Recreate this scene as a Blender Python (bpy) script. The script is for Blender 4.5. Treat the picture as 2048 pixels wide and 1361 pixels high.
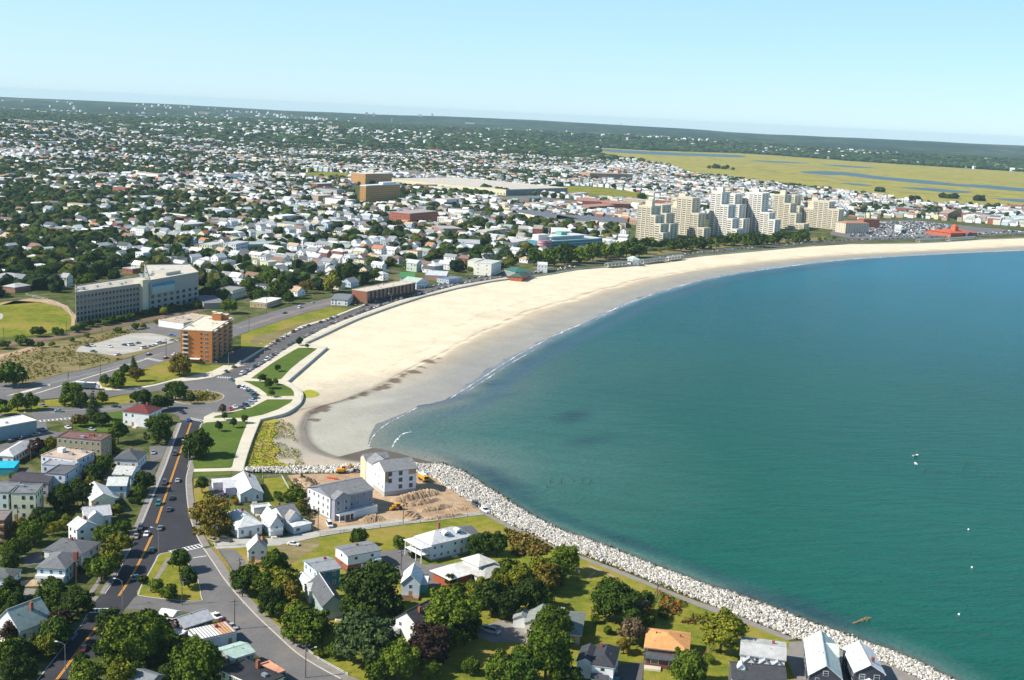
import bpy, math, random
import numpy as np
from mathutils import Vector, Matrix
from mathutils.geometry import tessellate_polygon
R = math.radians
PI = math.pi
for _o in list(bpy.data.objects): bpy.data.objects.remove(_o)
SC = bpy.context.scene
COL = SC.collection

# ------------------------------------------------------------------ camera
CAM_H = 160.0; FOC = 2390.0; IW, IH = 2048.0, 1361.0
ROLL = R(2.765); PITCH = math.atan(452.0 / FOC)
_wr = Vector((1, 0, 0)); _f = Vector((0, math.cos(PITCH), -math.sin(PITCH))); _up = Vector((0, math.sin(PITCH), math.cos(PITCH)))
_r = math.cos(ROLL) * _wr - math.sin(ROLL) * -_up * -1
_r = _wr * math.cos(ROLL) + _up * math.sin(ROLL)
_u = -_wr * math.sin(ROLL) + _up * math.cos(ROLL)
cam_d = bpy.data.cameras.new('camera'); cam = bpy.data.objects.new('camera', cam_d); COL.objects.link(cam)
m = Matrix(((_r.x, _u.x, -_f.x, 0), (_r.y, _u.y, -_f.y, 0), (_r.z, _u.z, -_f.z, CAM_H), (0, 0, 0, 1)))
cam.matrix_world = m
cam_d.sensor_width = 36; cam_d.lens = FOC / IW * 36; cam_d.clip_start = 1; cam_d.clip_end = 90000
SC.camera = cam

# ------------------------------------------------------------------ light
SUN_AZ = R(253.0); SUN_EL = R(41)
w = bpy.data.worlds.new('World'); SC.world = w; w.use_nodes = True
_nt = w.node_tree; _bg = _nt.nodes['Background']
_sky = _nt.nodes.new('ShaderNodeTexSky'); _sky.sky_type = 'NISHITA'; _sky.sun_disc = False
_sky.sun_elevation = SUN_EL; _sky.sun_rotation = SUN_AZ
_sky.altitude = 100; _sky.air_density = 1.0; _sky.dust_density = 0.1; _sky.ozone_density = 2.0
_tn = _nt.nodes.new('ShaderNodeMix'); _tn.data_type = 'RGBA'; _tn.blend_type = 'MULTIPLY'; _tn.inputs[0].default_value = 1.0
_tn.inputs[7].default_value = (0.30, 0.36, 0.46, 1)          # white balance of the photograph; the rest is the pale veil of summer haze
_nt.links.new(_sky.outputs[0], _tn.inputs[6])
_tc = _nt.nodes.new('ShaderNodeTexCoord'); _sx = _nt.nodes.new('ShaderNodeSeparateXYZ'); _nt.links.new(_tc.outputs['Generated'], _sx.inputs[0])
_mr = _nt.nodes.new('ShaderNodeMapRange'); _mr.interpolation_type = 'SMOOTHSTEP'; _mr.inputs[1].default_value = 0.10; _mr.inputs[2].default_value = 0.85; _mr.inputs[3].default_value = 1.0; _mr.inputs[4].default_value = 0.12
_nt.links.new(_sx.outputs['Z'], _mr.inputs[0])
_vl = _nt.nodes.new('ShaderNodeMix'); _vl.data_type = 'RGBA'; _vl.blend_type = 'MULTIPLY'; _vl.inputs[0].default_value = 1.0; _nt.links.new(_mr.outputs[0], _vl.inputs[7])
_m1 = _nt.nodes.new('ShaderNodeMath'); _m1.operation = 'MULTIPLY_ADD'; _nt.links.new(_sx.outputs['X'], _m1.inputs[0]); _m1.inputs[1].default_value = 0.8; _m1.inputs[2].default_value = 0.5       # bluer away from the sun
_m2 = _nt.nodes.new('ShaderNodeMath'); _m2.operation = 'MULTIPLY'; _nt.links.new(_sx.outputs['Z'], _m2.inputs[0]); _m2.inputs[1].default_value = 5.5; _m2.use_clamp = True
_m3 = _nt.nodes.new('ShaderNodeMath'); _m3.operation = 'MULTIPLY'; _m3.use_clamp = True; _nt.links.new(_m1.outputs[0], _m3.inputs[0]); _nt.links.new(_m2.outputs[0], _m3.inputs[1])
_vc = _nt.nodes.new('ShaderNodeMix'); _vc.data_type = 'RGBA'; _nt.links.new(_m3.outputs[0], _vc.inputs[0]); _vc.inputs[6].default_value = (2.30, 3.50, 4.25, 1); _vc.inputs[7].default_value = (1.15, 2.75, 4.30, 1); _nt.links.new(_vc.outputs[2], _vl.inputs[6])
_ad = _nt.nodes.new('ShaderNodeMix'); _ad.data_type = 'RGBA'; _ad.blend_type = 'ADD'; _ad.inputs[0].default_value = 1.0; _nt.links.new(_tn.outputs[2], _ad.inputs[6]); _nt.links.new(_vl.outputs[2], _ad.inputs[7])
_nt.links.new(_ad.outputs[2], _bg.inputs[0]); _bg.inputs[1].default_value = 0.11
sl = bpy.data.lights.new('sun', 'SUN'); sl.energy = 4.9; sl.angle = R(0.53); sl.color = (1.0, 0.95, 0.86)
so = bpy.data.objects.new('sun', sl); COL.objects.link(so)
_sd = Vector((math.sin(SUN_AZ) * math.cos(SUN_EL), math.cos(SUN_AZ) * math.cos(SUN_EL), math.sin(SUN_EL)))
so.rotation_euler = _sd.to_track_quat('Z', 'Y').to_euler(); so.location = (0, 0, 300)
vs = SC.view_settings; vs.view_transform = 'Standard'; vs.look = 'None'; vs.gamma = 1; vs.exposure = 0.5
try: vs.use_curve_mapping = False
except Exception: pass
SC.render.engine = 'CYCLES'
cy = SC.cycles; cy.use_denoising = True; cy.max_bounces = 5; cy.diffuse_bounces = 2; cy.glossy_bounces = 2
cy.transmission_bounces = 2; cy.volume_bounces = 0; cy.transparent_max_bounces = 4; cy.caustics_reflective = False; cy.caustics_refractive = False

# ------------------------------------------------------------------ pixel of the photograph -> point on a level plane
def ray(u, v):
    return _r * ((u - IW / 2) / FOC) + _u * (-(v - IH / 2) / FOC) + _f
def P(u, v, z=0.0):
    d = ray(u, v); t = (z - CAM_H) / d.z
    return Vector((d.x * t, d.y * t, z))
def ppm(p):          # photograph pixels per metre at a world point
    return FOC / max(1.0, (Vector(p) - Vector((0, 0, CAM_H))).dot(_f))
def uv(p):           # world -> photograph pixel
    q = Vector(p) - Vector((0, 0, CAM_H)); k = q.dot(_f)
    return (IW / 2 + FOC * q.dot(_r) / k, IH / 2 - FOC * q.dot(_u) / k)

# ------------------------------------------------------------------ tagging
def tag(o, label=None, cat=None, group=None, kind=None):
    if label: o['label'] = label
    if cat: o['category'] = cat
    if group: o['group'] = group
    if kind: o['kind'] = kind
    return o
def empty(name, loc, rz=0.0, **k):
    o = bpy.data.objects.new(name, None); COL.objects.link(o); o.location = loc; o.rotation_euler = (0, 0, rz)
    o.empty_display_size = 1; return tag(o, **k)

# ------------------------------------------------------------------ materials
MATS = {}
def _base(name):
    mt = bpy.data.materials.new(name); mt.use_nodes = True; MATS[name] = mt
    nt = mt.node_tree; return mt, nt, nt.nodes, nt.links, nt.nodes['Principled BSDF']
def _noise(N, L, scale, detail=3, vec=None, rough=0.6):
    n = N.new('ShaderNodeTexNoise'); n.inputs['Scale'].default_value = scale; n.inputs['Detail'].default_value = detail
    n.inputs['Roughness'].default_value = rough
    if vec is not None: L.new(vec, n.inputs['Vector'])
    return n
def _ramp(N, L, fac, stops):
    r = N.new('ShaderNodeValToRGB'); L.new(fac, r.inputs[0]); e = r.color_ramp.elements
    while len(e) < len(stops): e.new(0.5)
    for k, (p, c) in enumerate(stops): e[k].position = p; e[k].color = (*c, 1)
    return r
def _mix(N, L, fac, a, b, mode='MIX'):
    x = N.new('ShaderNodeMix'); x.data_type = 'RGBA'; x.blend_type = mode
    for sock, val in ((x.inputs[0], fac), (x.inputs[6], a), (x.inputs[7], b)):
        if isinstance(val, bpy.types.NodeSocket): L.new(val, sock)
        elif isinstance(val, tuple): sock.default_value = (*val, 1)
        else: sock.default_value = val
    return x.outputs[2]
def _bump(N, L, B, h, s=0.3, d=0.1):
    b = N.new('ShaderNodeBump'); b.inputs['Strength'].default_value = s; b.inputs['Distance'].default_value = d
    L.new(h, b.inputs['Height']); L.new(b.outputs[0], B.inputs['Normal'])

def mat_plain(name, c, rough=0.8, var=0.18, scale=0.6, metal=0.0, spec=0.3, bump=0.0):
    mt, nt, N, L, B = _base(name)
    g = N.new('ShaderNodeNewGeometry'); n = _noise(N, L, scale, 4, g.outputs['Position'])
    r = _ramp(N, L, n.outputs[0], [(0.3, tuple(x * (1 - var) for x in c)), (0.7, tuple(min(1, x * (1 + var)) for x in c))])
    L.new(r.outputs[0], B.inputs['Base Color']); B.inputs['Roughness'].default_value = rough
    B.inputs['Metallic'].default_value = metal; B.inputs['Specular IOR Level'].default_value = spec
    if bump: _bump(N, L, B, n.outputs[0], bump, 0.2)
    return mt
def mat_road(name, c, worn):
    mt, nt, N, L, B = _base(name); g = N.new('ShaderNodeNewGeometry'); pos = g.outputs['Position']
    a = _noise(N, L, 0.05, 5, pos, 0.7); b = _noise(N, L, 1.2, 3, pos)
    r = _ramp(N, L, a.outputs[0], [(0.35, c), (0.5, tuple(x * 1.12 for x in c)), (0.66, worn)]); r2 = _ramp(N, L, b.outputs[0], [(0.3, (0.88,) * 3), (0.7, (1.1,) * 3)])
    L.new(_mix(N, L, 1.0, r.outputs[0], r2.outputs[0], 'MULTIPLY'), B.inputs['Base Color']); B.inputs['Roughness'].default_value = 0.9; B.inputs['Specular IOR Level'].default_value = 0.2
    return mt
def mat_object(name, rough=0.75, var=0.12, scale=0.7, spec=0.3, attr=None, coat=0.0, streak=False):
    """colour comes from the object (or a mesh attribute); noise adds weathering"""
    mt, nt, N, L, B = _base(name)
    g = N.new('ShaderNodeNewGeometry'); n = _noise(N, L, scale, 5, g.outputs['Position'])
    if attr:
        a = N.new('ShaderNodeAttribute'); a.attribute_name = attr; c = a.outputs['Color']
    else:
        a = N.new('ShaderNodeObjectInfo'); c = a.outputs['Color']
    r = _ramp(N, L, n.outputs[0], [(0.28, (1 - var,) * 3), (0.72, (1 + var * 0.6,) * 3)])
    o = _mix(N, L, 1.0, c, r.outputs[0], 'MULTIPLY')
    if streak:
        mp = N.new('ShaderNodeMapping'); mp.inputs['Scale'].default_value = (1.3, 1.3, 7.0); L.new(g.outputs['Position'], mp.inputs[0])
        n2 = _noise(N, L, 0.8, 3, mp.outputs[0]); r2 = _ramp(N, L, n2.outputs[0], [(0.35, (0.9,) * 3), (0.6, (1.0,) * 3)])
        o = _mix(N, L, 1.0, o, r2.outputs[0], 'MULTIPLY')
    L.new(o, B.inputs['Base Color']); B.inputs['Roughness'].default_value = rough; B.inputs['Specular IOR Level'].default_value = spec
    if coat: B.inputs['Coat Weight'].default_value = coat; B.inputs['Coat Roughness'].default_value = 0.08
    return mt
def mat_ground(name, stops, s1=0.02, s2=0.25, fine=0.35, rough=0.95, bump=0.0, s3=1.6, stretch=None):
    mt, nt, N, L, B = _base(name)
    g = N.new('ShaderNodeNewGeometry'); pos = g.outputs['Position']
    if stretch:
        mp = N.new('ShaderNodeMapping'); mp.inputs['Rotation'].default_value = (0, 0, stretch[0]); mp.inputs['Scale'].default_value = (1, stretch[1], 1)
        L.new(pos, mp.inputs[0]); pos = mp.outputs[0]
    a = _noise(N, L, s1, 4, pos); b = _noise(N, L, s2, 5, pos, 0.7); c = _noise(N, L, s3, 2, pos)
    mx = N.new('ShaderNodeMath'); mx.operation = 'MULTIPLY_ADD'; L.new(b.outputs[0], mx.inputs[0]); mx.inputs[1].default_value = fine
    ml = N.new('ShaderNodeMath'); ml.operation = 'MULTIPLY'; L.new(a.outputs[0], ml.inputs[0]); ml.inputs[1].default_value = 1 - fine
    L.new(ml.outputs[0], mx.inputs[2])
    r = _ramp(N, L, mx.outputs[0], stops)
    r3 = _ramp(N, L, c.outputs[0], [(0.3, (0.82,) * 3), (0.7, (1.15,) * 3)])
    L.new(_mix(N, L, 1.0, r.outputs[0], r3.outputs[0], 'MULTIPLY'), B.inputs['Base Color'])
    B.inputs['Roughness'].default_value = rough; B.inputs['Specular IOR Level'].default_value = 0.04
    if bump: _bump(N, L, B, b.outputs[0], bump, 0.5)
    return mt
def mat_leaf(name, attr=None):
    mt, nt, N, L, B = _base(name)
    g = N.new('ShaderNodeNewGeometry'); n = _noise(N, L, 0.35, 3, g.outputs['Position'])
    if attr:
        a = N.new('ShaderNodeAttribute'); a.attribute_name = attr; c = a.outputs['Color']
    else:
        a = N.new('ShaderNodeObjectInfo'); c = a.outputs['Color']
    rr = _ramp(N, L, g.outputs['Random Per Island'], [(0.0, (0.6, 0.65, 0.5)), (0.55, (1.0, 1.0, 1.0)), (1.0, (1.5, 1.38, 1.0))])
    r = _ramp(N, L, n.outputs[0], [(0.3, (0.72, 0.75, 0.8)), (0.7, (1.25, 1.2, 1.0))])
    o = _mix(N, L, 1.0, _mix(N, L, 1.0, c, r.outputs[0], 'MULTIPLY'), rr.outputs[0], 'MULTIPLY')
    L.new(o, B.inputs['Base Color']); B.inputs['Roughness'].default_value = 0.8; B.inputs['Specular IOR Level'].default_value = 0.04
    return mt

mat_object('paint', 0.7, 0.11, 0.45, streak=True); mat_object('shingle', 0.85, 0.26, 0.8, spec=0.2); mat_object('flat_roofing', 0.9, 0.3, 0.3, spec=0.2)
mat_object('mass_paint', 0.75, 0.1, 0.3, attr='Col'); mat_object('car_paint', 0.3, 0.04, 0.5, spec=0.5, coat=0.6); mat_object('brickwork', 0.9, 0.14, 1.4, spec=0.15)
mat_leaf('leaf'); mat_leaf('mass_leaf', 'Col')
mat_plain('bark', (0.09, 0.065, 0.045), 0.9, 0.3, 3); mat_plain('window_pane', (0.035, 0.05, 0.06), 0.12, 0.3, 0.3, spec=0.6)
mat_plain('car_glass', (0.02, 0.025, 0.03), 0.08, 0.2, 1, spec=0.7); mat_plain('rubber', (0.02, 0.02, 0.02), 0.8, 0.2, 4)
mat_plain('steel', (0.45, 0.46, 0.47), 0.45, 0.1, 2, metal=0.6); mat_plain('pole_wood', (0.12, 0.09, 0.065), 0.9, 0.3, 2)
mat_plain('lamp_glass', (0.8, 0.8, 0.76), 0.3, 0.05, 2); mat_plain('trim_white', (0.78, 0.78, 0.76), 0.6, 0.05, 1)
mat_road('asphalt_dark', (0.040, 0.039, 0.045), (0.062, 0.058, 0.058)); mat_road('asphalt_grey', (0.145, 0.138, 0.136), (0.20, 0.185, 0.17))
mat_road('asphalt_mid', (0.10, 0.095, 0.096), (0.145, 0.135, 0.125))
mat_plain('concrete', (0.60, 0.54, 0.42), 0.9, 0.1, 0.12, spec=0.2); mat_plain('pavement', (0.25, 0.225, 0.20), 0.9, 0.15, 0.3, spec=0.2)
mat_plain('paint_white', (0.72, 0.72, 0.7), 0.7, 0.12, 1.5); mat_plain('paint_yellow', (0.75, 0.33, 0.03), 0.7, 0.12, 1.5)
mat_plain('kerb', (0.5, 0.47, 0.42), 0.9, 0.12, 0.7)
mat_plain('chimney_brick', (0.27, 0.09, 0.06), 0.9, 0.2, 3); mat_plain('timber', (0.33, 0.2, 0.1), 0.85, 0.2, 1.2)
mat_plain('machine_yellow', (0.72, 0.33, 0.02), 0.45, 0.1, 1); mat_plain('machine_dark', (0.04, 0.04, 0.04), 0.7, 0.2, 1)
mat_plain('window_recess_shade', (0.10, 0.095, 0.085), 0.5, 0.3, 0.3); mat_plain('rock_gap_shade', (0.10, 0.095, 0.085), 0.9, 0.3, 1.0)  # both dark: shade of balcony recesses and of rock gaps put into colour
mat_plain('glass_teal', (0.05, 0.24, 0.28), 0.25, 0.25, 0.1, spec=0.6); mat_plain('rail_dark', (0.09, 0.10, 0.09), 0.6, 0.2, 1)
mat_ground('lawn', [(0.34, (0.075, 0.11, 0.016)), (0.45, (0.155, 0.18, 0.022)), (0.54, (0.25, 0.225, 0.035)), (0.64, (0.32, 0.22, 0.075))], 0.028, 0.25, 0.45)
mat_ground('park_lawn', [(0.30, (0.05, 0.095, 0.018)), (0.5, (0.09, 0.14, 0.025)), (0.7, (0.15, 0.17, 0.035))], 0.035, 0.3, 0.4)
mat_ground('dry_grass', [(0.28, (0.08, 0.10, 0.03)), (0.42, (0.17, 0.155, 0.055)), (0.56, (0.26, 0.20, 0.10)), (0.66, (0.36, 0.30, 0.20))], 0.025, 0.16, 0.5, stretch=(0.25, 3))
mat_ground('meadow', [(0.34, (0.14, 0.19, 0.02)), (0.46, (0.33, 0.36, 0.03)), (0.56, (0.38, 0.27, 0.07)), (0.66, (0.40, 0.35, 0.26))], 0.05, 0.3, 0.55)
mat_ground('soil', [(0.3, (0.22, 0.15, 0.09)), (0.5, (0.42, 0.29, 0.18)), (0.7, (0.56, 0.42, 0.29))], 0.05, 0.22, 0.5, bump=0.4)
mat_ground('town_ground', [(0.36, (0.032, 0.055, 0.014)), (0.47, (0.075, 0.095, 0.022)), (0.55, (0.13, 0.13, 0.055)), (0.66, (0.17, 0.155, 0.13))], 0.03, 0.12, 0.55, s3=0.7)
mat_ground('marsh', [(0.38, (0.09, 0.10, 0.03)), (0.44, (0.22, 0.21, 0.04)), (0.50, (0.37, 0.33, 0.06)), (0.56, (0.34, 0.27, 0.10)), (0.62, (0.12, 0.13, 0.08))], 0.006, 0.022, 0.6, s3=0.05, stretch=(0.0, 3.5))
mat_ground('far_land', [(0.36, (0.010, 0.022, 0.012)), (0.46, (0.022, 0.042, 0.018)), (0.55, (0.045, 0.068, 0.030)), (0.66, (0.13, 0.14, 0.10))], 0.0011, 0.006, 0.55, s3=0.012, stretch=(0.0, 0.5))
mat_ground('ballast', [(0.35, (0.12, 0.085, 0.06)), (0.6, (0.24, 0.16, 0.11))], 0.1, 0.6, 0.5)
mat_ground('gravel', [(0.3, (0.28, 0.27, 0.25)), (0.5, (0.42, 0.40, 0.36)), (0.7, (0.6, 0.57, 0.5))], 0.04, 0.25, 0.5, stretch=(0.3, 3))

# ------------------------------------------------------------------ mesh helpers
def link_mesh(name, me, parent=None, loc=None, rz=0.0, **k):
    o = bpy.data.objects.new(name, me); COL.objects.link(o)
    if parent: o.parent = parent
    if loc is not None: o.location = loc
    if rz: o.rotation_euler = (0, 0, rz)
    return tag(o, **k)
class MB:
    def __init__(s): s.v = []; s.f = []; s.m = []
    def add(s, vs_, fs, mi=0):
        b = len(s.v); s.v += [tuple(x) for x in vs_]; s.f += [tuple(i + b for i in f) for f in fs]; s.m += [mi] * len(fs)
    def box(s, x0, x1, y0, y1, z0, z1, mi=0):
        s.add([(x0, y0, z0), (x1, y0, z0), (x1, y1, z0), (x0, y1, z0), (x0, y0, z1), (x1, y0, z1), (x1, y1, z1), (x0, y1, z1)],
              [(0, 3, 2, 1), (4, 5, 6, 7), (0, 1, 5, 4), (1, 2, 6, 5), (2, 3, 7, 6), (3, 0, 4, 7)], mi)
    def prism(s, poly, z0, z1, mi=0):       # poly ccw in xy
        n = len(poly); vv = [(x, y, z0) for x, y in poly] + [(x, y, z1) for x, y in poly]
        ff = [tuple(range(n - 1, -1, -1)), tuple(range(n, 2 * n))] + [(i, (i + 1) % n, n + (i + 1) % n, n + i) for i in range(n)]
        s.add(vv, ff, mi)
    def extr_y(s, poly, y0, y1, mi=0):      # poly in xz, extruded along y
        n = len(poly); vv = [(x, y0, z) for x, z in poly] + [(x, y1, z) for x, z in poly]
        ff = [tuple(range(n)), tuple(range(2 * n - 1, n - 1, -1))] + [(i + n, (i + 1) % n + n, (i + 1) % n, i) for i in range(n)]
        s.add(vv, ff, mi)
    def tube(s, a, b, r0, r1=None, n=6, mi=0, cap=True):
        r1 = r0 if r1 is None else r1; a = Vector(a); b = Vector(b); d = (b - a).normalized()
        q = d.orthogonal().normalized(); w_ = d.cross(q)
        vv = [a + (q * math.cos(2 * PI * i / n) + w_ * math.sin(2 * PI * i / n)) * r0 for i in range(n)]
        vv += [b + (q * math.cos(2 * PI * i / n) + w_ * math.sin(2 * PI * i / n)) * r1 for i in range(n)]
        ff = [(i, (i + 1) % n, n + (i + 1) % n, n + i) for i in range(n)]
        if cap: ff += [tuple(range(n - 1, -1, -1)), tuple(range(n, 2 * n))]
        s.add(vv, ff, mi)
    def mesh(s, name, mats):
        me = bpy.data.meshes.new(name); me.from_pydata(s.v, [], s.f)
        for mt in mats: me.materials.append(MATS[mt] if isinstance(mt, str) else mt)
        if len(mats) > 1: me.polygons.foreach_set('material_index', s.m)
        me.update(); return me
    def build(s, name, mats, parent=None, loc=None, rz=0.0, color=None, **k):
        if isinstance(mats, str): mats = [mats]
        o = link_mesh(name, s.mesh(name, mats), parent, loc, rz, **k)
        if color: o.color = (*color, 1)
        return o

def smooth_closed(pts, k=4):
    n = len(pts); out = []
    for i in range(n):
        p0, p1, p2, p3 = (Vector(pts[(i + j - 1) % n]) for j in range(4))
        for q in range(k):
            t = q / k; out.append(0.5 * ((2 * p1) + (p2 - p0) * t + (2 * p0 - 5 * p1 + 4 * p2 - p3) * t * t + (3 * p1 - p0 - 3 * p2 + p3) * t ** 3))
    return out
def smooth_open(pts, k=4):
    pts = [Vector(p) for p in pts]; out = []
    for i in range(len(pts) - 1):
        p1, p2 = pts[i], pts[i + 1]; p0 = pts[i - 1] if i else p1 * 2 - p2; p3 = pts[i + 2] if i + 2 < len(pts) else p2 * 2 - p1
        for q in range(k):
            t = q / k; out.append(0.5 * ((2 * p1) + (p2 - p0) * t + (2 * p0 - 5 * p1 + 4 * p2 - p3) * t * t + (3 * p1 - p0 - 3 * p2 + p3) * t ** 3))
    out.append(pts[-1]); return out
MASKS = []      # (kind, polygon in world xy) used to keep houses and trees off roads and beach
def patch(name, px, z, mat, smooth=0, thick=0.0, kind='structure', mask=None, world=None, **k):
    """level sheet traced on the ground; thick gives it a real edge"""
    w_ = world if world else [P(u, v, z) for u, v in px]
    if smooth: w_ = smooth_closed(w_, smooth)
    w_ = [Vector((p.x, p.y, 0)) for p in w_]
    a = sum(w_[i].x * w_[(i + 1) % len(w_)].y - w_[(i + 1) % len(w_)].x * w_[i].y for i in range(len(w_)))
    if a < 0: w_.reverse()
    c = sum(w_, Vector()) / len(w_); tri = tessellate_polygon([[p for p in w_]])
    mb = MB(); n = len(w_)
    top = [(p.x - c.x, p.y - c.y, 0.0) for p in w_]
    ff = []
    for t in tri:
        A, B, C = (Vector(top[i]) for i in t)
        ff.append(tuple(t) if (B - A).cross(C - A).z > 0 else (t[0], t[2], t[1]))
    mb.add(top, ff)
    if thick:
        mb.add(top + [(x, y, -thick) for x, y, _ in top], [(i, n + i, n + (i + 1) % n, (i + 1) % n) for i in range(n)])
    o = mb.build(name, mat, loc=(c.x, c.y, z), kind=kind, **k)
    if mask: MASKS.append((mask, np.array([(p.x, p.y) for p in w_])))
    return o
def ribbon_pts(line, wdt, off=0.0):
    L_, R_ = [], []
    for i, p in enumerate(line):
        a = line[max(0, i - 1)]; b = line[min(len(line) - 1, i + 1)]; d = (b - a); d.z = 0; d.normalize(); nrm = Vector((-d.y, d.x, 0))
        L_.append(p + nrm * (off + wdt / 2)); R_.append(p + nrm * (off - wdt / 2))
    return L_, R_
def ribbon(name, px, wdt, z, mat, off=0.0, thick=0.0, k=4, parent=None, world=None, **kw):
    line = world if world else smooth_open([P(u, v, z) for u, v in px], k)
    L_, R_ = ribbon_pts(line, wdt, off); o0 = line[0].copy(); o0.z = 0
    mb = MB(); n = len(line); vv = []
    for a, b in zip(L_, R_): vv += [(a.x - o0.x, a.y - o0.y, 0), (b.x - o0.x, b.y - o0.y, 0)]
    mb.add(vv, [(2 * i, 2 * i + 1, 2 * i + 3, 2 * i + 2) for i in range(n - 1)])
    if thick:
        lo = [(x, y, -thick) for x, y, _ in vv]; b = len(vv)
        mb.add(vv + lo, [(2 * i, 2 * i + 2, b + 2 * i + 2, b + 2 * i) for i in range(n - 1)] + [(2 * i + 3, 2 * i + 1, b + 2 * i + 1, b + 2 * i + 3) for i in range(n - 1)])
    return mb.build(name, mat, loc=(o0.x, o0.y, z), parent=parent, **kw)
def inside(poly, X, Y):
    X = np.asarray(X, float); Y = np.asarray(Y, float); c = np.zeros(X.shape, bool); n = len(poly); j = n - 1
    for i in range(n):
        xi, yi = poly[i]; xj, yj = poly[j]
        if yi != yj: c ^= ((yi > Y) != (yj > Y)) & (X < (xj - xi) * (Y - yi) / (yj - yi) + xi)
        j = i
    return c
def dist_line(line, X, Y):
    d = np.full(np.shape(X), 1e9)
    for (x0, y0), (x1, y1) in zip(line[:-1], line[1:]):
        dx, dy = x1 - x0, y1 - y0; t = np.clip(((X - x0) * dx + (Y - y0) * dy) / max(1e-6, dx * dx + dy * dy), 0, 1)
        d = np.minimum(d, np.hypot(X - x0 - t * dx, Y - y0 - t * dy))
    return d
def wob(X, Y, s, seed=0.0):      # cheap smooth noise in numpy, about -1..1
    return (np.sin(X * s + seed + 1.7 * np.sin(Y * s * 0.7 + seed * 2)) + np.sin(Y * s * 1.13 + 2.1 + seed * 3 + 1.3 * np.sin(X * s * 0.9 + seed))
            + 0.6 * np.sin((X + Y) * s * 1.9 + seed * 5) + 0.6 * np.sin((X - Y) * s * 2.3 + seed * 7)) / 3.2
def mass_mesh(name, V, F, C, mat, nsides, **k):
    """joined mesh from numpy arrays: V (n,3), F (m,nsides) and a colour per vertex"""
    me = bpy.data.meshes.new(name); me.vertices.add(len(V)); me.vertices.foreach_set('co', np.ascontiguousarray(V, np.float32).ravel())
    me.loops.add(F.size); me.loops.foreach_set('vertex_index', np.ascontiguousarray(F, np.int32).ravel())
    me.polygons.add(len(F)); me.polygons.foreach_set('loop_start', np.arange(0, F.size, nsides, dtype=np.int32))
    try: me.polygons.foreach_set('loop_total', np.full(len(F), nsides, np.int32))
    except Exception: pass
    if C is not None:
        a = me.attributes.new('Col', 'FLOAT_COLOR', 'POINT'); a.data.foreach_set('color', np.ascontiguousarray(np.c_[C, np.ones(len(C))], np.float32).ravel())
    me.materials.append(MATS[mat]); me.update(calc_edges=True); me.validate()
    if mat not in ('sand', 'sea_water', 'far_land'): me.shade_flat()
    return link_mesh(name, me, **k)
# ------------------------------------------------------------------ shore lines (photograph pixels)
WALL = [(611, 686.5), (646.5, 670), (716, 638), (782, 614), (848, 593), (914.5, 576.5), (980.6, 563), (1020, 557.7), (1088, 549.7), (1154, 538.7),
        (1209, 534), (1275, 529.8), (1330, 521), (1403, 511.5), (1513, 501.6), (1623, 491.7), (1700, 487.5), (1825, 486), (1893, 483), (1951, 479), (2048, 475.5), (2160, 469), (2300, 463)]
WALK_SEA = [(484.4, 943), (491, 916.6), (504.3, 877), (519.7, 839.5), (546, 833), (570.4, 826.3), (590, 815), (601.2, 804.2), (605, 788), (590.6, 773), (574, 764), (653, 695.4), (611, 686.5)]
ROCK_IN = [(728, 945), (836, 945), (863, 952), (898, 977), (942, 1003), (986, 1031), (1019, 1047), (1078, 1073), (1121, 1096), (1183, 1114), (1238, 1135), (1293, 1158), (1337, 1176), (1392, 1197),
           (1454, 1222), (1523, 1249), (1591, 1277), (1646, 1289), (1687, 1300), (1769, 1324), (1837, 1354), (1900, 1388), (1990, 1440)]
ROCK_OUT = [(728, 930), (790, 926), (832, 926), (887, 928), (920, 938), (953, 959), (986, 980), (1030, 1010), (1075, 1037), (1123, 1061), (1183, 1081), (1249, 1107), (1304, 1129), (1360, 1149), (1415, 1171),
            (1454, 1181), (1537, 1211), (1619, 1243), (1687, 1267), (1728, 1284), (1783, 1302), (1837, 1324), (1878, 1346), (1930, 1373), (2030, 1430)]
# ------------------------------------------------------------------ near ground, one level sheet with the shore as its edge
coast = list(reversed(ROCK_IN)) + [(600, 948), (490, 947)] + WALK_SEA[:-1] + WALL
cw = [P(u, v, 0) for u, v in coast]
aE = math.atan2(cw[-1].x, cw[-1].y); RB = math.hypot(cw[-1].x, cw[-1].y)
arc = [Vector((math.sin(a) * RB, math.cos(a) * RB, 0)) for a in np.linspace(aE, R(-38), 40)]
near = cw + arc + [Vector((-120, 120, 0)), Vector((200, 120, 0))]
LAND = np.array([(p.x, p.y) for p in near])
patch('ground', None, 0.0, 'town_ground', world=near)
# far ground: low hills out to the horizon
def hills(X, Y):
    D = np.hypot(X, Y); A = np.degrees(np.arctan2(X, Y)); s = np.clip((D - RB) / 900, 0, 1); s = s * s * (3 - 2 * s)
    h = 42 * np.exp(-((A + 24) / 6) ** 2 - ((D - 4300) / 1300) ** 2) + 26 * np.exp(-((A + 12) / 7) ** 2 - ((D - 6500) / 1400) ** 2)
    h += 14 * (1 + wob(X, Y, 0.0011, 1.0)) * np.clip((D - np.where(A > 1, 6600, 3500)) / 4000, 0, 1) * 1
    h += 70 * np.clip((D - 9500) / 4500, 0, 1) * (1.0 + 0.30 * wob(X, Y, 0.0006, 2.0) + 0.09 * wob(X, Y, 0.0025, 5.0)) + 30 * np.exp(-((D - 8600) / 900) ** 2) * (0.4 + wob(X, Y, 0.0009, 7.0)).clip(0, 2)
    return np.maximum(0, h * s) - 0.4
rad = np.concatenate([np.linspace(RB - 4, 4200, 50), np.geomspace(4300, 14600, 90)]); ang = np.radians(np.linspace(-40, 50, 181))
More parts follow.
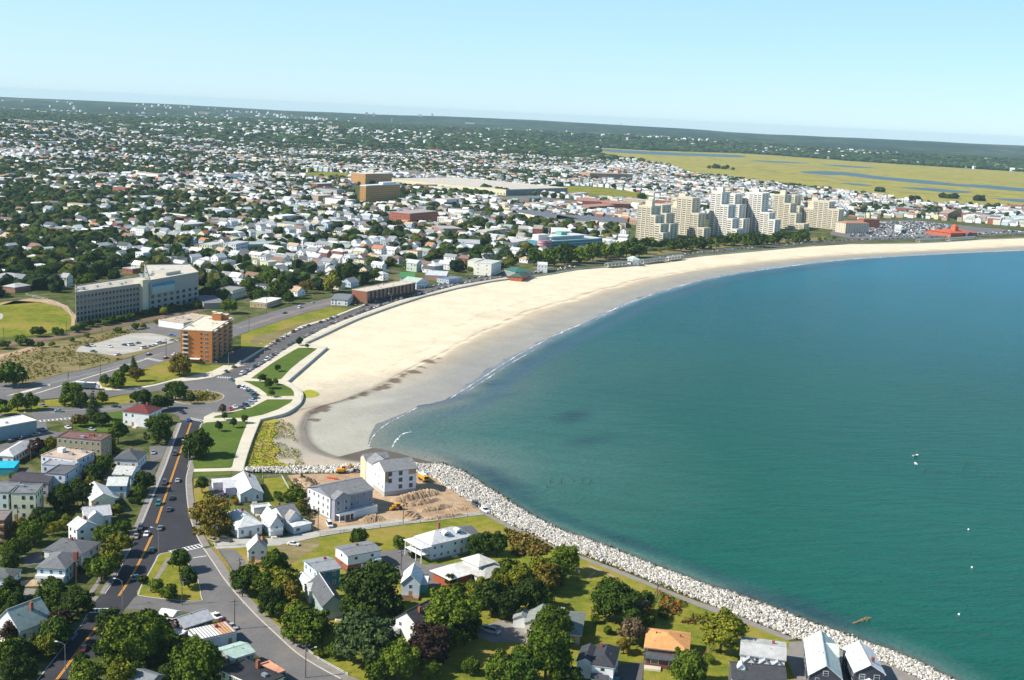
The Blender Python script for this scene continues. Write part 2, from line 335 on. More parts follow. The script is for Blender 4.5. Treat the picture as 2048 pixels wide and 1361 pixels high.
AA, RR = np.meshgrid(ang, rad); X = RR * np.sin(AA); Y = RR * np.cos(AA); Z = hills(X, Y); nr, na = X.shape
I = np.arange(nr * na).reshape(nr, na)
F = np.stack([I[:-1, :-1], I[:-1, 1:], I[1:, 1:], I[1:, :-1]], -1).reshape(-1, 4)
mass_mesh('far_ground', np.stack([X, Y, Z], -1).reshape(-1, 3), F[:, ::-1], None, 'far_land', 4, kind='structure')
def gz(x, y):
    return float(hills(np.array(x), np.array(y))) if math.hypot(x, y) > RB else 0.0

# ------------------------------------------------------------------ beach, lofted between wall, tide line and water edge
ST = [((790, 942), (830, 930), (862, 924)), ((760, 941), (790, 918), (800, 908)), ((690, 943), (722, 922), (762, 899)), ((600, 944), (650, 907), (738, 893)), ((487, 943), (618, 882), (740, 872)),
      ((504.3, 877), (613, 852), (752, 852)), ((519.7, 839.5), (636, 818), (785, 836)), ((585, 820), (700, 797), (840, 815)), ((605, 790), (770, 768), (900, 797)), ((574, 764), (840, 735), (935, 770)),
      ((615, 729), (900, 705), (985, 735)), ((653, 695.4), (950, 680), (1030, 710)), ((617, 689), (985, 665), (1062, 694)), ((690, 648), (1030, 645), (1100, 675)), ((800, 608), (1110, 615), (1180, 640)), ((900, 579), (1200, 588), (1260, 603)),
      ((1000, 560), (1290, 562), (1340, 578)), ((1130, 542), (1380, 543), (1420, 556)), ((1250, 531), (1470, 531), (1500, 542)), ((1360, 516), (1560, 521), (1590, 530)), ((1500, 502.5), (1680, 511), (1700, 518.5)),
      ((1700, 487), (1830, 503), (1850, 509)), ((1851, 485), (1950, 498), (1965, 504)), ((2048, 475), (2070, 491), (2085, 499)), ((2290, 463), (2290, 481), (2300, 488))]
KS = 22; cA = smooth_open([P(*s[0], -1.0) for s in ST], KS); cB = smooth_open([P(*s[1], -1.9) for s in ST], KS); cC = smooth_open([P(*s[2], -2.5) for s in ST], KS)
SHORE = np.array([(p.x, p.y) for p in cC])
n = len(cA); M1, M2, M3 = 44, 22, 6
mat, nt, N, L, B = _base('sand')
_a = N.new('ShaderNodeAttribute'); _a.attribute_name = 'Col'; _g = N.new('ShaderNodeNewGeometry')
_n1 = _noise(N, L, 0.5, 4, _g.outputs['Position']); _n2 = _noise(N, L, 0.05, 4, _g.outputs['Position'])
_rr = _ramp(N, L, _n1.outputs[0], [(0.3, (0.88,) * 3), (0.7, (1.06,) * 3)]); _r2 = _ramp(N, L, _n2.outputs[0], [(0.3, (0.9, 0.88, 0.86)), (0.7, (1.06, 1.06, 1.06))])
L.new(_mix(N, L, 1.0, _mix(N, L, 1.0, _a.outputs['Color'], _rr.outputs[0], 'MULTIPLY'), _r2.outputs[0], 'MULTIPLY'), B.inputs['Base Color'])
B.inputs['Specular IOR Level'].default_value = 0.15
_w = N.new('ShaderNodeMath'); _w.operation = 'SUBTRACT'; _w.inputs[0].default_value = 1.15; L.new(_a.outputs['Alpha'], _w.inputs[1])
B.inputs['Roughness'].default_value = 0.85
V, C = [], []
rng = random.Random(5)
def lerp3(a, b, t): return tuple(a[i] + (b[i] - a[i]) * t for i in range(3))
dry = (0.75, 0.65, 0.47); damp = (0.56, 0.46, 0.33); wet = (0.43, 0.37, 0.275); slick = (0.32, 0.31, 0.275); pebble = (0.40, 0.36, 0.30)
for i in range(n):
    s = i / float(KS)
    nearb = max(0.0, min(1.0, (9.2 - s) / 2.2))                # the stony inner end of the bay
    for j in range(M1 + M2 + M3):
        if j < M1: t = j / M1; p = cA[i].lerp(cB[i], t); z = -1.0 - 0.9 * t ** 1.4
        elif j < M1 + M2: t = (j - M1) / M2; p = cB[i].lerp(cC[i], t); z = -1.9 - 0.6 * t; t += 1
        else: k = (j - M1 - M2) / (M3 - 1); p = cC[i] + (cC[i] - cB[i]).normalized() * (14 * k); z = -2.5 - 1.6 * k; t = 2 + k
        wv = float(wob(np.array(p.x), np.array(p.y), 0.045, 2.0)); wv2 = float(wob(np.array(p.x), np.array(p.y), 0.16, 6.0)); t2 = t + 0.035 * wv + 0.012 * wv2
        if t2 < 0.86: c = lerp3(dry, damp, max(0, min(1, (wv - 0.45 + max(0, t2 - .35) * 0.9) * 0.55)))
        elif t2 < 0.97: c = lerp3(dry, damp, 0.25 + 0.25 * wv2)
        elif t2 < 1.10: c = lerp3(damp, wet, (t2 - 0.97) / 0.13)
        else: c = lerp3(wet, slick, min(1, (t2 - 1.10) / 0.5))
        if nearb > 0:
            pc = lerp3(pebble, damp, 0.4 + 0.5 * wv)
            if t2 > 0.80 and t2 < 0.97: pc = lerp3(pc, (0.17, 0.15, 0.125), 0.75 * min(1, (t2 - 0.8) / 0.1))
            if t2 >= 0.97: pc = lerp3((0.15, 0.13, 0.11), (0.42, 0.40, 0.33) if s > 2.6 else (0.13, 0.11, 0.09), min(1, (t2 - 0.97) / 0.12))
            c = lerp3(c, pc, nearb)
        d = abs(t2 - 0.915 - 0.02 * wv2)
        if d < 0.013 and wv2 > -0.45 and s > 5: c = lerp3(c, (0.14, 0.10, 0.06), 0.5 * (1 - d / 0.013) + 0.15)     # line of washed-up weed
        d = abs(t2 - 0.70 + 0.03 * wv)
        if d < 0.010 and wv2 > -0.1 and s > 8: c = lerp3(c, damp, 0.6)
        wk = float(wob(np.array(p.x * .5 + p.y * .9), np.array(p.y * .5 - p.x * .3), 0.30, 3.0))
        if 5.2 < s < 9.6 and 0.90 < t2 < 1.16 and wk + wv2 * .6 > -0.15 + abs(t2 - 1.03) * 5: c = lerp3(c, (0.115, 0.075, 0.045), 0.8)
        kf = max(0, min(1, (s - 5.0) / 1.5, (11.5 - s) / 2)) * max(0, min(1, (t2 - 1.25 - .25 * wv - .15 * wv2) * 2.2)); c = lerp3(c, (0.28, 0.275, 0.27), kf * .6)
        V.append((p.x, p.y, z + 0.05 * wv2)); C.append(c)
MJ = M1 + M2 + M3; I = np.arange(n * MJ).reshape(n, MJ)
F = np.stack([I[:-1, :-1], I[:-1, 1:], I[1:, 1:], I[1:, :-1]], -1).reshape(-1, 4)
bo = mass_mesh('beach', np.array(V), F, np.array(C), 'sand', 4, kind='structure')
for p in bo.data.polygons[:1]:
    if p.normal.z < 0: bo.data.flip_normals()
bw = np.array([(p.x, p.y) for p in cA] + [(p.x, p.y) for p in reversed(cC)])
MASKS.append(('beach', bw))

# ------------------------------------------------------------------ sea
rockw = np.array([tuple(P(u, v, -2.5))[:2] for u, v in ROCK_OUT])
rad = np.concatenate([np.linspace(170, 700, 190), np.linspace(704, 2700, 260)]); ang = np.radians(np.linspace(-14, 40, 240))
AA, RR = np.meshgrid(ang, rad); X = RR * np.sin(AA); Y = RR * np.cos(AA); nr, na = X.shape
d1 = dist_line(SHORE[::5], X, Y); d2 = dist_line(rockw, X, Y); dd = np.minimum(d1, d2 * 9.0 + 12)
wv = wob(X, Y, 0.03, 3.0); wv2 = wob(X, Y, 0.10, 8.0); D = np.hypot(X, Y)
def cmix(a, b, t): return a + (np.array(b) - a) * np.clip(t, 0, 1)[..., None]
Cc = np.zeros(X.shape + (3,)) + np.array((0.26, 0.24, 0.19))
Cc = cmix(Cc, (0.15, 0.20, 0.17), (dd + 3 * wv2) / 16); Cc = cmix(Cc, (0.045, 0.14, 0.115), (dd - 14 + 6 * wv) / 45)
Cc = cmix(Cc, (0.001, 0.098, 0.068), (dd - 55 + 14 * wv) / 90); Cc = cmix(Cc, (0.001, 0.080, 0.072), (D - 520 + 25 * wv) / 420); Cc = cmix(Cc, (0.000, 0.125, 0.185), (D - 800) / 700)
# weed beds and sunken ledges
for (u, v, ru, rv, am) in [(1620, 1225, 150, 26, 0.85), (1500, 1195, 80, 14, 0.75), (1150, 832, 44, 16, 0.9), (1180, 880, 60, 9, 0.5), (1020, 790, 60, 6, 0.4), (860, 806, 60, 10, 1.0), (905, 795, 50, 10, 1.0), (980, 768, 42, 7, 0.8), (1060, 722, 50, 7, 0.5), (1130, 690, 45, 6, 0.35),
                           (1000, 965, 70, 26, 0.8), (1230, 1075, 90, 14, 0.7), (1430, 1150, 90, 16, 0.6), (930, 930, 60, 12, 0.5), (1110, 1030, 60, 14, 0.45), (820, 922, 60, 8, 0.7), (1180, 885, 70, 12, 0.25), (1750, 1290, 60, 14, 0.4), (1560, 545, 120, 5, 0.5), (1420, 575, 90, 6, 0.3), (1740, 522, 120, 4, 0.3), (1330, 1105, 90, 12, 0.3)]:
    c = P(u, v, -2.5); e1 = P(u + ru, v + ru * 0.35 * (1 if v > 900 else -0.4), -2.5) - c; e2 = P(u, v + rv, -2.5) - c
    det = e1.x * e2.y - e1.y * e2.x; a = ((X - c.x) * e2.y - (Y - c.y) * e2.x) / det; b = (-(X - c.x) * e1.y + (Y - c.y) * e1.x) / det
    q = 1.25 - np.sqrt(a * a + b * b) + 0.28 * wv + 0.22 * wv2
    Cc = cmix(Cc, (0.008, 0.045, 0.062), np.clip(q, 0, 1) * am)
bw_ = np.clip(1 - d1 / 11.0, 0, 1) * np.clip((D - 560) / 200, 0, 1); Cc = cmix(Cc, (0.30, 0.31, 0.36), bw_ * (0.75 + 0.3 * wv2)); dkb = np.exp(-((d1 - 20) / 7) ** 2) * np.clip((D - 560) / 150, 0, 1); Cc = cmix(Cc, (0.045, 0.10, 0.15), dkb * 0.75)
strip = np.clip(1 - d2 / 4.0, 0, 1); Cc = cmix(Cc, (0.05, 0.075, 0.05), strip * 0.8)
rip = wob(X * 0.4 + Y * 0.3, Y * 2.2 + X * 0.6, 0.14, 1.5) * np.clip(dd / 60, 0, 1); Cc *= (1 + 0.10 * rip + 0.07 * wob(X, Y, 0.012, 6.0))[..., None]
mat, nt, N, L, B = _base('sea_water')
_a = N.new('ShaderNodeAttribute'); _a.attribute_name = 'Col'; L.new(_a.outputs['Color'], B.inputs['Base Color'])
B.inputs['Roughness'].default_value = 0.25; B.inputs['IOR'].default_value = 1.33; B.inputs['Specular IOR Level'].default_value = 0.13
_g = N.new('ShaderNodeNewGeometry'); _mp = N.new('ShaderNodeMapping'); _mp.inputs['Rotation'].default_value = (0, 0, R(-28)); _mp.inputs['Scale'].default_value = (0.35, 1, 1); L.new(_g.outputs['Position'], _mp.inputs[0])
_n1 = _noise(N, L, 0.16, 4, _mp.outputs[0]); _n2 = _noise(N, L, 1.1, 3, _mp.outputs[0]); _n0 = _noise(N, L, 0.02, 3, _mp.outputs[0])
_wv = N.new('ShaderNodeTexWave'); _wv.inputs['Scale'].default_value = 0.045; _wv.inputs['Distortion'].default_value = 14; _wv.inputs['Detail'].default_value = 3; _wv.bands_direction = 'Y'; L.new(_mp.outputs[0], _wv.inputs['Vector'])
_s = N.new('ShaderNodeMath'); _s.operation = 'MULTIPLY_ADD'; L.new(_n1.outputs[0], _s.inputs[0]); _s.inputs[1].default_value = 1.0; L.new(_n2.outputs[0], _s.inputs[2])
_s2 = N.new('ShaderNodeMath'); _s2.operation = 'MULTIPLY_ADD'; L.new(_wv.outputs[0], _s2.inputs[0]); _s2.inputs[1].default_value = 0.25; L.new(_s.outputs[0], _s2.inputs[2])
_bump(N, L, B, _s2.outputs[0], 1.0, 1.3)
I = np.arange(nr * na).reshape(nr, na); F = np.stack([I[:-1, :-1], I[:-1, 1:], I[1:, 1:], I[1:, :-1]], -1).reshape(-1, 4)
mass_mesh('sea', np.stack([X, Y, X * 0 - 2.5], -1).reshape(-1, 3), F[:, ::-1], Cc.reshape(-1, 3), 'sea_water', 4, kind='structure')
SEAW = np.vstack([SHORE, [(1900, 1400), (900, 100)], rockw[::-1]])
MASKS.append(('sea', SEAW))

# ------------------------------------------------------------------ foam lines, real low ridges of broken water
mat_plain('foam', (0.8, 0.82, 0.82), 0.6, 0.12, 0.6)
def foam(px, w0, seed, z=-2.44):
    line = smooth_open([P(u, v, z) for u, v in px], 26); rg = random.Random(seed); mb = MB(); o0 = line[0]
    ph = rg.random() * 9
    for i, p in enumerate(line[:-1]):
        q = line[i + 1]; k = math.sin(i * 0.21 + ph) + 0.8 * math.sin(i * 0.55 + ph * 2) + rg.uniform(-0.7, 0.7)
        k = max(k, -.3)
        d = (q - p); d.z = 0; L1 = d.length; d.normalize(); nn = Vector((-d.y, d.x, 0)); w_ = w0 * (0.12 + 0.22 * max(0, k + .3)) * rg.uniform(0.6, 1.3); off = nn * rg.uniform(-0.25, 0.25) * w0
        a = p + off - o0; b = q + off - o0; h = 0.10
        mb.add([a - nn * w_, b - nn * w_, b + nn * w_ * 0.2, a + nn * w_ * 0.2, (a + b) / 2 + Vector((0, 0, h))], [(0, 1, 4), (1, 2, 4), (2, 3, 4), (3, 0, 4)])
    mb.build('foam', 'foam', loc=tuple(o0), label=None, kind='stuff')
foam([(737, 892), (744, 876), (760, 858), (784, 842), (808, 830), (835, 815)], 0.9, 1)
foam([(784, 895), (792, 880), (806, 868), (822, 864)], 1.6, 2)
foam([(900, 797), (935, 775), (970, 752), (1010, 726), (1050, 702), (1096, 678)], 1.3, 3); foam([(935, 783), (975, 757), (1030, 722), (1070, 700)], 1.0, 4)
foam([(1100, 675), (1180, 640), (1262, 603)], 1.8, 5); foam([(1190, 640), (1270, 603), (1340, 580)], 1.0, 15); foam([(1262, 603), (1340, 578), (1420, 557), (1500, 543)], 1.6, 6)
foam([(1500, 543), (1590, 531), (1700, 519), (1850, 510), (1965, 504), (2085, 499)], 2.8, 7); foam([(1500, 543), (1590, 531), (1700, 519), (1850, 510), (1965, 504), (2085, 499)], 2.2, 17)
# ------------------------------------------------------------------ lawns, yards and bare ground
patch('promenade', [(484.4, 943), (491, 916.6), (504.3, 877), (519.7, 839.5), (546, 833), (570.4, 826.3), (590, 815), (601.2, 804.2), (605, 788), (590.6, 773), (574, 764), (653, 695.4), (611, 686.5), (646.5, 670),
      (716, 638), (782, 614), (848, 593), (914.5, 576.5), (980.6, 563), (1020, 557.7), (1011, 555), (914, 571), (848, 589), (804, 599), (747, 619), (716, 629.5), (650, 656), (593, 686), (561, 705), (528, 728), (484, 753.5),
      (470, 757), (470.7, 768.8), (496, 779), (516.5, 791.7), (514, 803), (490, 817), (449, 826), (426, 825.4), (408.4, 833.7), (406, 846), (462, 841), (480, 878), (464, 920), (462, 936), (388, 938), (387, 944), (466, 942)], 0.10, 'concrete', thick=0.3, mask='road')
for k, q in enumerate([
    [(501.6, 757), (543.6, 727), (565, 714), (588, 700.5), (597, 696), (614.8, 696), (634.5, 697.3), (623.7, 705.6), (602, 721), (581.7, 737.4), (562.6, 758), (551, 760), (518, 758)],
    [(485.7, 762), (518, 763), (551, 765), (569, 770.4), (582, 777), (587.5, 784), (588, 792), (534.7, 792.7), (532, 787), (518, 776.8), (499, 767)],
    [(534.7, 799), (585.5, 799), (581.7, 804.8), (556.3, 818.8), (524.5, 830), (491, 836), (426, 836), (430, 832.5), (467, 824), (504, 815)],
    [(414, 845), (462, 843), (495.5, 843), (482, 877), (466.8, 921), (464, 934), (388.6, 937), (385, 925), (394, 875), (404, 850)],
    [(388.6, 946), (450, 943), (462.4, 944), (462, 950), (387.5, 955)]]):
    patch('park_lawn', q, 0.16, 'park_lawn', thick=0.12, mask='lawn')
patch('lawn', [(288, 737.5), (335, 722.5), (360, 714.5), (404, 732), (424, 730.5), (444, 731.5), (425, 742), (413, 746), (345, 759), (300, 769), (255, 773), (205, 776), (194, 766), (250, 746)], 0.05, 'lawn', mask='lawn')
patch('rotary_island', [(334.7, 779), (343.6, 795.5), (356, 804.4), (392, 808), (432.6, 802.5), (448, 793.5), (437.7, 786), (413.5, 781.5), (379, 781), (369, 776), (356, 762), (341, 765)], 0.16, 'dry_grass', smooth=3, thick=0.2, mask='lawn')
patch('verge', [(88, 801), (118, 798), (150, 802), (215, 797), (262, 788), (292, 784), (300, 795), (262, 806), (216, 811), (169, 814), (96, 813)], 0.05, 'lawn', mask='lawn')
patch('lawn', [(2, 816), (14, 806), (95, 806), (98, 818), (60, 826), (0, 828)], 0.045, 'lawn')
patch('lawn', [(148, 838), (172, 829.5), (205, 828), (247, 820.5), (244, 850), (228, 864), (165, 864), (146, 850)], 0.05, 'park_lawn')
# strip of grass between highway and boulevard
patch('grass_strip', [(482, 670), (500, 662.5), (600, 630), (660, 614), (696, 617), (680, 628), (640, 642), (600, 655.5), (556, 680.5), (530, 695.5), (520, 694), (482, 697)], 0.05, 'lawn', mask='lawn')
patch('bare_earth_patch', [(512, 672), (545, 666), (600, 648), (640, 634), (628, 643), (585, 662), (555, 678), (520, 690), (500, 688)], 0.054, 'dry_grass', smooth=3)
patch('ball_field', [(-60, 612), (-20, 608), (30, 602), (80, 606), (120, 616), (141, 632), (141, 648), (134, 660), (60, 672), (-20, 676), (-60, 672)], 0.05, 'lawn', smooth=3, mask='lawn')
patch('infield', [(-14, 624), (4, 628), (6, 634), (0, 640), (-20, 640)], 0.056, 'gravel', smooth=3)
patch('running_track', [(0, 607), (60, 597), (100, 600), (135, 612), (152, 632), (148, 655), (142, 655), (143, 632), (122, 615), (80, 604.5), (30, 601.5), (0, 611)], 0.052, 'soil', mask='road')
patch('vacant_lot', [(-80, 745), (0, 700), (60, 690), (140, 680), (225, 662), (262, 650), (330, 660), (360, 680), (352, 684), (286, 706), (190, 734), (114, 750), (51, 768), (0, 766), (-80, 770)], 0.02, 'dry_grass', mask='lawn')
patch('gravel_lot', [(158, 694), (200, 685), (262, 667), (300, 667), (330, 672), (358, 682), (300, 698), (262, 706), (230, 712), (190, 706), (152, 704)], 0.05, 'gravel', mask='road')
patch('sand_path', [(-20, 714), (30, 703), (60, 694), (88, 700), (60, 705), (30, 711), (0, 720), (-20, 724)], 0.05, 'soil')
patch('car_park', [(262, 652), (318, 645), (330, 654), (362, 660), (362, 677), (330, 670), (290, 664), (248, 663)], 0.054, 'asphalt_grey', mask='road')
patch('railway_bed', [(-80, 700), (0, 687), (60, 677), (120, 670), (200, 656), (300, 635), (380, 620), (430, 611), (430, 618), (380, 627), (300, 643), (200, 664), (120, 678), (60, 686), (0, 697), (-80, 710)], 0.05, 'ballast', mask='road')
# ------------------------------------------------------------------ roads
patch('highway', [(-60, 762), (0, 766), (51, 769), (114, 751), (191, 735.6), (260, 716.5), (286.5, 707), (352, 685), (420, 665), (481, 644.5), (556, 620), (600, 609), (660, 596), (740, 576), (790, 562), (800, 566), (760, 585), (700, 604), (660, 613), (600, 629), (499, 662), (481, 669),
      (440, 684), (359, 713), (335, 722), (288, 737), (249, 745), (200, 764), (190, 768), (188, 774), (200, 780), (225, 783), (255, 779), (280, 778), (300, 774.5), (345, 763), (338, 780), (300, 783), (262, 787), (215, 795), (150, 800), (118, 796), (85, 799), (0, 803), (-60, 805)], 0.03, 'asphalt_grey', mask='road')
patch('rotary_road', [(262, 787), (280, 778.4), (310.5, 772.6), (362.6, 764), (394.4, 761.2), (425, 756), (441.5, 748.5), (466, 752), (470.5, 757.4), (470.7, 768.8), (496, 779), (510, 786), (516.5, 793), (514, 803), (489.8, 817), (449, 826), (426.2, 825.4), (408.4, 833.7), (407, 844),
      (361, 841), (358, 832), (338.5, 826), (290, 826), (260, 820), (203, 827), (169, 829), (144, 837), (92, 842), (95, 861), (148, 870), (112, 876), (100, 900), (60, 910), (0, 930), (-60, 930), (-60, 905), (0, 890), (60, 872), (74, 850), (73, 838), (60, 829), (0, 832), (-60, 835), (-60, 822), (0, 824), (60, 824), (95.4, 813.5), (169, 815), (216, 812), (262, 806), (300, 796), (338, 797), (343, 795), (334, 779), (300, 784)], 0.034, 'asphalt_grey', mask='road')
patch('main_road', [(361.4, 841), (346, 886), (330.6, 930), (317, 963), (302, 1000), (283, 1046.7), (266.5, 1084), (250, 1115), (236.6, 1144), (221, 1168), (208, 1188), (198, 1193), (176, 1225), (162, 1250), (147, 1266), (124, 1295), (95, 1331), (70, 1363), (30, 1415),
      (120, 1415), (150, 1370), (175, 1330), (198, 1298), (222, 1262), (240, 1232), (250, 1218), (268, 1196), (270, 1193.8), (281, 1172.8), (294, 1150.7), (309.6, 1124), (318, 1108), (345, 1101), (405, 1094), (394, 1073), (386.4, 1055.5), (377.5, 1024.6), (372.5, 983), (372, 956), (378.6, 930), (390, 885), (397, 868), (404, 845), (406, 841)], 0.038, 'asphalt_dark', mask='road')
patch('side_street', [(345, 1101), (405, 1094), (427, 1126), (449.5, 1159.5), (480.5, 1197), (516, 1234.7), (549, 1265.6), (593, 1305.4), (637.5, 1334), (681.7, 1358), (760, 1395), (640, 1420), (589, 1370), (571, 1352), (520, 1316), (474, 1279), (440, 1243), (404, 1226), (330, 1222), (252, 1218), (268, 1196), (275, 1193), (340, 1201), (400, 1204), (404, 1193), (395, 1150), (372, 1118), (352, 1106)], 0.042, 'asphalt_grey', mask='road')
patch('cross_street', [(198, 1193), (150, 1184), (100, 1180), (40, 1176), (-40, 1168), (-40, 1180), (40, 1190), (100, 1196), (150, 1208), (186, 1218), (182, 1214)], 0.03, 'pavement', mask='road')
patch('traffic_island', [(318.5, 1109), (340, 1105), (350, 1108), (371, 1121), (393, 1152), (402, 1192), (399, 1201), (340, 1198), (275, 1190), (282, 1173), (295, 1151), (310, 1124)], 0.16, 'lawn', smooth=2, thick=0.2, mask='lawn')
patch('boulevard', [(441, 750), (472, 734.8), (505, 714), (530.7, 696.6), (556, 681.4), (584, 666), (600, 656), (658.5, 638.7), (702.6, 621), (750, 603), (782, 589.7), (833, 578.7), (892, 565), (936.5, 556.6), (1011, 547), (1080, 541), (1150, 531), (1210, 524), (1300, 515), (1400, 502), (1513, 492), (1623, 482), (1700, 478), (1825, 474), (1951, 468), (2048, 464), (2200, 457),
      (2200, 461), (2048, 468), (1951, 472.5), (1825, 478.5), (1700, 482.5), (1623, 487), (1513, 497), (1403, 507), (1330, 516), (1275, 524.5), (1209, 529), (1154, 534), (1088, 545.5), (1020, 554.5), (914, 571), (848, 589), (804, 599), (747, 619), (716, 629.5), (650, 656), (593, 686), (561, 705), (528, 728), (484, 753.5), (470, 757)], 0.046, 'asphalt_mid', mask='road')
patch('boulevard_pavement', [(424, 752), (441, 746.5), (465, 733), (500, 711.5), (528, 694), (556, 678), (600, 652.5), (658.5, 635.7), (702.6, 618), (750, 600.5), (782, 587.5), (833, 576.5), (833, 578.5), (782, 589.5), (750, 602.8), (702.6, 620.8), (658.5, 638.5), (600, 655.8), (584, 665.8), (556, 681.2), (530.7, 696.4), (505, 713.8), (472, 734.6), (441, 749.8)], 0.14, 'concrete', thick=0.12)
patch('plaza', [(413, 746), (425, 742), (447, 731), (492, 731), (472, 734.4), (441, 748), (425, 755), (394, 760), (362, 763.5), (345, 762), (345, 759)], 0.12, 'concrete', thick=0.1, mask='road')
patch('north_pavement', [(280, 774), (310, 769), (345, 759.5), (345, 762.5), (310, 771.5), (282, 777), (240, 781), (215, 781), (200, 778), (193, 771), (190, 765), (197, 763), (205, 775), (240, 778)], 0.12, 'concrete', thick=0.1)
patch('highway_median', [(12, 792), (60, 779), (100, 769), (101, 771), (60, 783), (30, 790)], 0.13, 'concrete', thick=0.12)
ribbon('highway_median', [(70, 788), (137, 767.4), (190, 751), (249, 733), (300, 716)], 1.1, 0.13, 'concrete', thick=0.12, kind='structure')
ribbon('highway_median', [(500, 652), (560, 633), (620, 616), (700, 598)], 0.5, 0.04, 'paint_yellow', kind='structure')
patch('parking_lot', [(428, 726), (480, 727), (520, 694), (482, 697), (455, 712)], 0.052, 'asphalt_mid', mask='road')
patch('parking_lot', [(414, 966), (450, 963), (456, 985), (457, 1014), (429, 1017), (424, 1000)], 0.05, 'asphalt_mid', mask='road')
patch('pavement', [(406, 845), (413, 847), (404, 868), (395, 905), (388, 938), (384, 958), (386, 985), (392, 1024), (402, 1056), (412, 1078), (420, 1092), (406, 1094), (394.5, 1073), (387, 1055.5), (378, 1024.6), (373, 983), (372.5, 956), (379, 930), (390.5, 885), (397.5, 868)], 0.14, 'pavement', thick=0.14, mask='road')
patch('pavement', [(408, 1098), (422, 1095), (442, 1120), (462, 1150), (495, 1190), (530, 1228), (562, 1256), (606, 1295), (648, 1325), (695, 1350), (780, 1385), (760, 1395), (681.7, 1357), (637.5, 1333), (593, 1304.4), (549, 1264.6), (516, 1233.7), (480.5, 1196), (449.5, 1158.5), (427, 1125)], 0.14, 'pavement', thick=0.14, mask='road')
patch('pavement', [(355, 846), (361, 846), (345.6, 886), (330, 930), (316.6, 963), (301.6, 1000), (282.6, 1046.7), (266, 1084), (249.6, 1115), (236, 1144), (220.5, 1168), (207.5, 1188), (200, 1185), (212, 1165), (228, 1140), (240, 1112), (254, 1082), (272, 1044), (290, 1000), (306, 962), (320, 930), (337, 886)], 0.14, 'pavement', thick=0.14, mask='road')
ribbon('kerb', [(404, 846), (390.5, 885), (379, 930), (372.5, 956), (373, 983), (378, 1024.6), (387, 1055.5), (394.5, 1073), (405.5, 1093)], 0.35, 0.17, 'kerb', thick=0.15, kind='structure')
ribbon('kerb', [(407, 1096), (427, 1125.5), (449.5, 1159), (480.5, 1196.5), (516, 1234), (549, 1265), (593, 1305), (637.5, 1333.5), (682, 1357.5)], 0.35, 0.17, 'kerb', thick=0.15, kind='structure')
ribbon('kerb', [(276, 1190), (282, 1173), (295, 1151), (310, 1124), (318.5, 1109), (340, 1105)], 0.4, 0.18, 'kerb', thick=0.16, kind='structure')
ribbon('kerb', [(276, 1191), (340, 1199), (399, 1202), (402, 1192), (393, 1152), (371, 1121)], 0.3, 0.18, 'kerb', thick=0.16, kind='structure')
ribbon('kerb', [(361.4, 846), (346, 886), (330.6, 930), (317, 963), (302, 1000), (283, 1046.7)], 0.35, 0.17, 'kerb', thick=0.15, kind='structure')
ribbon('kerb', [(334.7, 780), (343.6, 796), (356, 805), (392, 808.5), (432.6, 803), (448, 793.5), (437.7, 786), (413.5, 781.8)], 0.5, 0.19, 'kerb', thick=0.16, kind='structure')
# painted lines
YL = [(382, 846), (363.6, 896.8), (339.4, 967), (324, 1013.6), (313, 1046.7)]
for q in (YL, [(304, 1071), (289.7, 1102), (272, 1137), (256.5, 1164), (237.5, 1192)], [(201, 1244), (177, 1274.5), (155, 1303), (132.7, 1334), (104, 1372)]):
    for s in (-0.22, 0.22): ribbon('centre_line', q, 0.26, 0.044, 'paint_yellow', off=s, kind='structure')
ribbon('edge_line', [(363, 846), (348, 886), (332.6, 930), (319, 963), (304, 1000), (285, 1046.7)], 0.2, 0.044, 'paint_white', kind='structure')
ribbon('edge_line', [(268, 1084), (251.5, 1115), (238, 1144), (223, 1168), (209.5, 1188)], 0.2, 0.044, 'paint_white', kind='structure')
ribbon('edge_line', [(174, 1230), (163, 1250), (149, 1267), (126, 1296), (97, 1332), (72, 1364)], 0.2, 0.044, 'paint_white', kind='structure')
ribbon('edge_line', [(401, 849), (387, 890), (375, 935)], 0.15, 0.044, 'paint_white', kind='structure')
ribbon('edge_line', [(415, 782.5), (440, 786.5), (449.5, 793.5), (436, 803)], 0.25, 0.05, 'paint_yellow', off=-0.6, kind='structure')
ribbon('stop_line', [(386, 1116), (413, 1112)], 0.5, 0.05, 'paint_white', kind='structure')
for q, ofs in ((((0, 777), (60, 777), (120, 762), (190, 745), (260, 726), (330, 705)), 0), (((481, 657), (560, 631), (600, 619.5), (660, 605)), 0.9), (((100, 826), (150, 820), (210, 819), (262, 813)), 0)):
    ribbon('lane_line', q, 0.2, 0.05, 'paint_white', off=ofs, kind='structure')
ribbon('lane_line', [(455, 746), (500, 721), (545, 693), (590, 667), (655, 646), (710, 624), (765, 603), (835, 583), (912, 567), (1011, 551)], 0.18, 0.055, 'paint_yellow', kind='structure')
def crosswalk(a, b, wdt, nb, slant=0.0):
    A, B = P(*a, 0), P(*b, 0); d = B - A; Ln = d.length; d.normalize(); nn = Vector((-d.y, d.x, 0)); mb = MB()
    def quad(s0, s1, t0, t1):
        pts = [d * s0 + nn * t0, d * s1 + nn * t0, d * s1 + nn * t1, d * s0 + nn * t1]
        mb.add(pts, [(0, 1, 2, 3)])
    quad(0, Ln, -wdt / 2 - 0.3, -wdt / 2); quad(0, Ln, wdt / 2, wdt / 2 + 0.3)
    for i in range(nb):
        s = Ln * (i + 0.5) / nb; quad(s - 0.28, s + 0.28, -wdt / 2, wdt / 2)
    mb.build('crosswalk', 'paint_white', loc=(A.x, A.y, 0.0505), kind='structure')
crosswalk((340, 1106), (404, 1091), 3.0, 9); crosswalk((378, 837), (407, 843), 2.4, 5); crosswalk((179, 1222), (217, 1221), 2.6, 5)
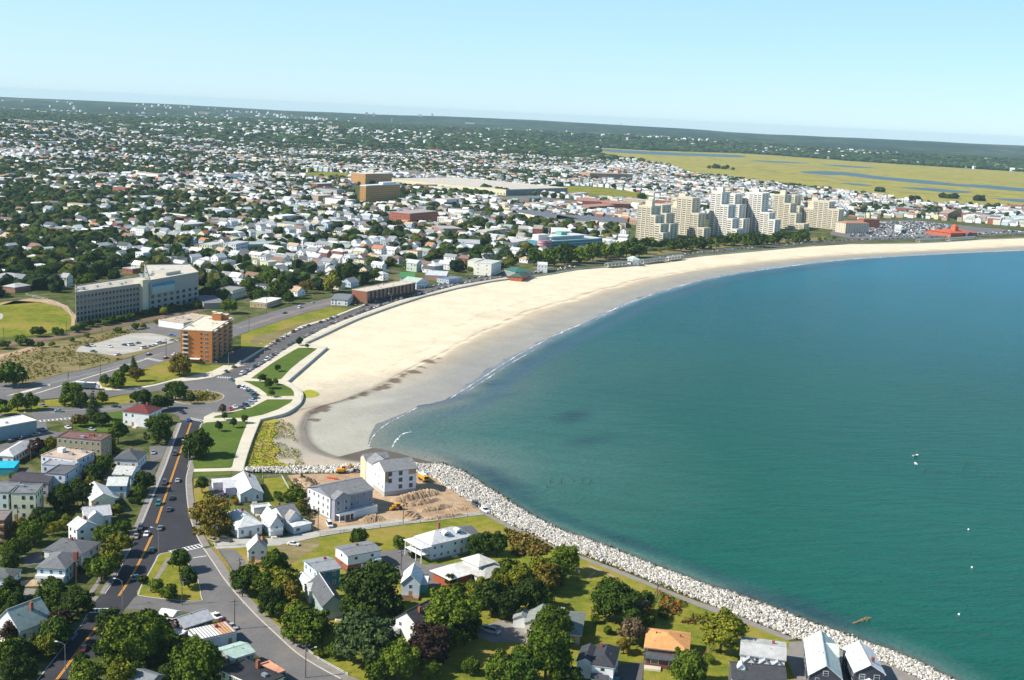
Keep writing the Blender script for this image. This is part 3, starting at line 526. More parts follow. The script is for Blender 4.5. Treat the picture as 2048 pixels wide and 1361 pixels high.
crosswalk((76, 843), (143, 837), 2.6, 8); crosswalk((434, 755), (462, 756), 2.6, 6); crosswalk((293, 717), (323, 723), 2.8, 8)
# rails on the ballast
for k, off in enumerate((-2.6, -1.2, 1.2, 2.6)):
    ribbon('rail', [(-60, 702), (0, 692), (60, 681.5), (120, 674), (200, 660), (300, 639), (380, 623.5), (428, 614.5)], 0.14, 0.2, 'steel', off=off, thick=0.14, kind='structure')
mbt = MB(); ln = smooth_open([P(u, v, 0) for u, v in [(-60, 702), (0, 692), (60, 681.5), (120, 674), (200, 660), (300, 639), (380, 623.5), (428, 614.5)]], 40); o0 = ln[0]
for i in range(0, len(ln) - 1, 1):
    p, q = ln[i], ln[i + 1]; d = (q - p).normalized(); nn = Vector((-d.y, d.x, 0))
    for s in (-1.9, 1.9):
        c = p - o0 + nn * s; mb_v = [c + d * a * 0.15 + nn * b * 1.25 + Vector((0, 0, z)) for z in (0, 0.1) for a, b in ((-1, -1), (1, -1), (1, 1), (-1, 1))]
        mbt.add(mb_v, [(4, 5, 6, 7), (0, 1, 5, 4), (1, 2, 6, 5), (2, 3, 7, 6), (3, 0, 4, 7)])
mbt.build('sleeper', 'timber', loc=(o0.x, o0.y, 0.055), kind='stuff')
# ------------------------------------------------------------------ right-hand neighbourhood
patch('lawn', [(412, 1098), (430, 1092), (560, 1090), (640, 1075), (700, 1065), (800, 1052), (965, 1030), (1008, 1050), (1075, 1081), (1173, 1121), (1315, 1178.5), (1400, 1215), (1482, 1243.5), (1575, 1280.5), (1588, 1290), (1600, 1420), (760, 1420), (770, 1385), (695, 1350), (648, 1325), (606, 1295), (562, 1256), (530, 1228), (495, 1190), (462, 1150), (442, 1120), (424, 1096)], 0.02, 'lawn', mask='lawn')
patch('construction_site', [(575, 951), (600, 949), (728, 946), (836, 946), (863, 953), (898, 978), (942, 1004), (968, 1022), (966, 1029), (800, 1048), (700, 1061), (640, 1070), (612, 1052), (622, 1010), (600, 985), (585, 965)], 0.03, 'soil', mask='road')
patch('gravel_street', [(424, 1080), (560, 1076), (612, 1066), (700, 1052), (800, 1040), (960, 1024), (968, 1029), (800, 1050), (700, 1063), (640, 1073), (560, 1091), (432, 1098)], 0.036, 'gravel', mask='road')
patch('dirt_yard', [(556, 1092), (590, 1084), (628, 1079), (640, 1088), (622, 1104), (606, 1112), (590, 1124), (566, 1128), (554, 1108)], 0.04, 'dry_grass', smooth=3)
patch('lawn', [(528, 957), (565, 954), (583, 968), (590, 1000), (606, 1014), (560, 1018), (530, 1010)], 0.04, 'lawn', mask='lawn')
patch('lawn', [(388, 958), (413, 960), (424, 1000), (429, 1018), (456, 1016), (470, 1010), (468, 1060), (450, 1080), (424, 1090), (412, 1075), (403, 1056), (393, 1024), (387, 985)], 0.03, 'lawn', mask='lawn')
patch('driveway', [(765, 1104), (800, 1097), (826, 1094), (838, 1120), (848, 1130), (905, 1128), (888, 1152), (858, 1160), (890, 1166), (886, 1178), (870, 1182), (840, 1160), (800, 1150), (775, 1140), (700, 1140), (700, 1112)], 0.045, 'asphalt_grey', mask='road')
patch('driveway', [(432, 1098), (470, 1100), (492, 1122), (486, 1150), (470, 1150), (452, 1120)], 0.04, 'asphalt_grey', mask='road')
patch('driveway', [(965, 1255), (1000, 1240), (1060, 1252), (1085, 1285), (1060, 1290), (1030, 1284), (985, 1285), (950, 1272)], 0.04, 'pavement', mask='road')
patch('driveway', [(1236, 1330), (1285, 1325), (1290, 1400), (1230, 1400)], 0.04, 'asphalt_mid')
for q in ([(1178, 1130), (1205, 1142), (1235, 1155), (1234, 1157.5), (1203, 1145), (1176, 1133)], [(1172, 1157), (1188, 1144), (1192, 1145), (1178, 1159)]): patch('worn_path', q, 0.05, 'soil')
patch('shore_path', [(942, 1006), (986, 1033), (1019, 1049), (1078, 1076), (1121, 1099), (1173.8, 1116), (1249, 1144), (1326, 1176.5), (1400, 1205), (1450, 1221), (1523, 1251), (1591, 1278), (1575, 1281), (1482, 1244), (1400, 1215), (1315, 1179), (1238, 1148), (1173.8, 1122), (1116, 1099), (1050, 1074), (1008.5, 1052), (964.5, 1028)], 0.05, 'pavement', mask='road')
patch('brick_court', [(1580, 1284), (1617, 1282), (1650, 1290), (1700, 1306), (1770, 1326), (1840, 1358), (1900, 1400), (1700, 1430), (1585, 1420), (1590, 1361), (1572, 1310)], 0.054, 'pavement', mask='road')
patch('meadow', [(488, 945), (493, 918), (507, 878), (521, 842), (546, 838), (560, 842), (548, 852), (556, 864), (544, 876), (552, 890), (560, 902), (548, 914), (566, 926), (590, 936), (560, 944)], -0.96, 'meadow', smooth=3, mask='lawn')
patch('dune_grass', [(607, 783), (620, 780), (634, 784), (638, 790), (625, 795), (608, 794)], -0.94, 'meadow', smooth=3)
# open ground in the middle distance
patch('marsh', [(1195, 300), (1300, 306), (1500, 312), (1700, 325), (2048, 345), (2250, 358), (2300, 425), (2048, 416), (1900, 411), (1800, 402), (1700, 386), (1620, 377), (1500, 364), (1440, 355), (1380, 350), (1340, 332), (1250, 318), (1200, 312)], 0.02, 'marsh', mask='open') if math.hypot(*P(1200, 310)[:2]) < RB else None
mp = [P(u, v, 0) for u, v in [(1195, 296), (1300, 302), (1500, 308), (1700, 323), (2048, 345), (2400, 366), (2400, 440), (2048, 417), (1900, 411), (1800, 402), (1700, 386), (1620, 377), (1500, 364), (1440, 355), (1380, 350), (1340, 332), (1250, 318), (1200, 312)]]
for o in [o for o in bpy.data.objects if o.name == 'marsh']: bpy.data.objects.remove(o)
MASKS[:] = [q for q in MASKS if q[0] != 'open']
patch('marsh', None, 1.2, 'marsh', world=mp, mask='open')
mat_plain('creek_water', (0.07, 0.125, 0.15), 0.5, 0.1, 0.01, spec=0.2)
for q in ([(1600, 344), (1640, 342.5), (1700, 345.5), (1750, 352), (1800, 357), (1860, 362), (1910, 368), (1980, 371), (2048, 377), (2200, 386), (2200, 393), (2048, 383.5), (1985, 378), (1930, 373.5), (1850, 368), (1790, 362), (1740, 357), (1690, 351), (1650, 350), (1615, 347)],
          [(1800, 375), (1850, 376), (1900, 380), (1945, 384), (1920, 386), (1870, 383), (1820, 378)], [(1680, 366), (1720, 368), (1745, 371), (1715, 371)], [(1990, 397), (2048, 399), (2150, 405), (2048, 405)], [(1200, 298), (1290, 303), (1380, 307), (1480, 311), (1480, 315), (1380, 312), (1290, 309), (1210, 303)], [(1500, 321), (1560, 323), (1620, 327), (1560, 326)], [(1640, 329), (1700, 332), (1760, 337), (1700, 335)]):
    patch('creek', q, 1.5, 'creek_water', smooth=3)
patch('playing_field', [(1106, 377), (1130, 372), (1200, 374), (1282, 386), (1330, 398), (1300, 405), (1230, 400), (1170, 396), (1110, 392)], 0.3, 'lawn', mask='open')
patch('playing_field', [(595, 346), (650, 343), (705, 347), (700, 358), (640, 358), (600, 354)], 0.3, 'lawn', mask='open')
patch('car_park', [(1670, 449), (1720, 443), (1830, 441), (1930, 452), (2048, 463), (2048, 466), (1900, 471), (1790, 477), (1700, 477), (1660, 470)], 0.06, 'asphalt_grey', mask='open')
patch('park_lawn', [(1060, 537), (1100, 528), (1200, 514), (1300, 505), (1420, 492), (1540, 482), (1650, 474), (1650, 480), (1513, 490), (1400, 500), (1300, 512.5), (1210, 521), (1150, 529), (1080, 539)], 0.04, 'dry_grass', mask='lawn')
patch('car_park', [(990, 395), (1060, 392), (1270, 415), (1260, 425), (1100, 408), (1010, 405)], 0.06, 'asphalt_grey', mask='open')

patch('driveway', [(298, 893), (334, 891), (324, 917), (302, 925), (300, 908)], 0.05, 'asphalt_grey', mask='road')
patch('driveway', [(278, 926), (319, 925), (303, 958), (262, 963), (263, 950)], 0.05, 'asphalt_mid', mask='road')
patch('driveway', [(158, 1118), (200, 1112), (206, 1126), (200, 1137), (156, 1140)], 0.05, 'asphalt_mid', mask='road')
patch('driveway', [(44, 1112), (84, 1104), (84, 1128), (50, 1132)], 0.05, 'asphalt_grey', mask='road')
patch('brick_terrace', [(36, 1163), (78, 1158), (84, 1172), (40, 1174)], 0.05, 'soil')
patch('yard', [(130, 905), (190, 930), (232, 945), (214, 970), (165, 975), (140, 960)], 0.045, 'asphalt_mid')
ribbon('footpath', [(300, 1180), (312, 1158), (326, 1136), (338, 1116)], 1.5, 0.17, 'pavement', kind='structure')
ribbon('footpath', [(178, 1190), (196, 1166), (206, 1148), (226, 1120)], 1.6, 0.05, 'pavement', kind='structure')

for q in ([(1420, 318), (1480, 326), (1530, 324), (1600, 334), (1680, 337)], [(1500, 342), (1560, 346), (1640, 352), (1700, 362), (1780, 366)], [(1640, 362), (1740, 374), (1820, 386), (1900, 392), (2000, 394)], [(1380, 330), (1440, 338), (1500, 336), (1560, 346)], [(1850, 352), (1900, 358), (1960, 362), (2048, 366)], [(1900, 400), (1960, 404), (2048, 410)]):
    ribbon('creek', q, 7, 1.45, 'creek_water', k=8, kind='structure')
# ------------------------------------------------------------------ windows, doors shared by every building
def _win(name, fr=0.14, mats=('trim_white', 'window_pane'), mull=True):
    mb = MB(); mb.box(-0.5, 0.5, -0.05, 0.02, -0.5, 0.5, 0)
    if mull: mb.box(-0.5 + fr, 0.5 - fr, -0.07, -0.05, -0.5 + fr * .8, -0.03, 1); mb.box(-0.5 + fr, 0.5 - fr, -0.07, -0.05, 0.03, 0.5 - fr * .8, 1)
    else: mb.box(-0.5 + fr, 0.5 - fr, -0.07, -0.05, -0.5 + fr, 0.5 - fr, 1)
    return mb.mesh(name, list(mats))
ME_WIN = _win('window', 0.07); ME_DARK = _win('window', 0.05, ('rail_dark', 'window_pane'), False); ME_TEAL = _win('window', 0.02, ('glass_teal', 'glass_teal'), False)
_d = MB(); _d.box(-0.5, 0.5, -0.05, 0.02, 0, 1, 0); ME_DOOR = _d.mesh('door', ['timber'])
FOOT = []
def fx(x, y, r, rz=0.0, hw=None, hd=None): FOOT.append((x, y, math.cos(rz), math.sin(rz), hw or r, hd or r))
def put(me, name, parent, x, y, z, rz, sx, sz, color=None):
    o = bpy.data.objects.new(name, me); COL.objects.link(o); o.parent = parent; o.location = (x, y, z); o.rotation_euler = (0, 0, rz); o.scale = (sx, 1, sz)
    if color: o.color = (*color, 1)
    return o
def wall_windows(root, w, d, z0, z1, floors, step, faces, rg, me=None, sx=1.0, sz=1.35, miss=0.12, door=True, xoff=0.0, yoff=0.0):
    fh = (z1 - z0) / floors; me = me or ME_WIN
    for f in faces:
        Lw = w if f in 'fb' else d; k = max(1, int((Lw - 0.6) / (step * .85))); rz = {'f': 0, 'b': PI, 'l': -PI / 2, 'r': PI / 2}[f]
        dk = rg.randrange(k) if (door and f == 'f') else -1
        for fl in range(floors):
            for i in range(k):
                if rg.random() < miss: continue
                t = -Lw / 2 + Lw * (i + 0.5) / k; zc = z0 + fh * (fl + 0.55)
                x, y = {'f': (t, -d / 2), 'b': (-t, d / 2), 'l': (-w / 2, -t), 'r': (w / 2, t)}[f]
                if fl == 0 and i == dk: put(ME_DOOR, 'door', root, x + xoff, y + yoff, z0 + 0.05, rz, 1.1, 2.1); continue
                put(me, 'window', root, x + xoff, y + yoff, zc, rz, sx * 1.12, sz * 1.08 * min(1, fh / 2.6))
def gable_poly(w, d, h, rise, axis):
    """walls with gable ends as one closed mesh; axis x: ridge runs along x"""
    mb = MB()
    if axis == 'y': mb.extr_y([(-w / 2, 0), (w / 2, 0), (w / 2, h), (0, h + rise), (-w / 2, h)], -d / 2, d / 2)
    else:
        pl = [(-d / 2, 0), (d / 2, 0), (d / 2, h), (0, h + rise), (-d / 2, h)]
        vv = [(-w / 2, y, z) for y, z in pl] + [(w / 2, y, z) for y, z in pl]
        mb.add(vv, [(4, 3, 2, 1, 0), (5, 6, 7, 8, 9)] + [(i, (i + 1) % 5, (i + 1) % 5 + 5, i + 5) for i in range(5)])
    return mb
def gable_roof(w, d, h, rise, axis, ov, th=0.22):
    mb = MB(); hw = (w if axis == 'y' else d) / 2; hl = (d if axis == 'y' else w) / 2 + ov; sl = rise / hw; e = hw + ov; ze = h - sl * ov + 0.03; zr = h + rise + 0.03
    for s in (-1, 1):
        q = [(0, zr), (s * e, ze), (s * e, ze + th), (0, zr + th)]
        vv = [((a, -hl, z) if axis == 'y' else (-hl, a, z)) for a, z in q] + [((a, hl, z) if axis == 'y' else (hl, a, z)) for a, z in q]
        ff = [(0, 1, 2, 3), (7, 6, 5, 4), (1, 5, 6, 2), (3, 2, 6, 7), (0, 4, 5, 1)]
        mb.add(vv, ff)
    return mb
def hip_roof(w, d, h, rise, ov, th=0.18, ridge=None):
    mb = MB(); W, Dd = w / 2 + ov, d / 2 + ov; z0 = h + 0.03; m_ = min(W, Dd)
    r = ridge if ridge is not None else max(W, Dd) - m_
    ra = [(-r, 0), (r, 0)] if W >= Dd else [(0, -r), (0, r)]
    if r < 0.1: ra = [(-0.1, 0), (0.1, 0)]
    b = [(-W, -Dd), (W, -Dd), (W, Dd), (-W, Dd)]
    vv = [(x, y, z0) for x, y in b] + [(x, y, z0 + th) for x, y in b] + [(ra[0][0], ra[0][1], z0 + th + rise), (ra[1][0], ra[1][1], z0 + th + rise)]
    ff = [(3, 2, 1, 0), (0, 1, 5, 4), (1, 2, 6, 5), (2, 3, 7, 6), (3, 0, 4, 7)]
    ff += [(4, 5, 9, 8), (5, 6, 9), (6, 7, 8, 9), (7, 4, 8)] if (W >= Dd or r < 0.1) else [(4, 5, 8), (5, 6, 9, 8), (6, 7, 9), (7, 4, 8, 9)]
    mb.add(vv, ff); return mb
def flat_roof(w, d, h, par=0.4, inset=0.35):
    mb = MB(); mb.box(-w / 2 - .12, w / 2 + .12, -d / 2 - .12, -d / 2 + inset, h, h + par); mb.box(-w / 2 - .12, w / 2 + .12, d / 2 - inset, d / 2 + .12, h, h + par)
    mb.box(-w / 2 - .12, -w / 2 + inset, -d / 2 + inset, d / 2 - inset, h, h + par); mb.box(w / 2 - inset, w / 2 + .12, -d / 2 + inset, d / 2 - inset, h, h + par)
    mb.box(-w / 2 + inset, w / 2 - inset, -d / 2 + inset, d / 2 - inset, h + 0.0, h + 0.12); return mb
HID = [0]
def house_at(label, cx, cy, rz, w, d, h, roof='gable', axis='x', rise=None, wall=(.75, .75, .73), roofc=(.3, .3, .3), floors=2, name='house', cat='house', group=None, ov=0.4, chim=0, wmat='paint', faces='flrb',
             step=2.9, z=0.0, me=None, sx=1.0, sz=1.35, miss=0.12, par=0.4, door=True, rmat=None, wz0=0.3, units=0, found=None):
    rg = random.Random(int(cx * 7 + cy * 13) & 0xffff); HID[0] += 1
    root = empty(name, (cx, cy, z), rz, label=label, cat=cat, group=group); fx(cx, cy, 0, rz, w / 2 + 2, d / 2 + 2)
    if rise is None: rise = 0.42 * min(w, d) * (0.8 if roof == 'gable' else 0.6)
    if roof == 'gable': wb = gable_poly(w, d, h, rise, axis); rb = gable_roof(w, d, h, rise, axis, ov)
    else:
        wb = MB(); wb.box(-w / 2, w / 2, -d / 2, d / 2, 0, h); rb = hip_roof(w, d, h, rise, ov) if roof == 'hip' else flat_roof(w, d, h, par)
    wb.build('wall', wmat, root, color=wall)
    ro = rb.build('roof', rmat or ('flat_roofing' if roof == 'flat' else 'shingle'), root, color=roofc)
    if found:
        fb = MB(); fb.box(-w / 2 - .03, w / 2 + .03, -d / 2 - .03, d / 2 + .03, 0, found[0]); fb.build('foundation', 'paint', root, color=found[1])
    if floors: wall_windows(root, w, d, wz0, h, floors, step, faces, rg, me, sx, sz, miss, door)
    for k in range(chim if math.hypot(cx, cy) >= 640 else 0):
        cb = MB(); x = rg.uniform(-.25, .25) * w; y = rg.uniform(-.2, .2) * d; zt = h + (rise if roof != 'flat' else 0) + 0.9
        cb.box(x - .4, x + .4, y - .4, y + .4, h, zt); cb.box(x - .48, x + .48, y - .48, y + .48, zt, zt + .12); cb.build('chimney', 'chimney_brick', ro)
    if math.hypot(cx, cy) < 640 and cat in ('house', 'garage'):
        if roof != 'flat':
            for k in range(2 + (w * d > 120)):
                x, y = rg.uniform(-.32, .32) * w, rg.uniform(-.32, .32) * d; q = abs(y) / (d / 2) if axis == 'x' else abs(x) / (w / 2); q = max(q, abs(x) / (w / 2), abs(y) / (d / 2)) if roof == 'hip' else q
                zr = h + rise * (1 - q); cb = MB(); cb.tube((x, y, zr - .3), (x, y, zr + .55), .14, .14, 6); cb.build('vent_pipe', 'steel' if k % 2 else 'machine_dark', ro)
            if roof == 'gable':
                cb = MB(); zc = h + rise + .26; e = (w if axis == 'x' else d) / 2 + ov
                cb.box(*((-e, e, -.16, .16) if axis == 'x' else (-.16, .16, -e, e)), zc - .14, zc + .05); cb.build('ridge_cap', 'shingle', ro, color=tuple(c * .8 for c in roofc))
        for s_ in (-1, 1):
            cb = MB()
            if roof != 'gable' or axis == 'x': cb.box(-w / 2 - ov, w / 2 + ov, s_ * (d / 2 + .16) - .09, s_ * (d / 2 + .16) + .09, h - .34, h - .14)
            else: cb.box(s_ * (w / 2 + .16) - .09, s_ * (w / 2 + .16) + .09, -d / 2 - ov, d / 2 + ov, h - .34, h - .14)
            cb.build('gutter', 'trim_white', root)
        if not found: cb = MB(); cb.box(-w / 2 - .04, w / 2 + .04, -d / 2 - .04, d / 2 + .04, -.1, .55); cb.build('foundation', 'paint', root, color=(.30, .29, .27))
        if not chim and rg.random() < .5: chim = 1
        if door: cb = MB(); x = rg.uniform(-.3, .3) * w; cb.box(x - 1, x + 1, -d / 2 - 1.5, -d / 2, 0, .5); cb.box(x - 1, x + 1, -d / 2 - 2.0, -d / 2 - 1.5, 0, .25); cb.build('front_step', 'concrete', root)
    for k in range(chim if math.hypot(cx, cy) < 640 and cat == 'house' else 0):
        if k: break
        x, y = (rg.uniform(-.3, .3) * w, 0.18 * d) if axis == 'x' else (.18 * w, rg.uniform(-.3, .3) * d); cb = MB(); cb.box(x - .42, x + .42, y - .42, y + .42, h, h + (rise if roof != 'flat' else .4) + .7); cb.build('chimney', 'chimney_brick', ro)
    for k in range(units):
        cb = MB(); x = rg.uniform(-.4, .4) * w; y = rg.uniform(-.35, .35) * d; s = rg.uniform(.5, 1.1); cb.box(x - s, x + s, y - s * .7, y + s * .7, h + .1, h + .1 + s); cb.build('roof_vent', 'steel', ro)
    return root
def frame3(p0, p1, p2, h, side='r', z=0.0):
    A, B, C = P(*p0, h + z), P(*p1, h + z), P(*p2, h + z); e = B - A; e.z = 0; w_ = e.length; e.normalize(); yv = Vector((-e.y, e.x, 0))
    d_ = (C - (B if side == 'r' else A)).dot(yv); d_ = max(2.5, d_); c = (A + B) / 2 + yv * d_ / 2
    return c.x, c.y, math.atan2(e.y, e.x), w_, d_
def house(label, p0, p1, p2, h, side='r', **k):
    cx, cy, rz, w_, d_ = frame3(p0, p1, p2, h, side, k.get('z', 0.0))
    r = house_at(label, cx, cy, rz, w_, d_, h, **k); r['_wd'] = (w_, d_)
    return r, w_, d_
def pbox(root, name, x0, x1, y0, y1, z0, z1, mat='paint', color=None):
    mb = MB(); mb.box(x0, x1, y0, y1, z0, z1); return mb.build(name, mat, root, color=color)
def proof(root, name, x, y, w, d, h, rise, axis, color, ov=0.3, mat='shingle', kind='gable', wallc=None, z0=0.0):
    """a wing, porch or dormer: its own walls (if coloured) and roof"""
    if wallc:
        wb = gable_poly(w, d, h, rise, axis) if kind == 'gable' else MB()
        if kind != 'gable': wb.box(-w / 2, w / 2, -d / 2, d / 2, 0, h)
        o = wb.build(name, 'paint', root, (x, y, z0), color=wallc)
        rb = gable_roof(w, d, h, rise, axis, ov) if kind == 'gable' else (hip_roof(w, d, h, rise, ov) if kind == 'hip' else flat_roof(w, d, h, 0.2))
        rb.build(name.split('_')[0] + '_roof', mat, o, color=color); return o
    rb = gable_roof(w, d, h, rise, axis, ov) if kind == 'gable' else (hip_roof(w, d, h, rise, ov) if kind == 'hip' else flat_roof(w, d, h, 0.2))
    return rb.build(name, mat, root, (x, y, z0), color=color)

# ------------------------------------------------------------------ trees
def ico(sub=1):
    t = (1 + 5 ** .5) / 2; v = [(-1, t, 0), (1, t, 0), (-1, -t, 0), (1, -t, 0), (0, -1, t), (0, 1, t), (0, -1, -t), (0, 1, -t), (t, 0, -1), (t, 0, 1), (-t, 0, -1), (-t, 0, 1)]
    v = [Vector(p).normalized() for p in v]
    f = [(0, 11, 5), (0, 5, 1), (0, 1, 7), (0, 7, 10), (0, 10, 11), (1, 5, 9), (5, 11, 4), (11, 10, 2), (10, 7, 6), (7, 1, 8), (3, 9, 4), (3, 4, 2), (3, 2, 6), (3, 6, 8), (3, 8, 9), (4, 9, 5), (2, 4, 11), (6, 2, 10), (8, 6, 7), (9, 8, 1)]
    for _ in range(sub):
        c = {}; g = []
        def mid(a, b):
            k = (min(a, b), max(a, b))
            if k not in c: v.append(((v[a] + v[b]) / 2).normalized()); c[k] = len(v) - 1
            return c[k]
        for a, b, d in f: x, y, z = mid(a, b), mid(b, d), mid(d, a); g += [(a, x, z), (b, y, x), (d, z, y), (x, y, z)]
        f = g
    return np.array([tuple(p) for p in v]), np.array(f)
ICO0 = ico(0); ICO1 = ico(1)
def leaf_quads(pts, nrm, size, rs):
    n_ = len(pts); a = rs.normal(size=(n_, 3)); a -= nrm * (a * nrm).sum(1, keepdims=True) * 0.6; a /= np.linalg.norm(a, axis=1, keepdims=True) + 1e-9
    b = np.cross(nrm + 0.5 * rs.normal(size=(n_, 3)), a); b /= np.linalg.norm(b, axis=1, keepdims=True) + 1e-9
    s = size * rs.uniform(0.6, 1.35, (n_, 1)); s2 = s * rs.uniform(0.55, 0.95, (n_, 1))
    V = np.stack([pts - a * s - b * s2 * .4, pts - b * s2 + a * s * .1, pts + a * s + b * s2 * .3, pts + b * s2 - a * s * .1], 1).reshape(-1, 3)
    return V, np.arange(4 * n_).reshape(-1, 4)
def crown_mesh(name, seed, nl, nq, size, shape='round', hr=0.9):
    """unit crown: one metre wide, hr tall, centred on its middle"""
    rs = np.random.RandomState(seed); V = []; F3 = []; F4 = []; nv = 0
    if shape == 'cone':
        lob = [(np.array([rs.normal() * .03, rs.normal() * .03, -hr / 2 + hr * (t + .04)]), 0.46 * (1 - t) + 0.05, 0.5) for t in np.linspace(0.02, 0.93, nl)]
    else:
        lob = []
        for i in range(nl):
            a = rs.uniform(0, 2 * PI); ph = rs.uniform(-0.75, 1.0); rr = rs.uniform(0.08, 0.22) * (14 / nl) ** .25; ph = ph if i % 5 else rs.uniform(.3, 1.15)
            c = np.array([math.cos(a) * math.sqrt(max(0, 1 - ph * ph * .8)), math.sin(a) * math.sqrt(max(0, 1 - ph * ph * .8)), ph * hr * 1.0]) * (0.5 - rr) * rs.uniform(.72, 1.16)
            c[2] += 0.0; lob.append((c, rr, rs.uniform(.75, 1.05)))
        lob.append((np.array([0, 0, 0.0]), 0.34, hr))
    area = np.array([r * r for _, r, _ in lob]); cnt = (area / area.sum() * nq).astype(int)
    for (c, r, fl), k in zip(lob, cnt):
        iv, jf = ICO1; d = 1 + 0.22 * rs.normal(size=(len(iv), 1)); vv = iv * d * r * 0.70 * np.array([1, 1, fl]) + c
        V.append(vv); F3.append(jf + nv); nv += len(vv)
        if k < 1: continue
        p = rs.normal(size=(k, 3)); p /= np.linalg.norm(p, axis=1, keepdims=True); p[:, 2] = np.where(p[:, 2] < -0.5, -p[:, 2], p[:, 2])
        q = p * r * rs.uniform(0.70, 1.32, (k, 1)) * np.array([1, 1, fl]) + c
        lv, lf = leaf_quads(q, p, size, rs); V.append(lv); F4.append(lf + nv); nv += len(lv)
    V = np.vstack(V); me = bpy.data.meshes.new(name); me.from_pydata(V.tolist(), [], np.vstack(F3).tolist() + np.vstack(F4).tolist())
    me.materials.append(MATS['leaf']); me.update(); return me
def trunk_mesh(seed, limbs=4):
    rg = random.Random(seed); mb = MB(); mb.tube((0, 0, 0), (0.01, 0.0, 0.6), 0.035, 0.022, 7)
    for i in range(limbs):
        a = 2 * PI * i / limbs + rg.random(); z = rg.uniform(0.3, 0.5); mb.tube((0, 0, z), (0.17 * math.cos(a), 0.17 * math.sin(a), z + rg.uniform(.2, .32)), 0.016, 0.006, 5)
    mb.tube((0.01, 0, 0.58), (0.0, 0.02, 0.85), 0.021, 0.006, 5); return mb.mesh('trunk', ['bark'])
CR = {'r': [crown_mesh('crown', 10 + i, 22 + i, 2600, 0.042) for i in range(5)], 'R': [crown_mesh('crown', 30 + i, 44, 6000, 0.027) for i in range(4)],
      'c': [crown_mesh('crown', 50 + i, 11, 2200, 0.045, 'cone', 2.0) for i in range(2)], 's': [crown_mesh('crown', 60 + i, 12, 1300, 0.055, hr=0.75) for i in range(2)],
      'w': [crown_mesh('crown', 70, 34, 5200, 0.028, hr=0.95)], 'm': [crown_mesh('crown', 80 + i, 12, 420, 0.08) for i in range(4)], 'u': [crown_mesh('crown', 90, 10, 620, 0.028)]}
TR = [trunk_mesh(i) for i in range(3)]
LC = {'d': (0.038, 0.064, 0.014), 'g': (0.078, 0.120, 0.016), 'y': (0.150, 0.160, 0.020), 'p': (0.048, 0.030, 0.026), 'o': (0.16, 0.125, 0.026), 'b': (0.058, 0.090, 0.036), 'l': (0.115, 0.160, 0.020), 'n': (0.054, 0.092, 0.016), 'a': (0.15, 0.11, 0.075), 'e': (0.30, 0.17, 0.02)}
LWORD = {'d': 'dark green', 'g': 'mid green', 'y': 'yellow green', 'p': 'purple brown', 'o': 'olive and orange', 'b': 'blue green', 'l': 'light green', 'n': 'deep green', 'a': 'thin bare brown', 'e': 'orange'}
TREES = []
def tree_at(x, y, W, H, shape, col, label, group=None, name=None, z=0.0, seed=None, cat=None):
    rg = random.Random(int(x * 3 + y * 5) & 0xfffff)
    shrub = shape == 's'; name = name or ('shrub' if shrub else 'conifer_tree' if shape == 'c' else 'broadleaf_tree')
    root = empty(name, (x, y, z), rg.random() * 6.28, label=label, cat=cat or ('shrub' if shrub else 'tree'), group=group)
    c = LC[col]; j = rg.uniform(0.82, 1.2); me = rg.choice(CR[shape]); hr = {'c': 2.0, 's': .75, 'w': .95}.get(shape, 0.9)
    cz = W * hr * 0.5 if shape in 'cs' else max(W * hr * 0.44, H * 0.54 - .07 * W)
    o = bpy.data.objects.new('crown', me); COL.objects.link(o); o.parent = root; sc = W * 1.07
    hs = sc * (H / (W * 2.0) if shape == 'c' else 1.0); o.scale = (sc * rg.uniform(.9, 1.1), sc * rg.uniform(.82, 1.12), hs * rg.uniform(.88, 1.12)); o.rotation_euler = (rg.uniform(-.14, .14), rg.uniform(-.14, .14), 0); o.location = (0, 0, H * 0.52 if shape == 'c' else cz); o.color = (c[0] * j, c[1] * j, c[2] * j, 1)
    if not shrub:
        t = bpy.data.objects.new('trunk', rg.choice(TR)); COL.objects.link(t); t.parent = root; t.scale = (H * .8, H * .8, H * .9)
    fx(x, y, W * 0.35); TREES.append(root); return root
def tree(u, v, wpx, col, label, shape='r', hratio=1.05, group=None, name=None, z=0.0):
    p = P(u, v, z + 5); W = wpx / ppm(p)
    for _ in range(3):
        H = W * hratio + (1.0 if shape not in 'cs' else 0); zc = {'c': .5 * H, 's': .37 * W}.get(shape, max(.40 * W, H * .54 - .07 * W)); p = P(u, v, z + zc); W = wpx / ppm(p)
    return tree_at(p.x, p.y, W, H, shape, col, label, group, name, z)

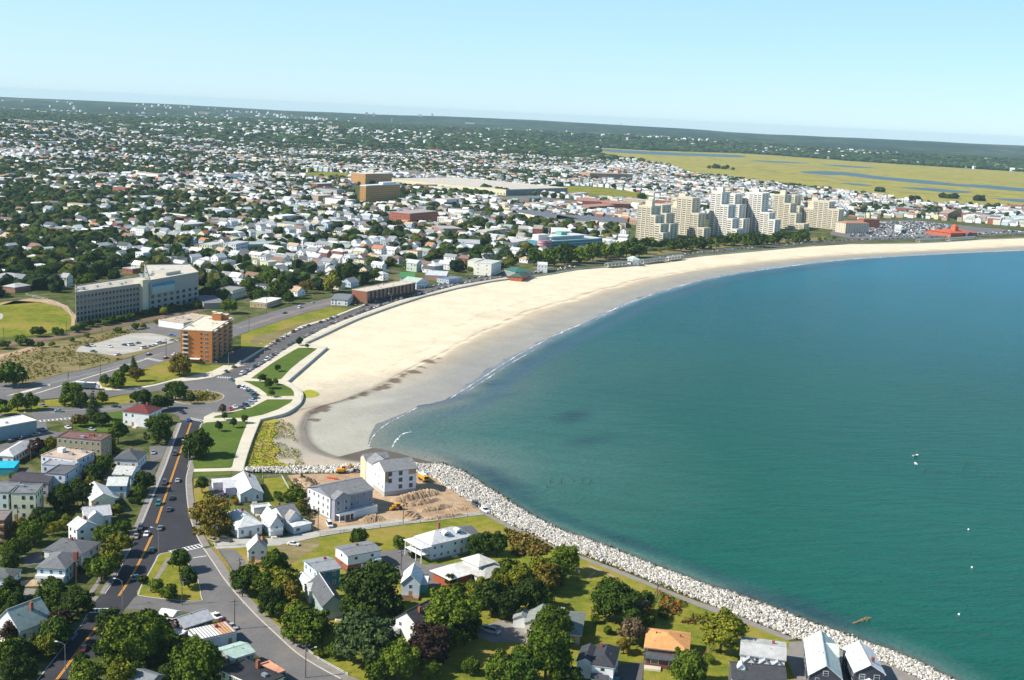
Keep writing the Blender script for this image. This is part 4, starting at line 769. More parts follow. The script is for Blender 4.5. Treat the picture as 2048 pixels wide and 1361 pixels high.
# ------------------------------------------------------------------ cars
def car_parts(kind):
    L_, W_, Hh = {'sedan': (4.7, 1.8, 1.42), 'suv': (4.7, 1.9, 1.8), 'van': (5.2, 2.0, 2.1), 'pickup': (5.4, 1.95, 1.8)}[kind]; h = L_ / 2; w_ = W_ / 2; zb = 0.28; zs = Hh * 0.58
    hull = [(-h, zb + .1), (-h + .12, zb), (h - .15, zb), (h, zb + .12), (h - .02, zs * .72), (h - .12, zs * .86), (h * .5, zs), (-h * .72 if kind == 'sedan' else -h + .1, zs + .03), (-h + .03, zs * .9)]
    body = MB(); n_ = len(hull)
    for s0, s1, k0, k1 in ((-w_, -w_ + .1, .94, 1), (-w_ + .1, w_ - .1, 1, 1), (w_ - .1, w_, 1, .94)):
        vv = [(x * k0, s0, zb + (z - zb) * (k0 if k0 < 1 else 1)) for x, z in hull] + [(x * k1, s1, zb + (z - zb) * (k1 if k1 < 1 else 1)) for x, z in hull]
        ff = [(i + n_, (i + 1) % n_ + n_, (i + 1) % n_, i) for i in range(n_)]
        if s0 == -w_: ff.append(tuple(range(n_)))
        if s1 == w_: ff.append(tuple(range(2 * n_ - 1, n_ - 1, -1)))
        body.add(vv, ff)
    cab = {'sedan': (-h * .62, -h * .36, h * .12, h * .46), 'suv': (-h + .08, -h + .35, h * .12, h * .45), 'van': (-h + .05, -h + .2, h * .35, h * .72), 'pickup': (-h * .18, -h * .12, h * .2, h * .5)}[kind]
    x0, x1, x2, x3 = cab; g = MB(); zt = Hh; a, b = w_ - .1, w_ - .3
    g.add([(x0, -a, zs), (x3, -a, zs), (x3, a, zs), (x0, a, zs), (x1, -b, zt - .05), (x2, -b, zt - .05), (x2, b, zt - .05), (x1, b, zt - .05)], [(0, 1, 5, 4), (1, 2, 6, 5), (2, 3, 7, 6), (3, 0, 4, 7), (4, 5, 6, 7)])
    body.add([(x1 - .05, -b - .04, zt - .07), (x2 + .05, -b - .04, zt - .07), (x2 + .05, b + .04, zt - .07), (x1 - .05, b + .04, zt - .07), (x1, -b, zt), (x2, -b, zt), (x2, b, zt), (x1, b, zt)], [(3, 2, 1, 0), (4, 5, 6, 7), (0, 1, 5, 4), (1, 2, 6, 5), (2, 3, 7, 6), (3, 0, 4, 7)])
    if kind in ('suv', 'van'):
        for xm in ((x0 + x3) / 2 - .3,):
            for s in (-1, 1): body.box(xm - .06, xm + .06, s * (a - .08) - .04, s * (a - .08) + .04, zs, zt - .1)
    if kind == 'pickup':
        for s in (-1, 1): body.box(-h + .05, x0, s * w_ - .06 * (s + 1) + (.0 if s > 0 else 0), s * w_ + .06 * (1 - s), zs, zs + .12)
    wh = MB(); wh.tube((0, -.11, 0), (0, .11, 0), .33, .33, 12); wr = MB(); wr.tube((0, -.12, 0), (0, .12, 0), .19, .19, 8)
    return body, g, wh, wr, (h * .64, w_ - .1)
CARM = {}
for k in ('sedan', 'suv', 'van', 'pickup'):
    b, g, wh, wr, wp = car_parts(k)
    far = MB(); far.add(b.v, b.f, 0); far.add(g.v, g.f, 1)
    for sx_ in (-1, 1):
        for sy_ in (-1, 1): far.add([(x + sx_ * wp[0], y + sy_ * wp[1], z + .33) for x, y, z in wh.v], wh.f, 2)
    CARM[k] = (b.mesh('body', ['car_paint']), g.mesh('glass', ['car_glass']), wh.mesh('tyre', ['rubber']), wr.mesh('rim', ['steel']), wp, far.mesh('car', ['car_paint', 'car_glass', 'rubber']))
CC = {'white': (.78, .78, .77), 'silver': (.45, .46, .48), 'black': (.015, .016, .018), 'dark grey': (.06, .062, .068), 'grey': (.2, .205, .21), 'navy': (.015, .03, .09), 'blue': (.03, .12, .38), 'red': (.50, .02, .03), 'maroon': (.13, .012, .02), 'green': (.02, .09, .06), 'teal': (.02, .17, .19), 'tan': (.38, .31, .2), 'pale blue': (.25, .36, .45), 'yellow': (.7, .45, .03)}
NCAR = [0]
def car_w(x, y, rz, kind, colr, label, full=False, group=None, z=0.05):
    b, g, t, r, wp, far = CARM[kind]; col = CC[colr]; nm = {'sedan': 'parked_car', 'suv': 'parked_car', 'van': 'van', 'pickup': 'pickup_truck'}[kind]; NCAR[0] += 1
    if not full:
        o = link_mesh('car' if kind in ('sedan', 'suv') else nm, far, loc=(x, y, z), rz=rz, label=label, cat='car' if kind in ('sedan', 'suv') else kind, group=group); o.color = (*col, 1); return o
    root = empty('car' if kind in ('sedan', 'suv') else nm, (x, y, z), rz, label=label, cat='car' if kind in ('sedan', 'suv') else kind, group=group)
    o = link_mesh('body', b, root); o.color = (*col, 1); link_mesh('window_glass', g, root)
    for sx_ in (-1, 1):
        for sy_ in (-1, 1):
            w1 = link_mesh('wheel', t, root, loc=(sx_ * wp[0], sy_ * wp[1], .33)); link_mesh('rim', r, w1)
    return root
def car(u, v, du, dv, kind, colr, label, full=True, group=None, z=0.05):
    """centre pixel and the pixel direction the car points along"""
    p = P(u, v, z + 0.5); q = P(u + du, v + dv, z + 0.5); return car_w(p.x, p.y, math.atan2(q.y - p.y, q.x - p.x), kind, colr, label, full, group, z)

# ------------------------------------------------------------------ poles
def street_lamp(u, v, h, label, arm=(1, 0), group='street lamps', steel=True, al=2.2):
    p = P(u, v, 0); root = empty('street_lamp', (p.x, p.y, 0), math.atan2(arm[1], arm[0]), label=label, cat='street lamp', group=group)
    mb = MB(); mb.tube((0, 0, 0), (0, 0, h), .12, .07, 7); mb.build('pole', 'steel' if steel else 'pole_wood', root)
    mb = MB(); pts = [(0, 0, h - .4), (al * .4, 0, h + .35), (al, 0, h + .55)]
    for a, b in zip(pts[:-1], pts[1:]): mb.tube(a, b, .05, .045, 5)
    mb.build('arm', 'steel', root); mb = MB(); mb.box(al - .1, al + .75, -.17, .17, h + .45, h + .64); mb.build('lamp_head', 'lamp_glass', root); return root
def utility_pole(u, v, h, label, rz=0.3, lamp=False, group='wooden utility poles', tr=True):
    p = P(u, v, 0); root = empty('utility_pole', (p.x, p.y, 0), rz, label=label, cat='utility pole', group=group)
    mb = MB(); mb.tube((0, 0, 0), (0, 0, h), .17, .11, 7); mb.build('pole', 'pole_wood', root)
    mb = MB(); mb.box(-1.2, 1.2, -.06, .06, h - .9, h - .75); mb.build('crossarm', 'pole_wood', root)
    for x in (-1, -.4, .4, 1): mb = MB(); mb.tube((x, 0, h - .75), (x, 0, h - .5), .05, .04, 5); mb.build('insulator', 'lamp_glass', root)
    if tr: mb = MB(); mb.tube((.35, 0, h - 2.6), (.35, 0, h - 1.6), .24, .24, 8); mb.build('transformer', 'steel', root)
    if lamp:
        mb = MB(); mb.tube((0, 0, h - 2.4), (2.6, 0, h - 1.7), .05, .04, 5); mb.build('arm', 'steel', root); mb = MB(); mb.box(2.5, 3.2, -.16, .16, h - 1.8, h - 1.62); mb.build('lamp_head', 'lamp_glass', root)
    return root
WH = (.80, .80, .79); CREAM = (.72, .66, .50); LG = (.46, .46, .45); MG = (.24, .24, .245); DG = (.085, .088, .095); WR = (.66, .66, .64); BRK = (.30, .10, .06); TAN = (.46, .38, .26)
# ---- beside the bay: the building under construction
r, w_, d_ = house('three storey building under construction wrapped in white sheathing beside the rock wall', (770, 944), (833, 937), (746, 928), 10.8, side='l', roof='gable', axis='x', rise=3.0, wall=(.72, .75, .80), roofc=MG, floors=3, step=4.6, name='unfinished_building', cat='building', sx=1.5, sz=1.7, miss=.15, wz0=2.0, me=ME_DARK, door=False, found=(2.0, (.42, .41, .39)), faces='fr')
wall_windows(r, w_, d_, 2.0, 11.4, 3, 4.0, 'l', random.Random(3), ME_DARK, .8, 1.0, .3, False)
for x0, x1, z0, z1 in ((-w_ / 2 + .3, -w_ / 2 + 1.8, 6.2, 10.4), (w_ / 2 - 3.6, w_ / 2 - .2, 8.6, 10.8)): pbox(r, 'plywood_panel', x0, x1, -d_ / 2 - .05, -d_ / 2 + .01, z0, z1, color=(.42, .28, .14))
proof(r, 'rear_wing', -w_ * .16, d_ / 2 + 5, w_ * .62, 9, 9.6, 2.6, 'y', MG, wallc=(.74, .74, .72))
proof(r, 'tall_wing', -w_ * .12, d_ / 2 + 12, w_ * .74, 6, 9.8, 1.8, 'x', MG, wallc=(.66, .56, .38))
for k in range(3): pbox(r, 'sheathing_panel', -w_ / 2 - .04, -w_ / 2 + .0, -d_ / 2 + .4, d_ / 2 - .4, 2.2 + 3.1 * k, 4.9 + 3.1 * k, color=(.82, .82, .80))
# ---- gray town houses with white decks
r, w_, d_ = house('large grey L-shaped house with white deck fence beside the dirt building site', (661, 997), (745.6, 979), (632.5, 972), 8.8, side='l', roof='gable', axis='x', rise=2.6, wall=(.27, .28, .33), roofc=(.22, .22, .225), floors=3, step=3.3, cat='house', name='grey_house', miss=.2)
proof(r, 'front_wing', -w_ * .30, -d_ / 2 - .8, w_ * .36, 3.4, 8.8, 2.2, 'y', (.22, .22, .225), wallc=(.30, .31, .36))
for zz in (3.4, 5.9):
    for xx in (-.40, -.22): put(ME_WIN, 'window', r, xx * w_, -d_ / 2 - 2.52, zz + 1.2, 0, 1.6, 1.3)
dk = pbox(r, 'deck', -w_ * .46, -w_ * .10, -d_ / 2 - 5.2, -d_ / 2 - 2.5, 2.6, 2.8, 'trim_white'); pbox(r, 'deck', w_ * -.10, w_ * .48, -d_ / 2 - 4.0, -d_ / 2 - .0, 2.2, 2.4, 'trim_white')
pbox(r, 'deck_railing', -w_ * .46, -w_ * .10, -d_ / 2 - 5.2, -d_ / 2 - 5.1, 2.8, 3.7, 'trim_white'); pbox(r, 'deck_railing', -w_ * .10, w_ * .48, -d_ / 2 - 4.0, -d_ / 2 - 3.9, 0.1, 3.3, 'trim_white'); pbox(r, 'deck_railing', w_ * .48 - .1, w_ * .48, -d_ / 2 - 3.9, -d_ / 2, .1, 3.3, 'trim_white')
for xx in (-.455, -.33, -.21, -.105): pbox(r, 'deck_post', xx * w_, xx * w_ + .25, -d_ / 2 - 5.15, -d_ / 2 - 4.9, 0, 2.6, 'trim_white')
wb = MB(); wb.box(-w_ / 2 - .03, -w_ / 2 + .0, -d_ / 2 + .05, d_ / 2 - .05, .3, 8.7); wb.build('pale_side', 'paint', r, color=(.76, .76, .74))  # left wall plated white, its sunlit look put into the colour
# ---- white cottages west of the site
r, w_, d_ = house('pale blue-white gabled house with a light grey roof beside the small car park', (481, 989), (526, 986), (509, 953), 3.8, side='r', roof='gable', axis='y', rise=2.3, wall=(.60, .68, .71), roofc=(.62, .62, .61), floors=1, step=4, sz=1.5)
proof(r, 'side_wing', -w_ / 2 - 2, d_ * .22, 5, d_ * .5, 3.2, 1.2, 'x', (.55, .55, .56), wallc=(.52, .46, .58)); proof(r, 'shed_wing', -w_ / 2 - 4.4, d_ * .5, 8, 5, 2.8, .7, 'x', (.66, .66, .65), wallc=WH)
house('white hip-roofed house nearest the main road, below the small car park', (477, 1057), (524, 1049), (508, 1020), 4.2, side='r', roof='hip', rise=2.9, wall=(.66, .70, .74), roofc=(.68, .68, .66), floors=1, step=3, chim=1)
house('small grey-roofed garage between the white cottages and the pale gabled house', (508, 1018), (543, 1014), (541, 1007), 2.7, roof='flat', wall=WH, roofc=(.60, .60, .58), floors=0, name='garage', cat='garage')
r, w_, d_ = house('narrow white steep-gabled cottage with blue-grey front, left of its twin', (541, 1052), (566, 1049), (556, 1028), 4.6, roof='gable', axis='y', rise=3.4, wall=(.62, .66, .70), roofc=(.66, .65, .62), floors=2, step=3, sz=1.0)
pbox(r, 'balcony', -w_ / 2 + .3, w_ / 2 - .3, -d_ / 2 - 1.4, -d_ / 2, 2.7, 2.85, 'trim_white'); pbox(r, 'balcony_railing', -w_ / 2 + .3, w_ / 2 - .3, -d_ / 2 - 1.4, -d_ / 2 - 1.3, 2.85, 3.7, 'trim_white')
r, w_, d_ = house('white cottage with grey cross gable and low white front wing, right twin', (568, 1037), (600, 1030), (588, 1010), 4.4, roof='gable', axis='x', rise=3.0, wall=WH, roofc=(.22, .22, .23), floors=1, step=3)
proof(r, 'front_gable', -.5, -d_ / 2 - 1.2, 5.2, 3.4, 4.4, 2.7, 'y', (.32, .30, .29), wallc=(.70, .72, .74)); o = proof(r, 'front_wing', .4, -d_ / 2 - 4.2, w_ + .6, 5.4, 2.8, .6, 'x', (.68, .68, .66), kind='hip', wallc=(.66, .70, .74)); put(ME_DARK, 'window', o, -2, -2.72, 1.5, 0, 1.6, 1.1)
r, w_, d_ = house('white house with tall front gable and brown roof at the street corner', (497, 1101), (534, 1099), (545, 1086), 4.7, roof='gable', axis='y', rise=3.4, wall=(.74, .75, .76), roofc=(.64, .58, .52), floors=2, step=3, sz=1.1)
proof(r, 'side_dormer', w_ * .28, 0, w_ * .5, d_ * .55, 6.4, 1.4, 'y', (.33, .12, .07), wallc=(.44, .50, .50)); pbox(r, 'porch_step', -1, 1.2, -d_ / 2 - 3, -d_ / 2, 0, 1.1, 'timber')
# ---- grey flat block, teal house, grey gambrel
r, w_, d_ = house('long white upper, brick lower two storey block with low grey roof', (696, 1113), (761, 1101), (733, 1084), 6.0, side='r', roof='gable', axis='x', rise=.6, wall=(.74, .76, .78), roofc=(.22, .225, .235), floors=2, step=5.5, sz=.9, me=ME_DARK, chim=0)
pbox(r, 'brick_base', -w_ / 2 - .04, w_ / 2 + .04, -d_ / 2 - .04, d_ / 2 + .04, 0, 2.6, 'brickwork', BRK); pbox(r, 'balcony', w_ * .2, w_ * .48, -d_ / 2 - 1.6, -d_ / 2 - .05, 2.6, 3.6, 'trim_white'); pbox(r, 'door', -1.2, 1.0, -d_ / 2 - .08, -d_ / 2, 0, 2.2, 'trim_white')
r, w_, d_ = house('deep teal two storey house with low grey gable roof', (635, 1145), (680, 1137), (651, 1115), 6.6, side='r', roof='gable', axis='x', rise=1.0, wall=(.025, .16, .23), roofc=(.30, .31, .32), floors=2, step=3.6, chim=1)
wb = MB(); wb.box(-w_ / 2 - .04, -w_ / 2, -d_ / 2, d_ / 2, .2, 6.5); wb.build('pale_side', 'paint', r, color=(.62, .72, .76)); proof(r, 'side_porch', -w_ / 2 - 2, -1.0, 4, d_ * .7, 2.9, .9, 'y', (.66, .66, .65), wallc=WH)
r, w_, d_ = house('pale green-grey barn-shaped house with dark roof and white ridge under trees', (646, 1213), (688, 1208), (645, 1165), 5.0, side='r', roof='gable', axis='y', rise=3.1, wall=(.36, .46, .42), roofc=(.115, .12, .13), floors=2, step=5, sz=1.0, miss=.4)
pbox(r, 'ridge_cap', -.14, .14, -d_ / 2 - .4, d_ / 2 + .4, 8.3, 8.46, 'trim_white'); proof(r, 'rear_wing', -w_ * .35, d_ * .4, w_ * .6, d_ * .3, 4.4, 1.5, 'x', WR, wallc=WH)
# ---- white mansion and the two-level hip house
r, w_, d_ = house('big white two storey hip-roofed house with roof dormers on the lawn', (863, 1091), (943.5, 1072.6), (907, 1057), 6.1, side='r', roof='hip', rise=3.0, wall=(.62, .68, .74), roofc=(.62, .61, .60), floors=2, step=3.3, sz=1.0, miss=.1)
for xx in (-.05, .26): o = proof(r, 'dormer', xx * w_, -d_ * .20, 2.4, 2.2, 2.0, .5, 'y', (.70, .70, .69), wallc=WH, z0=6.5); put(ME_DARK, 'window', o, 0, -1.13, 1.0, 0, 1.7, 1.2)
o = proof(r, 'porch', -w_ / 2 - 2.3, 0, 4.6, d_ + .6, 5.6, .7, 'x', (.70, .70, .69), kind='hip'); [pbox(r, 'porch_post', -w_ / 2 - 4.4, -w_ / 2 - 4.15, y - .12, y + .12, 0, 5.6, 'trim_white') for y in (-d_ / 2, -d_ / 6, d_ / 6, d_ / 2)]; pbox(r, 'porch_floor', -w_ / 2 - 4.5, -w_ / 2, -d_ / 2, d_ / 2, 2.9, 3.1, 'trim_white')
proof(r, 'rear_wing', w_ / 2 + 2.4, d_ * .2, 5.4, d_ * .9, 5.4, 1.4, 'x', (.14, .14, .15), wallc=(.6, .68, .72)); pbox(r, 'chimney', -.5, .4, d_ * .28, d_ * .28 + .9, 6, 10.4, 'chimney_brick')
r, w_, d_ = house('low house with spreading cream hip roof, raised centre and red brick front', (968.7, 1157.3), (1019.5, 1141.8), (975, 1112), 3.6, side='r', roof='hip', rise=2.0, wall=(.60, .60, .58), roofc=(.46, .44, .41), floors=1, step=4, ov=1.0, me=ME_DARK)
proof(r, 'raised_storey', -w_ * .05, d_ * .10, w_ * .62, d_ * .55, 5.9, 2.0, 'x', (.66, .64, .56), kind='hip', wallc=(.62, .66, .70), ov=.6)
o = proof(r, 'side_wing', -w_ / 2 - 4.6, d_ * .24, 10.4, d_ * .62, 3.4, 1.3, 'x', (.72, .70, .64), kind='hip', ov=.8); wb = MB(); wb.box(-w_ / 2 - 9.6, -w_ / 2, d_ * .24 - d_ * .29, d_ * .24 + d_ * .29, 0, 3.4); wb.build('brick_wall', 'brickwork', r, color=(.36, .09, .045)); pbox(r, 'brick_front', -w_ / 2 - .03, w_ / 2 + .03, -d_ / 2 - .03, -d_ / 2 + 2, 0, 1.9, 'brickwork', (.36, .09, .045))
r, w_, d_ = house('white gabled house with pale roof and wooden porch beside the driveway', (803, 1166), (839, 1168), (812, 1143), 5.2, side='r', roof='gable', axis='y', rise=2.9, wall=(.56, .66, .74), roofc=(.74, .73, .70), floors=2, step=3.4, sz=1.2, miss=.3)
pbox(r, 'porch', -w_ / 2, w_ / 2, -d_ / 2 - 2.2, -d_ / 2, 0, .9, 'timber'); pbox(r, 'porch_railing', -w_ / 2, w_ * .2, -d_ / 2 - 2.2, -d_ / 2 - 2.1, .9, 1.8, 'timber'); proof(r, 'side_wing', w_ * .6, d_ * .25, w_ * .5, d_ * .6, 3.2, 1.6, 'x', (.74, .73, .70), wallc=(.15, .36, .36))
r, w_, d_ = house('white gabled house with charcoal roof and skylight between large trees', (789.6, 1237), (835, 1252.4), (875, 1228), 5.4, side='r', roof='gable', axis='y', rise=3.3, wall=WH, roofc=(.085, .085, .09), floors=2, step=3.4, sz=1.1)
proof(r, 'rear_shed', -w_ * .75, -d_ * .6, 9, 5, 2.6, .5, 'x', (.45, .45, .45), kind='flat', wallc=WH)
# ---- right-hand shore houses
r, w_, d_ = house('long low green-grey roofed ranch house beside the mown lawn', (1078, 1262), (1160, 1270), (1183, 1229), 3.4, side='r', roof='hip', rise=2.4, wall=(.45, .38, .34), roofc=(.235, .265, .235), floors=1, step=3.6, ov=.7)
proof(r, 'left_wing', -w_ / 2 - .5, d_ * .18, 9, d_ * .75, 3.3, 1.9, 'y', (.25, .275, .245), wallc=(.70, .66, .55)); proof(r, 'entry_wing', -w_ / 2 - 6.5, d_ * .18, 5, d_ * .35, 3.0, 1.2, 'y', (.28, .29, .30), wallc=WH); pbox(r, 'chimney', -.8, .5, d_ * .2, d_ * .2 + .9, 3, 6.6, 'paint', (.6, .58, .55))
r, w_, d_ = house('white house with dark charcoal hip roof at the bottom edge, below bare trees', (1184, 1329), (1227, 1335), (1236, 1297), 5.6, side='r', roof='hip', rise=2.2, wall=WH, roofc=(.05, .052, .06), floors=2, step=3.4, me=ME_DARK, sz=.8)
proof(r, 'side_wing', -w_ / 2 - 2.2, .4, 4.8, d_ * .75, 5.0, 1.3, 'y', (.06, .065, .07), wallc=WH); proof(r, 'porch', -.6, -d_ / 2 - 1.2, w_ * .7, 2.4, 2.6, .7, 'x', (.075, .075, .085), wallc=(.74, .74, .73)); pbox(r, 'bay_window', w_ * .32, w_ * .5, -d_ / 2 - .7, -d_ / 2, 0, 2.6, 'trim_white')
r, w_, d_ = house('brick house with bright orange-brown hip roof and dark lower roof', (1291, 1295), (1376, 1305), (1389, 1269), 4.8, side='r', roof='hip', rise=2.2, wall=(.15, .07, .055), roofc=(.66, .32, .12), floors=1, step=5.5, ov=.5, wmat='brickwork', sx=2.4)
o = proof(r, 'lower_roof', 0, -d_ / 2 - 1.6, w_ - .4, 4.0, 3.0, .9, 'x', (.08, .085, .09), kind='hip'); pbox(r, 'front_wall', -w_ / 2 + .4, w_ / 2 - .4, -d_ / 2 - 3.0, -d_ / 2, 0, 3.0, 'brickwork', (.16, .07, .06))
for xx in (-.26, .16): put(ME_WIN, 'window', r, xx * w_, -d_ / 2 - 3.02, 1.9, 0, 2.4, 1.1)
pbox(r, 'porch_step', -w_ * .5, -w_ * .1, -d_ / 2 - 5.2, -d_ / 2 - 3, 0, .6, 'concrete'); [pbox(r, 'roof_vent', a, a + .45, b, b + .4, 5.5, 6.6, 'pole_wood') for a, b in ((-.5, -2.4), (w_ * .28, 1.0), (-w_ * .3, 1.2))]
r, w_, d_ = house('grey weathered low-gabled two storey house with white dormers facing down', (1482, 1309), (1570, 1321), (1573.6, 1287), 5.6, side='r', roof='gable', axis='x', rise=1.2, wall=WH, roofc=(.48, .48, .46), floors=2, step=3.5, rmat='flat_roofing')
for xx in (-.3, .05, .34): proof(r, 'dormer', xx * w_, -d_ / 2 - .8, 3.0, 1.8, 4.2, 1.4, 'y', (.45, .47, .5), wallc=WH)
r, w_, d_ = house('dark charcoal gabled roof with a small white dormer at the bottom edge', (1466, 1357), (1572, 1366), (1569, 1333.5), 5.6, side='r', roof='gable', axis='x', rise=2.2, wall=(.12, .12, .13), roofc=(.065, .066, .072), floors=1, step=4)
proof(r, 'dormer', -w_ * .33, -d_ * .12, 1.9, 2.4, 1.6, 1.0, 'y', (.75, .75, .74), wallc=WH, z0=6.1)
r, w_, d_ = house('dark-walled gabled house with pale green and white roof by the rocks', (1618.8, 1350), (1683, 1358), (1684, 1289), 6.2, side='r', roof='gable', axis='y', rise=3.4, wall=(.06, .062, .08), roofc=(.56, .64, .58), floors=2, step=3.4, sz=1.3)
proof(r, 'cross_gable', w_ * .22, d_ * .22, w_ * .6, d_ * .3, 6.6, 2.2, 'x', (.56, .64, .58), wallc=(.4, .42, .42)); put(ME_WIN, 'window', r, 0, -d_ / 2 - .02, 7.2, 0, 1.5, 1.5)
r, w_, d_ = house('dark-walled gabled house with plain white roof nearest the water', (1710.4, 1344.4), (1769, 1348.5), (1766.4, 1303), 6.2, side='r', roof='gable', axis='y', rise=2.5, wall=(.05, .052, .07), roofc=(.74, .74, .73), floors=2, step=4.4, sz=1.6, sx=1.5)
proof(r, 'porch', 0, -d_ / 2 - 2.2, w_ * .6, 4.4, 3.0, 1.4, 'y', (.74, .74, .73), wallc=WH)
# ---- left-hand neighbourhood
house('white two storey house with dark red hip roof beside the crosswalk', (245.7, 823), (297.5, 828.5), (326, 817.5), 7.4, side='r', roof='hip', rise=2.7, wall=WH, roofc=(.17, .045, .04), floors=2, step=3.6, chim=1, miss=.2)
r, w_, d_ = house('tan three storey flat block with brownish red roof', (113.5, 874.8), (201.7, 882.5), (217, 870.4), 10.0, side='r', roof='flat', wall=(.36, .31, .20), roofc=(.20, .11, .10), floors=3, step=2.9, name='apartment_block', cat='apartment block', miss=.15, units=2)
pbox(r, 'chimney', w_ * .1, w_ * .1 + 2.4, .2, 1.3, 10, 11.2, 'chimney_brick')
r, w_, d_ = house('white clapboard block with pinkish tan flat roof and roof hut', (82, 912), (154, 921), (173, 903.4), 8.6, side='r', roof='flat', wall=(.66, .70, .78), roofc=(.55, .42, .32), floors=3, step=3, name='apartment_block', cat='apartment block', units=3)
pbox(r, 'roof_hut', -w_ * .3, -w_ * .3 + 2.6, 0, 2.6, 8.7, 10.6, 'paint', WH)
r, w_, d_ = house('pale blue-white block with dark grey flat roof, in front of the roof-hut block', (90, 948), (130, 951), (148, 933), 8.0, side='r', roof='flat', wall=(.58, .68, .76), roofc=(.13, .13, .14), floors=3, step=3.6, name='apartment_block', cat='apartment block')
house('grey-roofed low block between the roof-hut block and the dark flat roof', (84, 930), (146, 934), (158, 921), 7.6, side='r', roof='flat', wall=(.60, .62, .68), roofc=(.34, .34, .36), floors=2, name='apartment_block', cat='apartment block')
r, w_, d_ = house('dark brown low-roofed house with twin gables behind the yellow block', (20, 962), (96, 966), (100, 948), 6.0, side='r', roof='gable', axis='x', rise=1.4, wall=(.40, .36, .42), roofc=(.075, .065, .075), floors=2)
r, w_, d_ = house('pale yellow three storey apartment block with grey flat roof at left edge', (22, 988), (70.5, 988.3), (92.6, 969.5), 10.6, side='r', roof='flat', wall=(.76, .74, .52), roofc=(.20, .205, .215), floors=3, step=2.9, name='apartment_block', cat='apartment block', units=2, me=ME_DARK, miss=.1)
house('pale yellow three storey block cut by the left edge, twin of the one beside it', (-45, 985), (16, 987), (30, 966), 10.6, side='r', roof='flat', wall=(.60, .66, .62), roofc=(.20, .205, .215), floors=3, step=2.9, name='apartment_block', cat='apartment block', me=ME_DARK)
r, w_, d_ = house('brown timber block with open wooden balconies at the left edge', (-40, 1042), (8, 1042), (36, 1022), 8.6, side='r', roof='flat', wall=(.16, .10, .07), roofc=(.24, .20, .18), floors=3, step=3.4, name='apartment_block', cat='apartment block', me=ME_DARK)
for k in range(3): pbox(r, 'balcony', w_ * .1, w_ / 2 + .1, -d_ / 2 - 1.3, -d_ / 2, 1.0 + k * 2.8, 1.8 + k * 2.8, 'timber')
r, w_, d_ = house('long commercial shed with bright white flat roof and blue-grey wall', (-60, 866), (73, 842), (55, 829.6), 6.5, side='r', roof='flat', wall=(.26, .36, .40), roofc=(.80, .80, .78), floors=0, name='warehouse', cat='warehouse', units=2)
house('white hip-roofed bungalow left of the small road fork', (-6, 912), (26, 914), (55, 886), 3.6, side='r', roof='hip', rise=2.0, wall=WH, roofc=(.60, .60, .58), floors=1, me=ME_DARK)
r, w_, d_ = house('flat market stall roof in bright turquoise at the left edge', (-40, 937), (27, 937), (40, 923), 3.0, side='r', roof='flat', wall=(.05, .34, .42), roofc=(.02, .45, .60), floors=0, name='pool_canopy', cat='canopy', par=.2)
house('white house with charcoal hip roof beside the main road', (229.2, 918.8), (275.5, 921), (298.6, 905.6), 4.6, side='r', roof='hip', rise=2.4, wall=WH, roofc=(.10, .11, .12), floors=1, step=3.2)
house('white gabled house with light roof behind a parked white car', (226, 949), (262, 951), (274, 935), 4.8, side='r', roof='gable', axis='x', rise=2.0, wall=(.66, .72, .76), roofc=(.52, .53, .50), floors=1, chim=1)
house('pale blue-white long gabled house, second below the charcoal hip roof', (214, 972), (252, 972), (262, 957), 5.4, side='r', roof='gable', axis='x', rise=2.0, wall=(.58, .70, .74), roofc=(.58, .60, .56), floors=2)
r, w_, d_ = house('cream-fronted long gabled house with pale roof, third below the charcoal hip', (183, 1002.6), (230, 997), (250, 969), 5.4, side='r', roof='gable', axis='y', rise=2.4, wall=(.70, .66, .50), roofc=(.64, .64, .60), floors=2, step=3.3, sz=1.1)
r, w_, d_ = house('white low gabled house with a pinkish front yard, above the twin-windowed gable', (170, 1035), (222, 1030), (232, 1012), 4.4, side='r', roof='gable', axis='x', rise=2.2, wall=WH, roofc=(.50, .50, .51), floors=1); proof(r, 'cross_gable', -w_ * .1, -d_ / 2 - .6, 5, 3, 4.4, 2.0, 'y', (.55, .55, .55), wallc=WH)
house('white gable-fronted two storey house with blue side by the road verge', (154, 1060), (194, 1051), (214, 1033), 5.6, side='r', roof='gable', axis='y', rise=2.2, wall=(.80, .80, .79), roofc=(.56, .57, .53), floors=2, step=3.2, me=ME_DARK, sz=1.0)
r, w_, d_ = house('long low dark grey hip roof house behind the brick chimney', (88.4, 1101), (163.6, 1110), (190, 1085), 3.4, side='r', roof='hip', rise=1.8, wall=WH, roofc=(.13, .135, .14), floors=1, step=4)
r, w_, d_ = house('pale blue house with grey hip roof, white porch band and brick chimney', (74, 1136.3), (130.5, 1139.6), (152.6, 1108.6), 5.2, side='r', roof='hip', rise=2.3, wall=(.45, .62, .68), roofc=(.17, .175, .18), floors=2, step=3.0)
pbox(r, 'chimney', w_ / 2 - .1, w_ / 2 + 1.2, d_ * .0, d_ * .0 + 1.4, 0, 8.6, 'chimney_brick'); pbox(r, 'porch', -w_ / 2, w_ / 2, -d_ / 2 - 1.8, -d_ / 2, 2.3, 3.2, 'trim_white'); [pbox(r, 'porch_post', a * w_, a * w_ + .2, -d_ / 2 - 1.75, -d_ / 2 - 1.55, 0, 2.3, 'trim_white') for a in (-.5, -.2, .2, .48)]
house('small white garage with dark hip roof at left edge above the sandy street', (-20, 1156), (22, 1158), (41, 1140), 3.0, side='r', roof='hip', rise=1.3, wall=(.62, .70, .76), roofc=(.12, .125, .12), floors=1, name='garage', cat='garage')
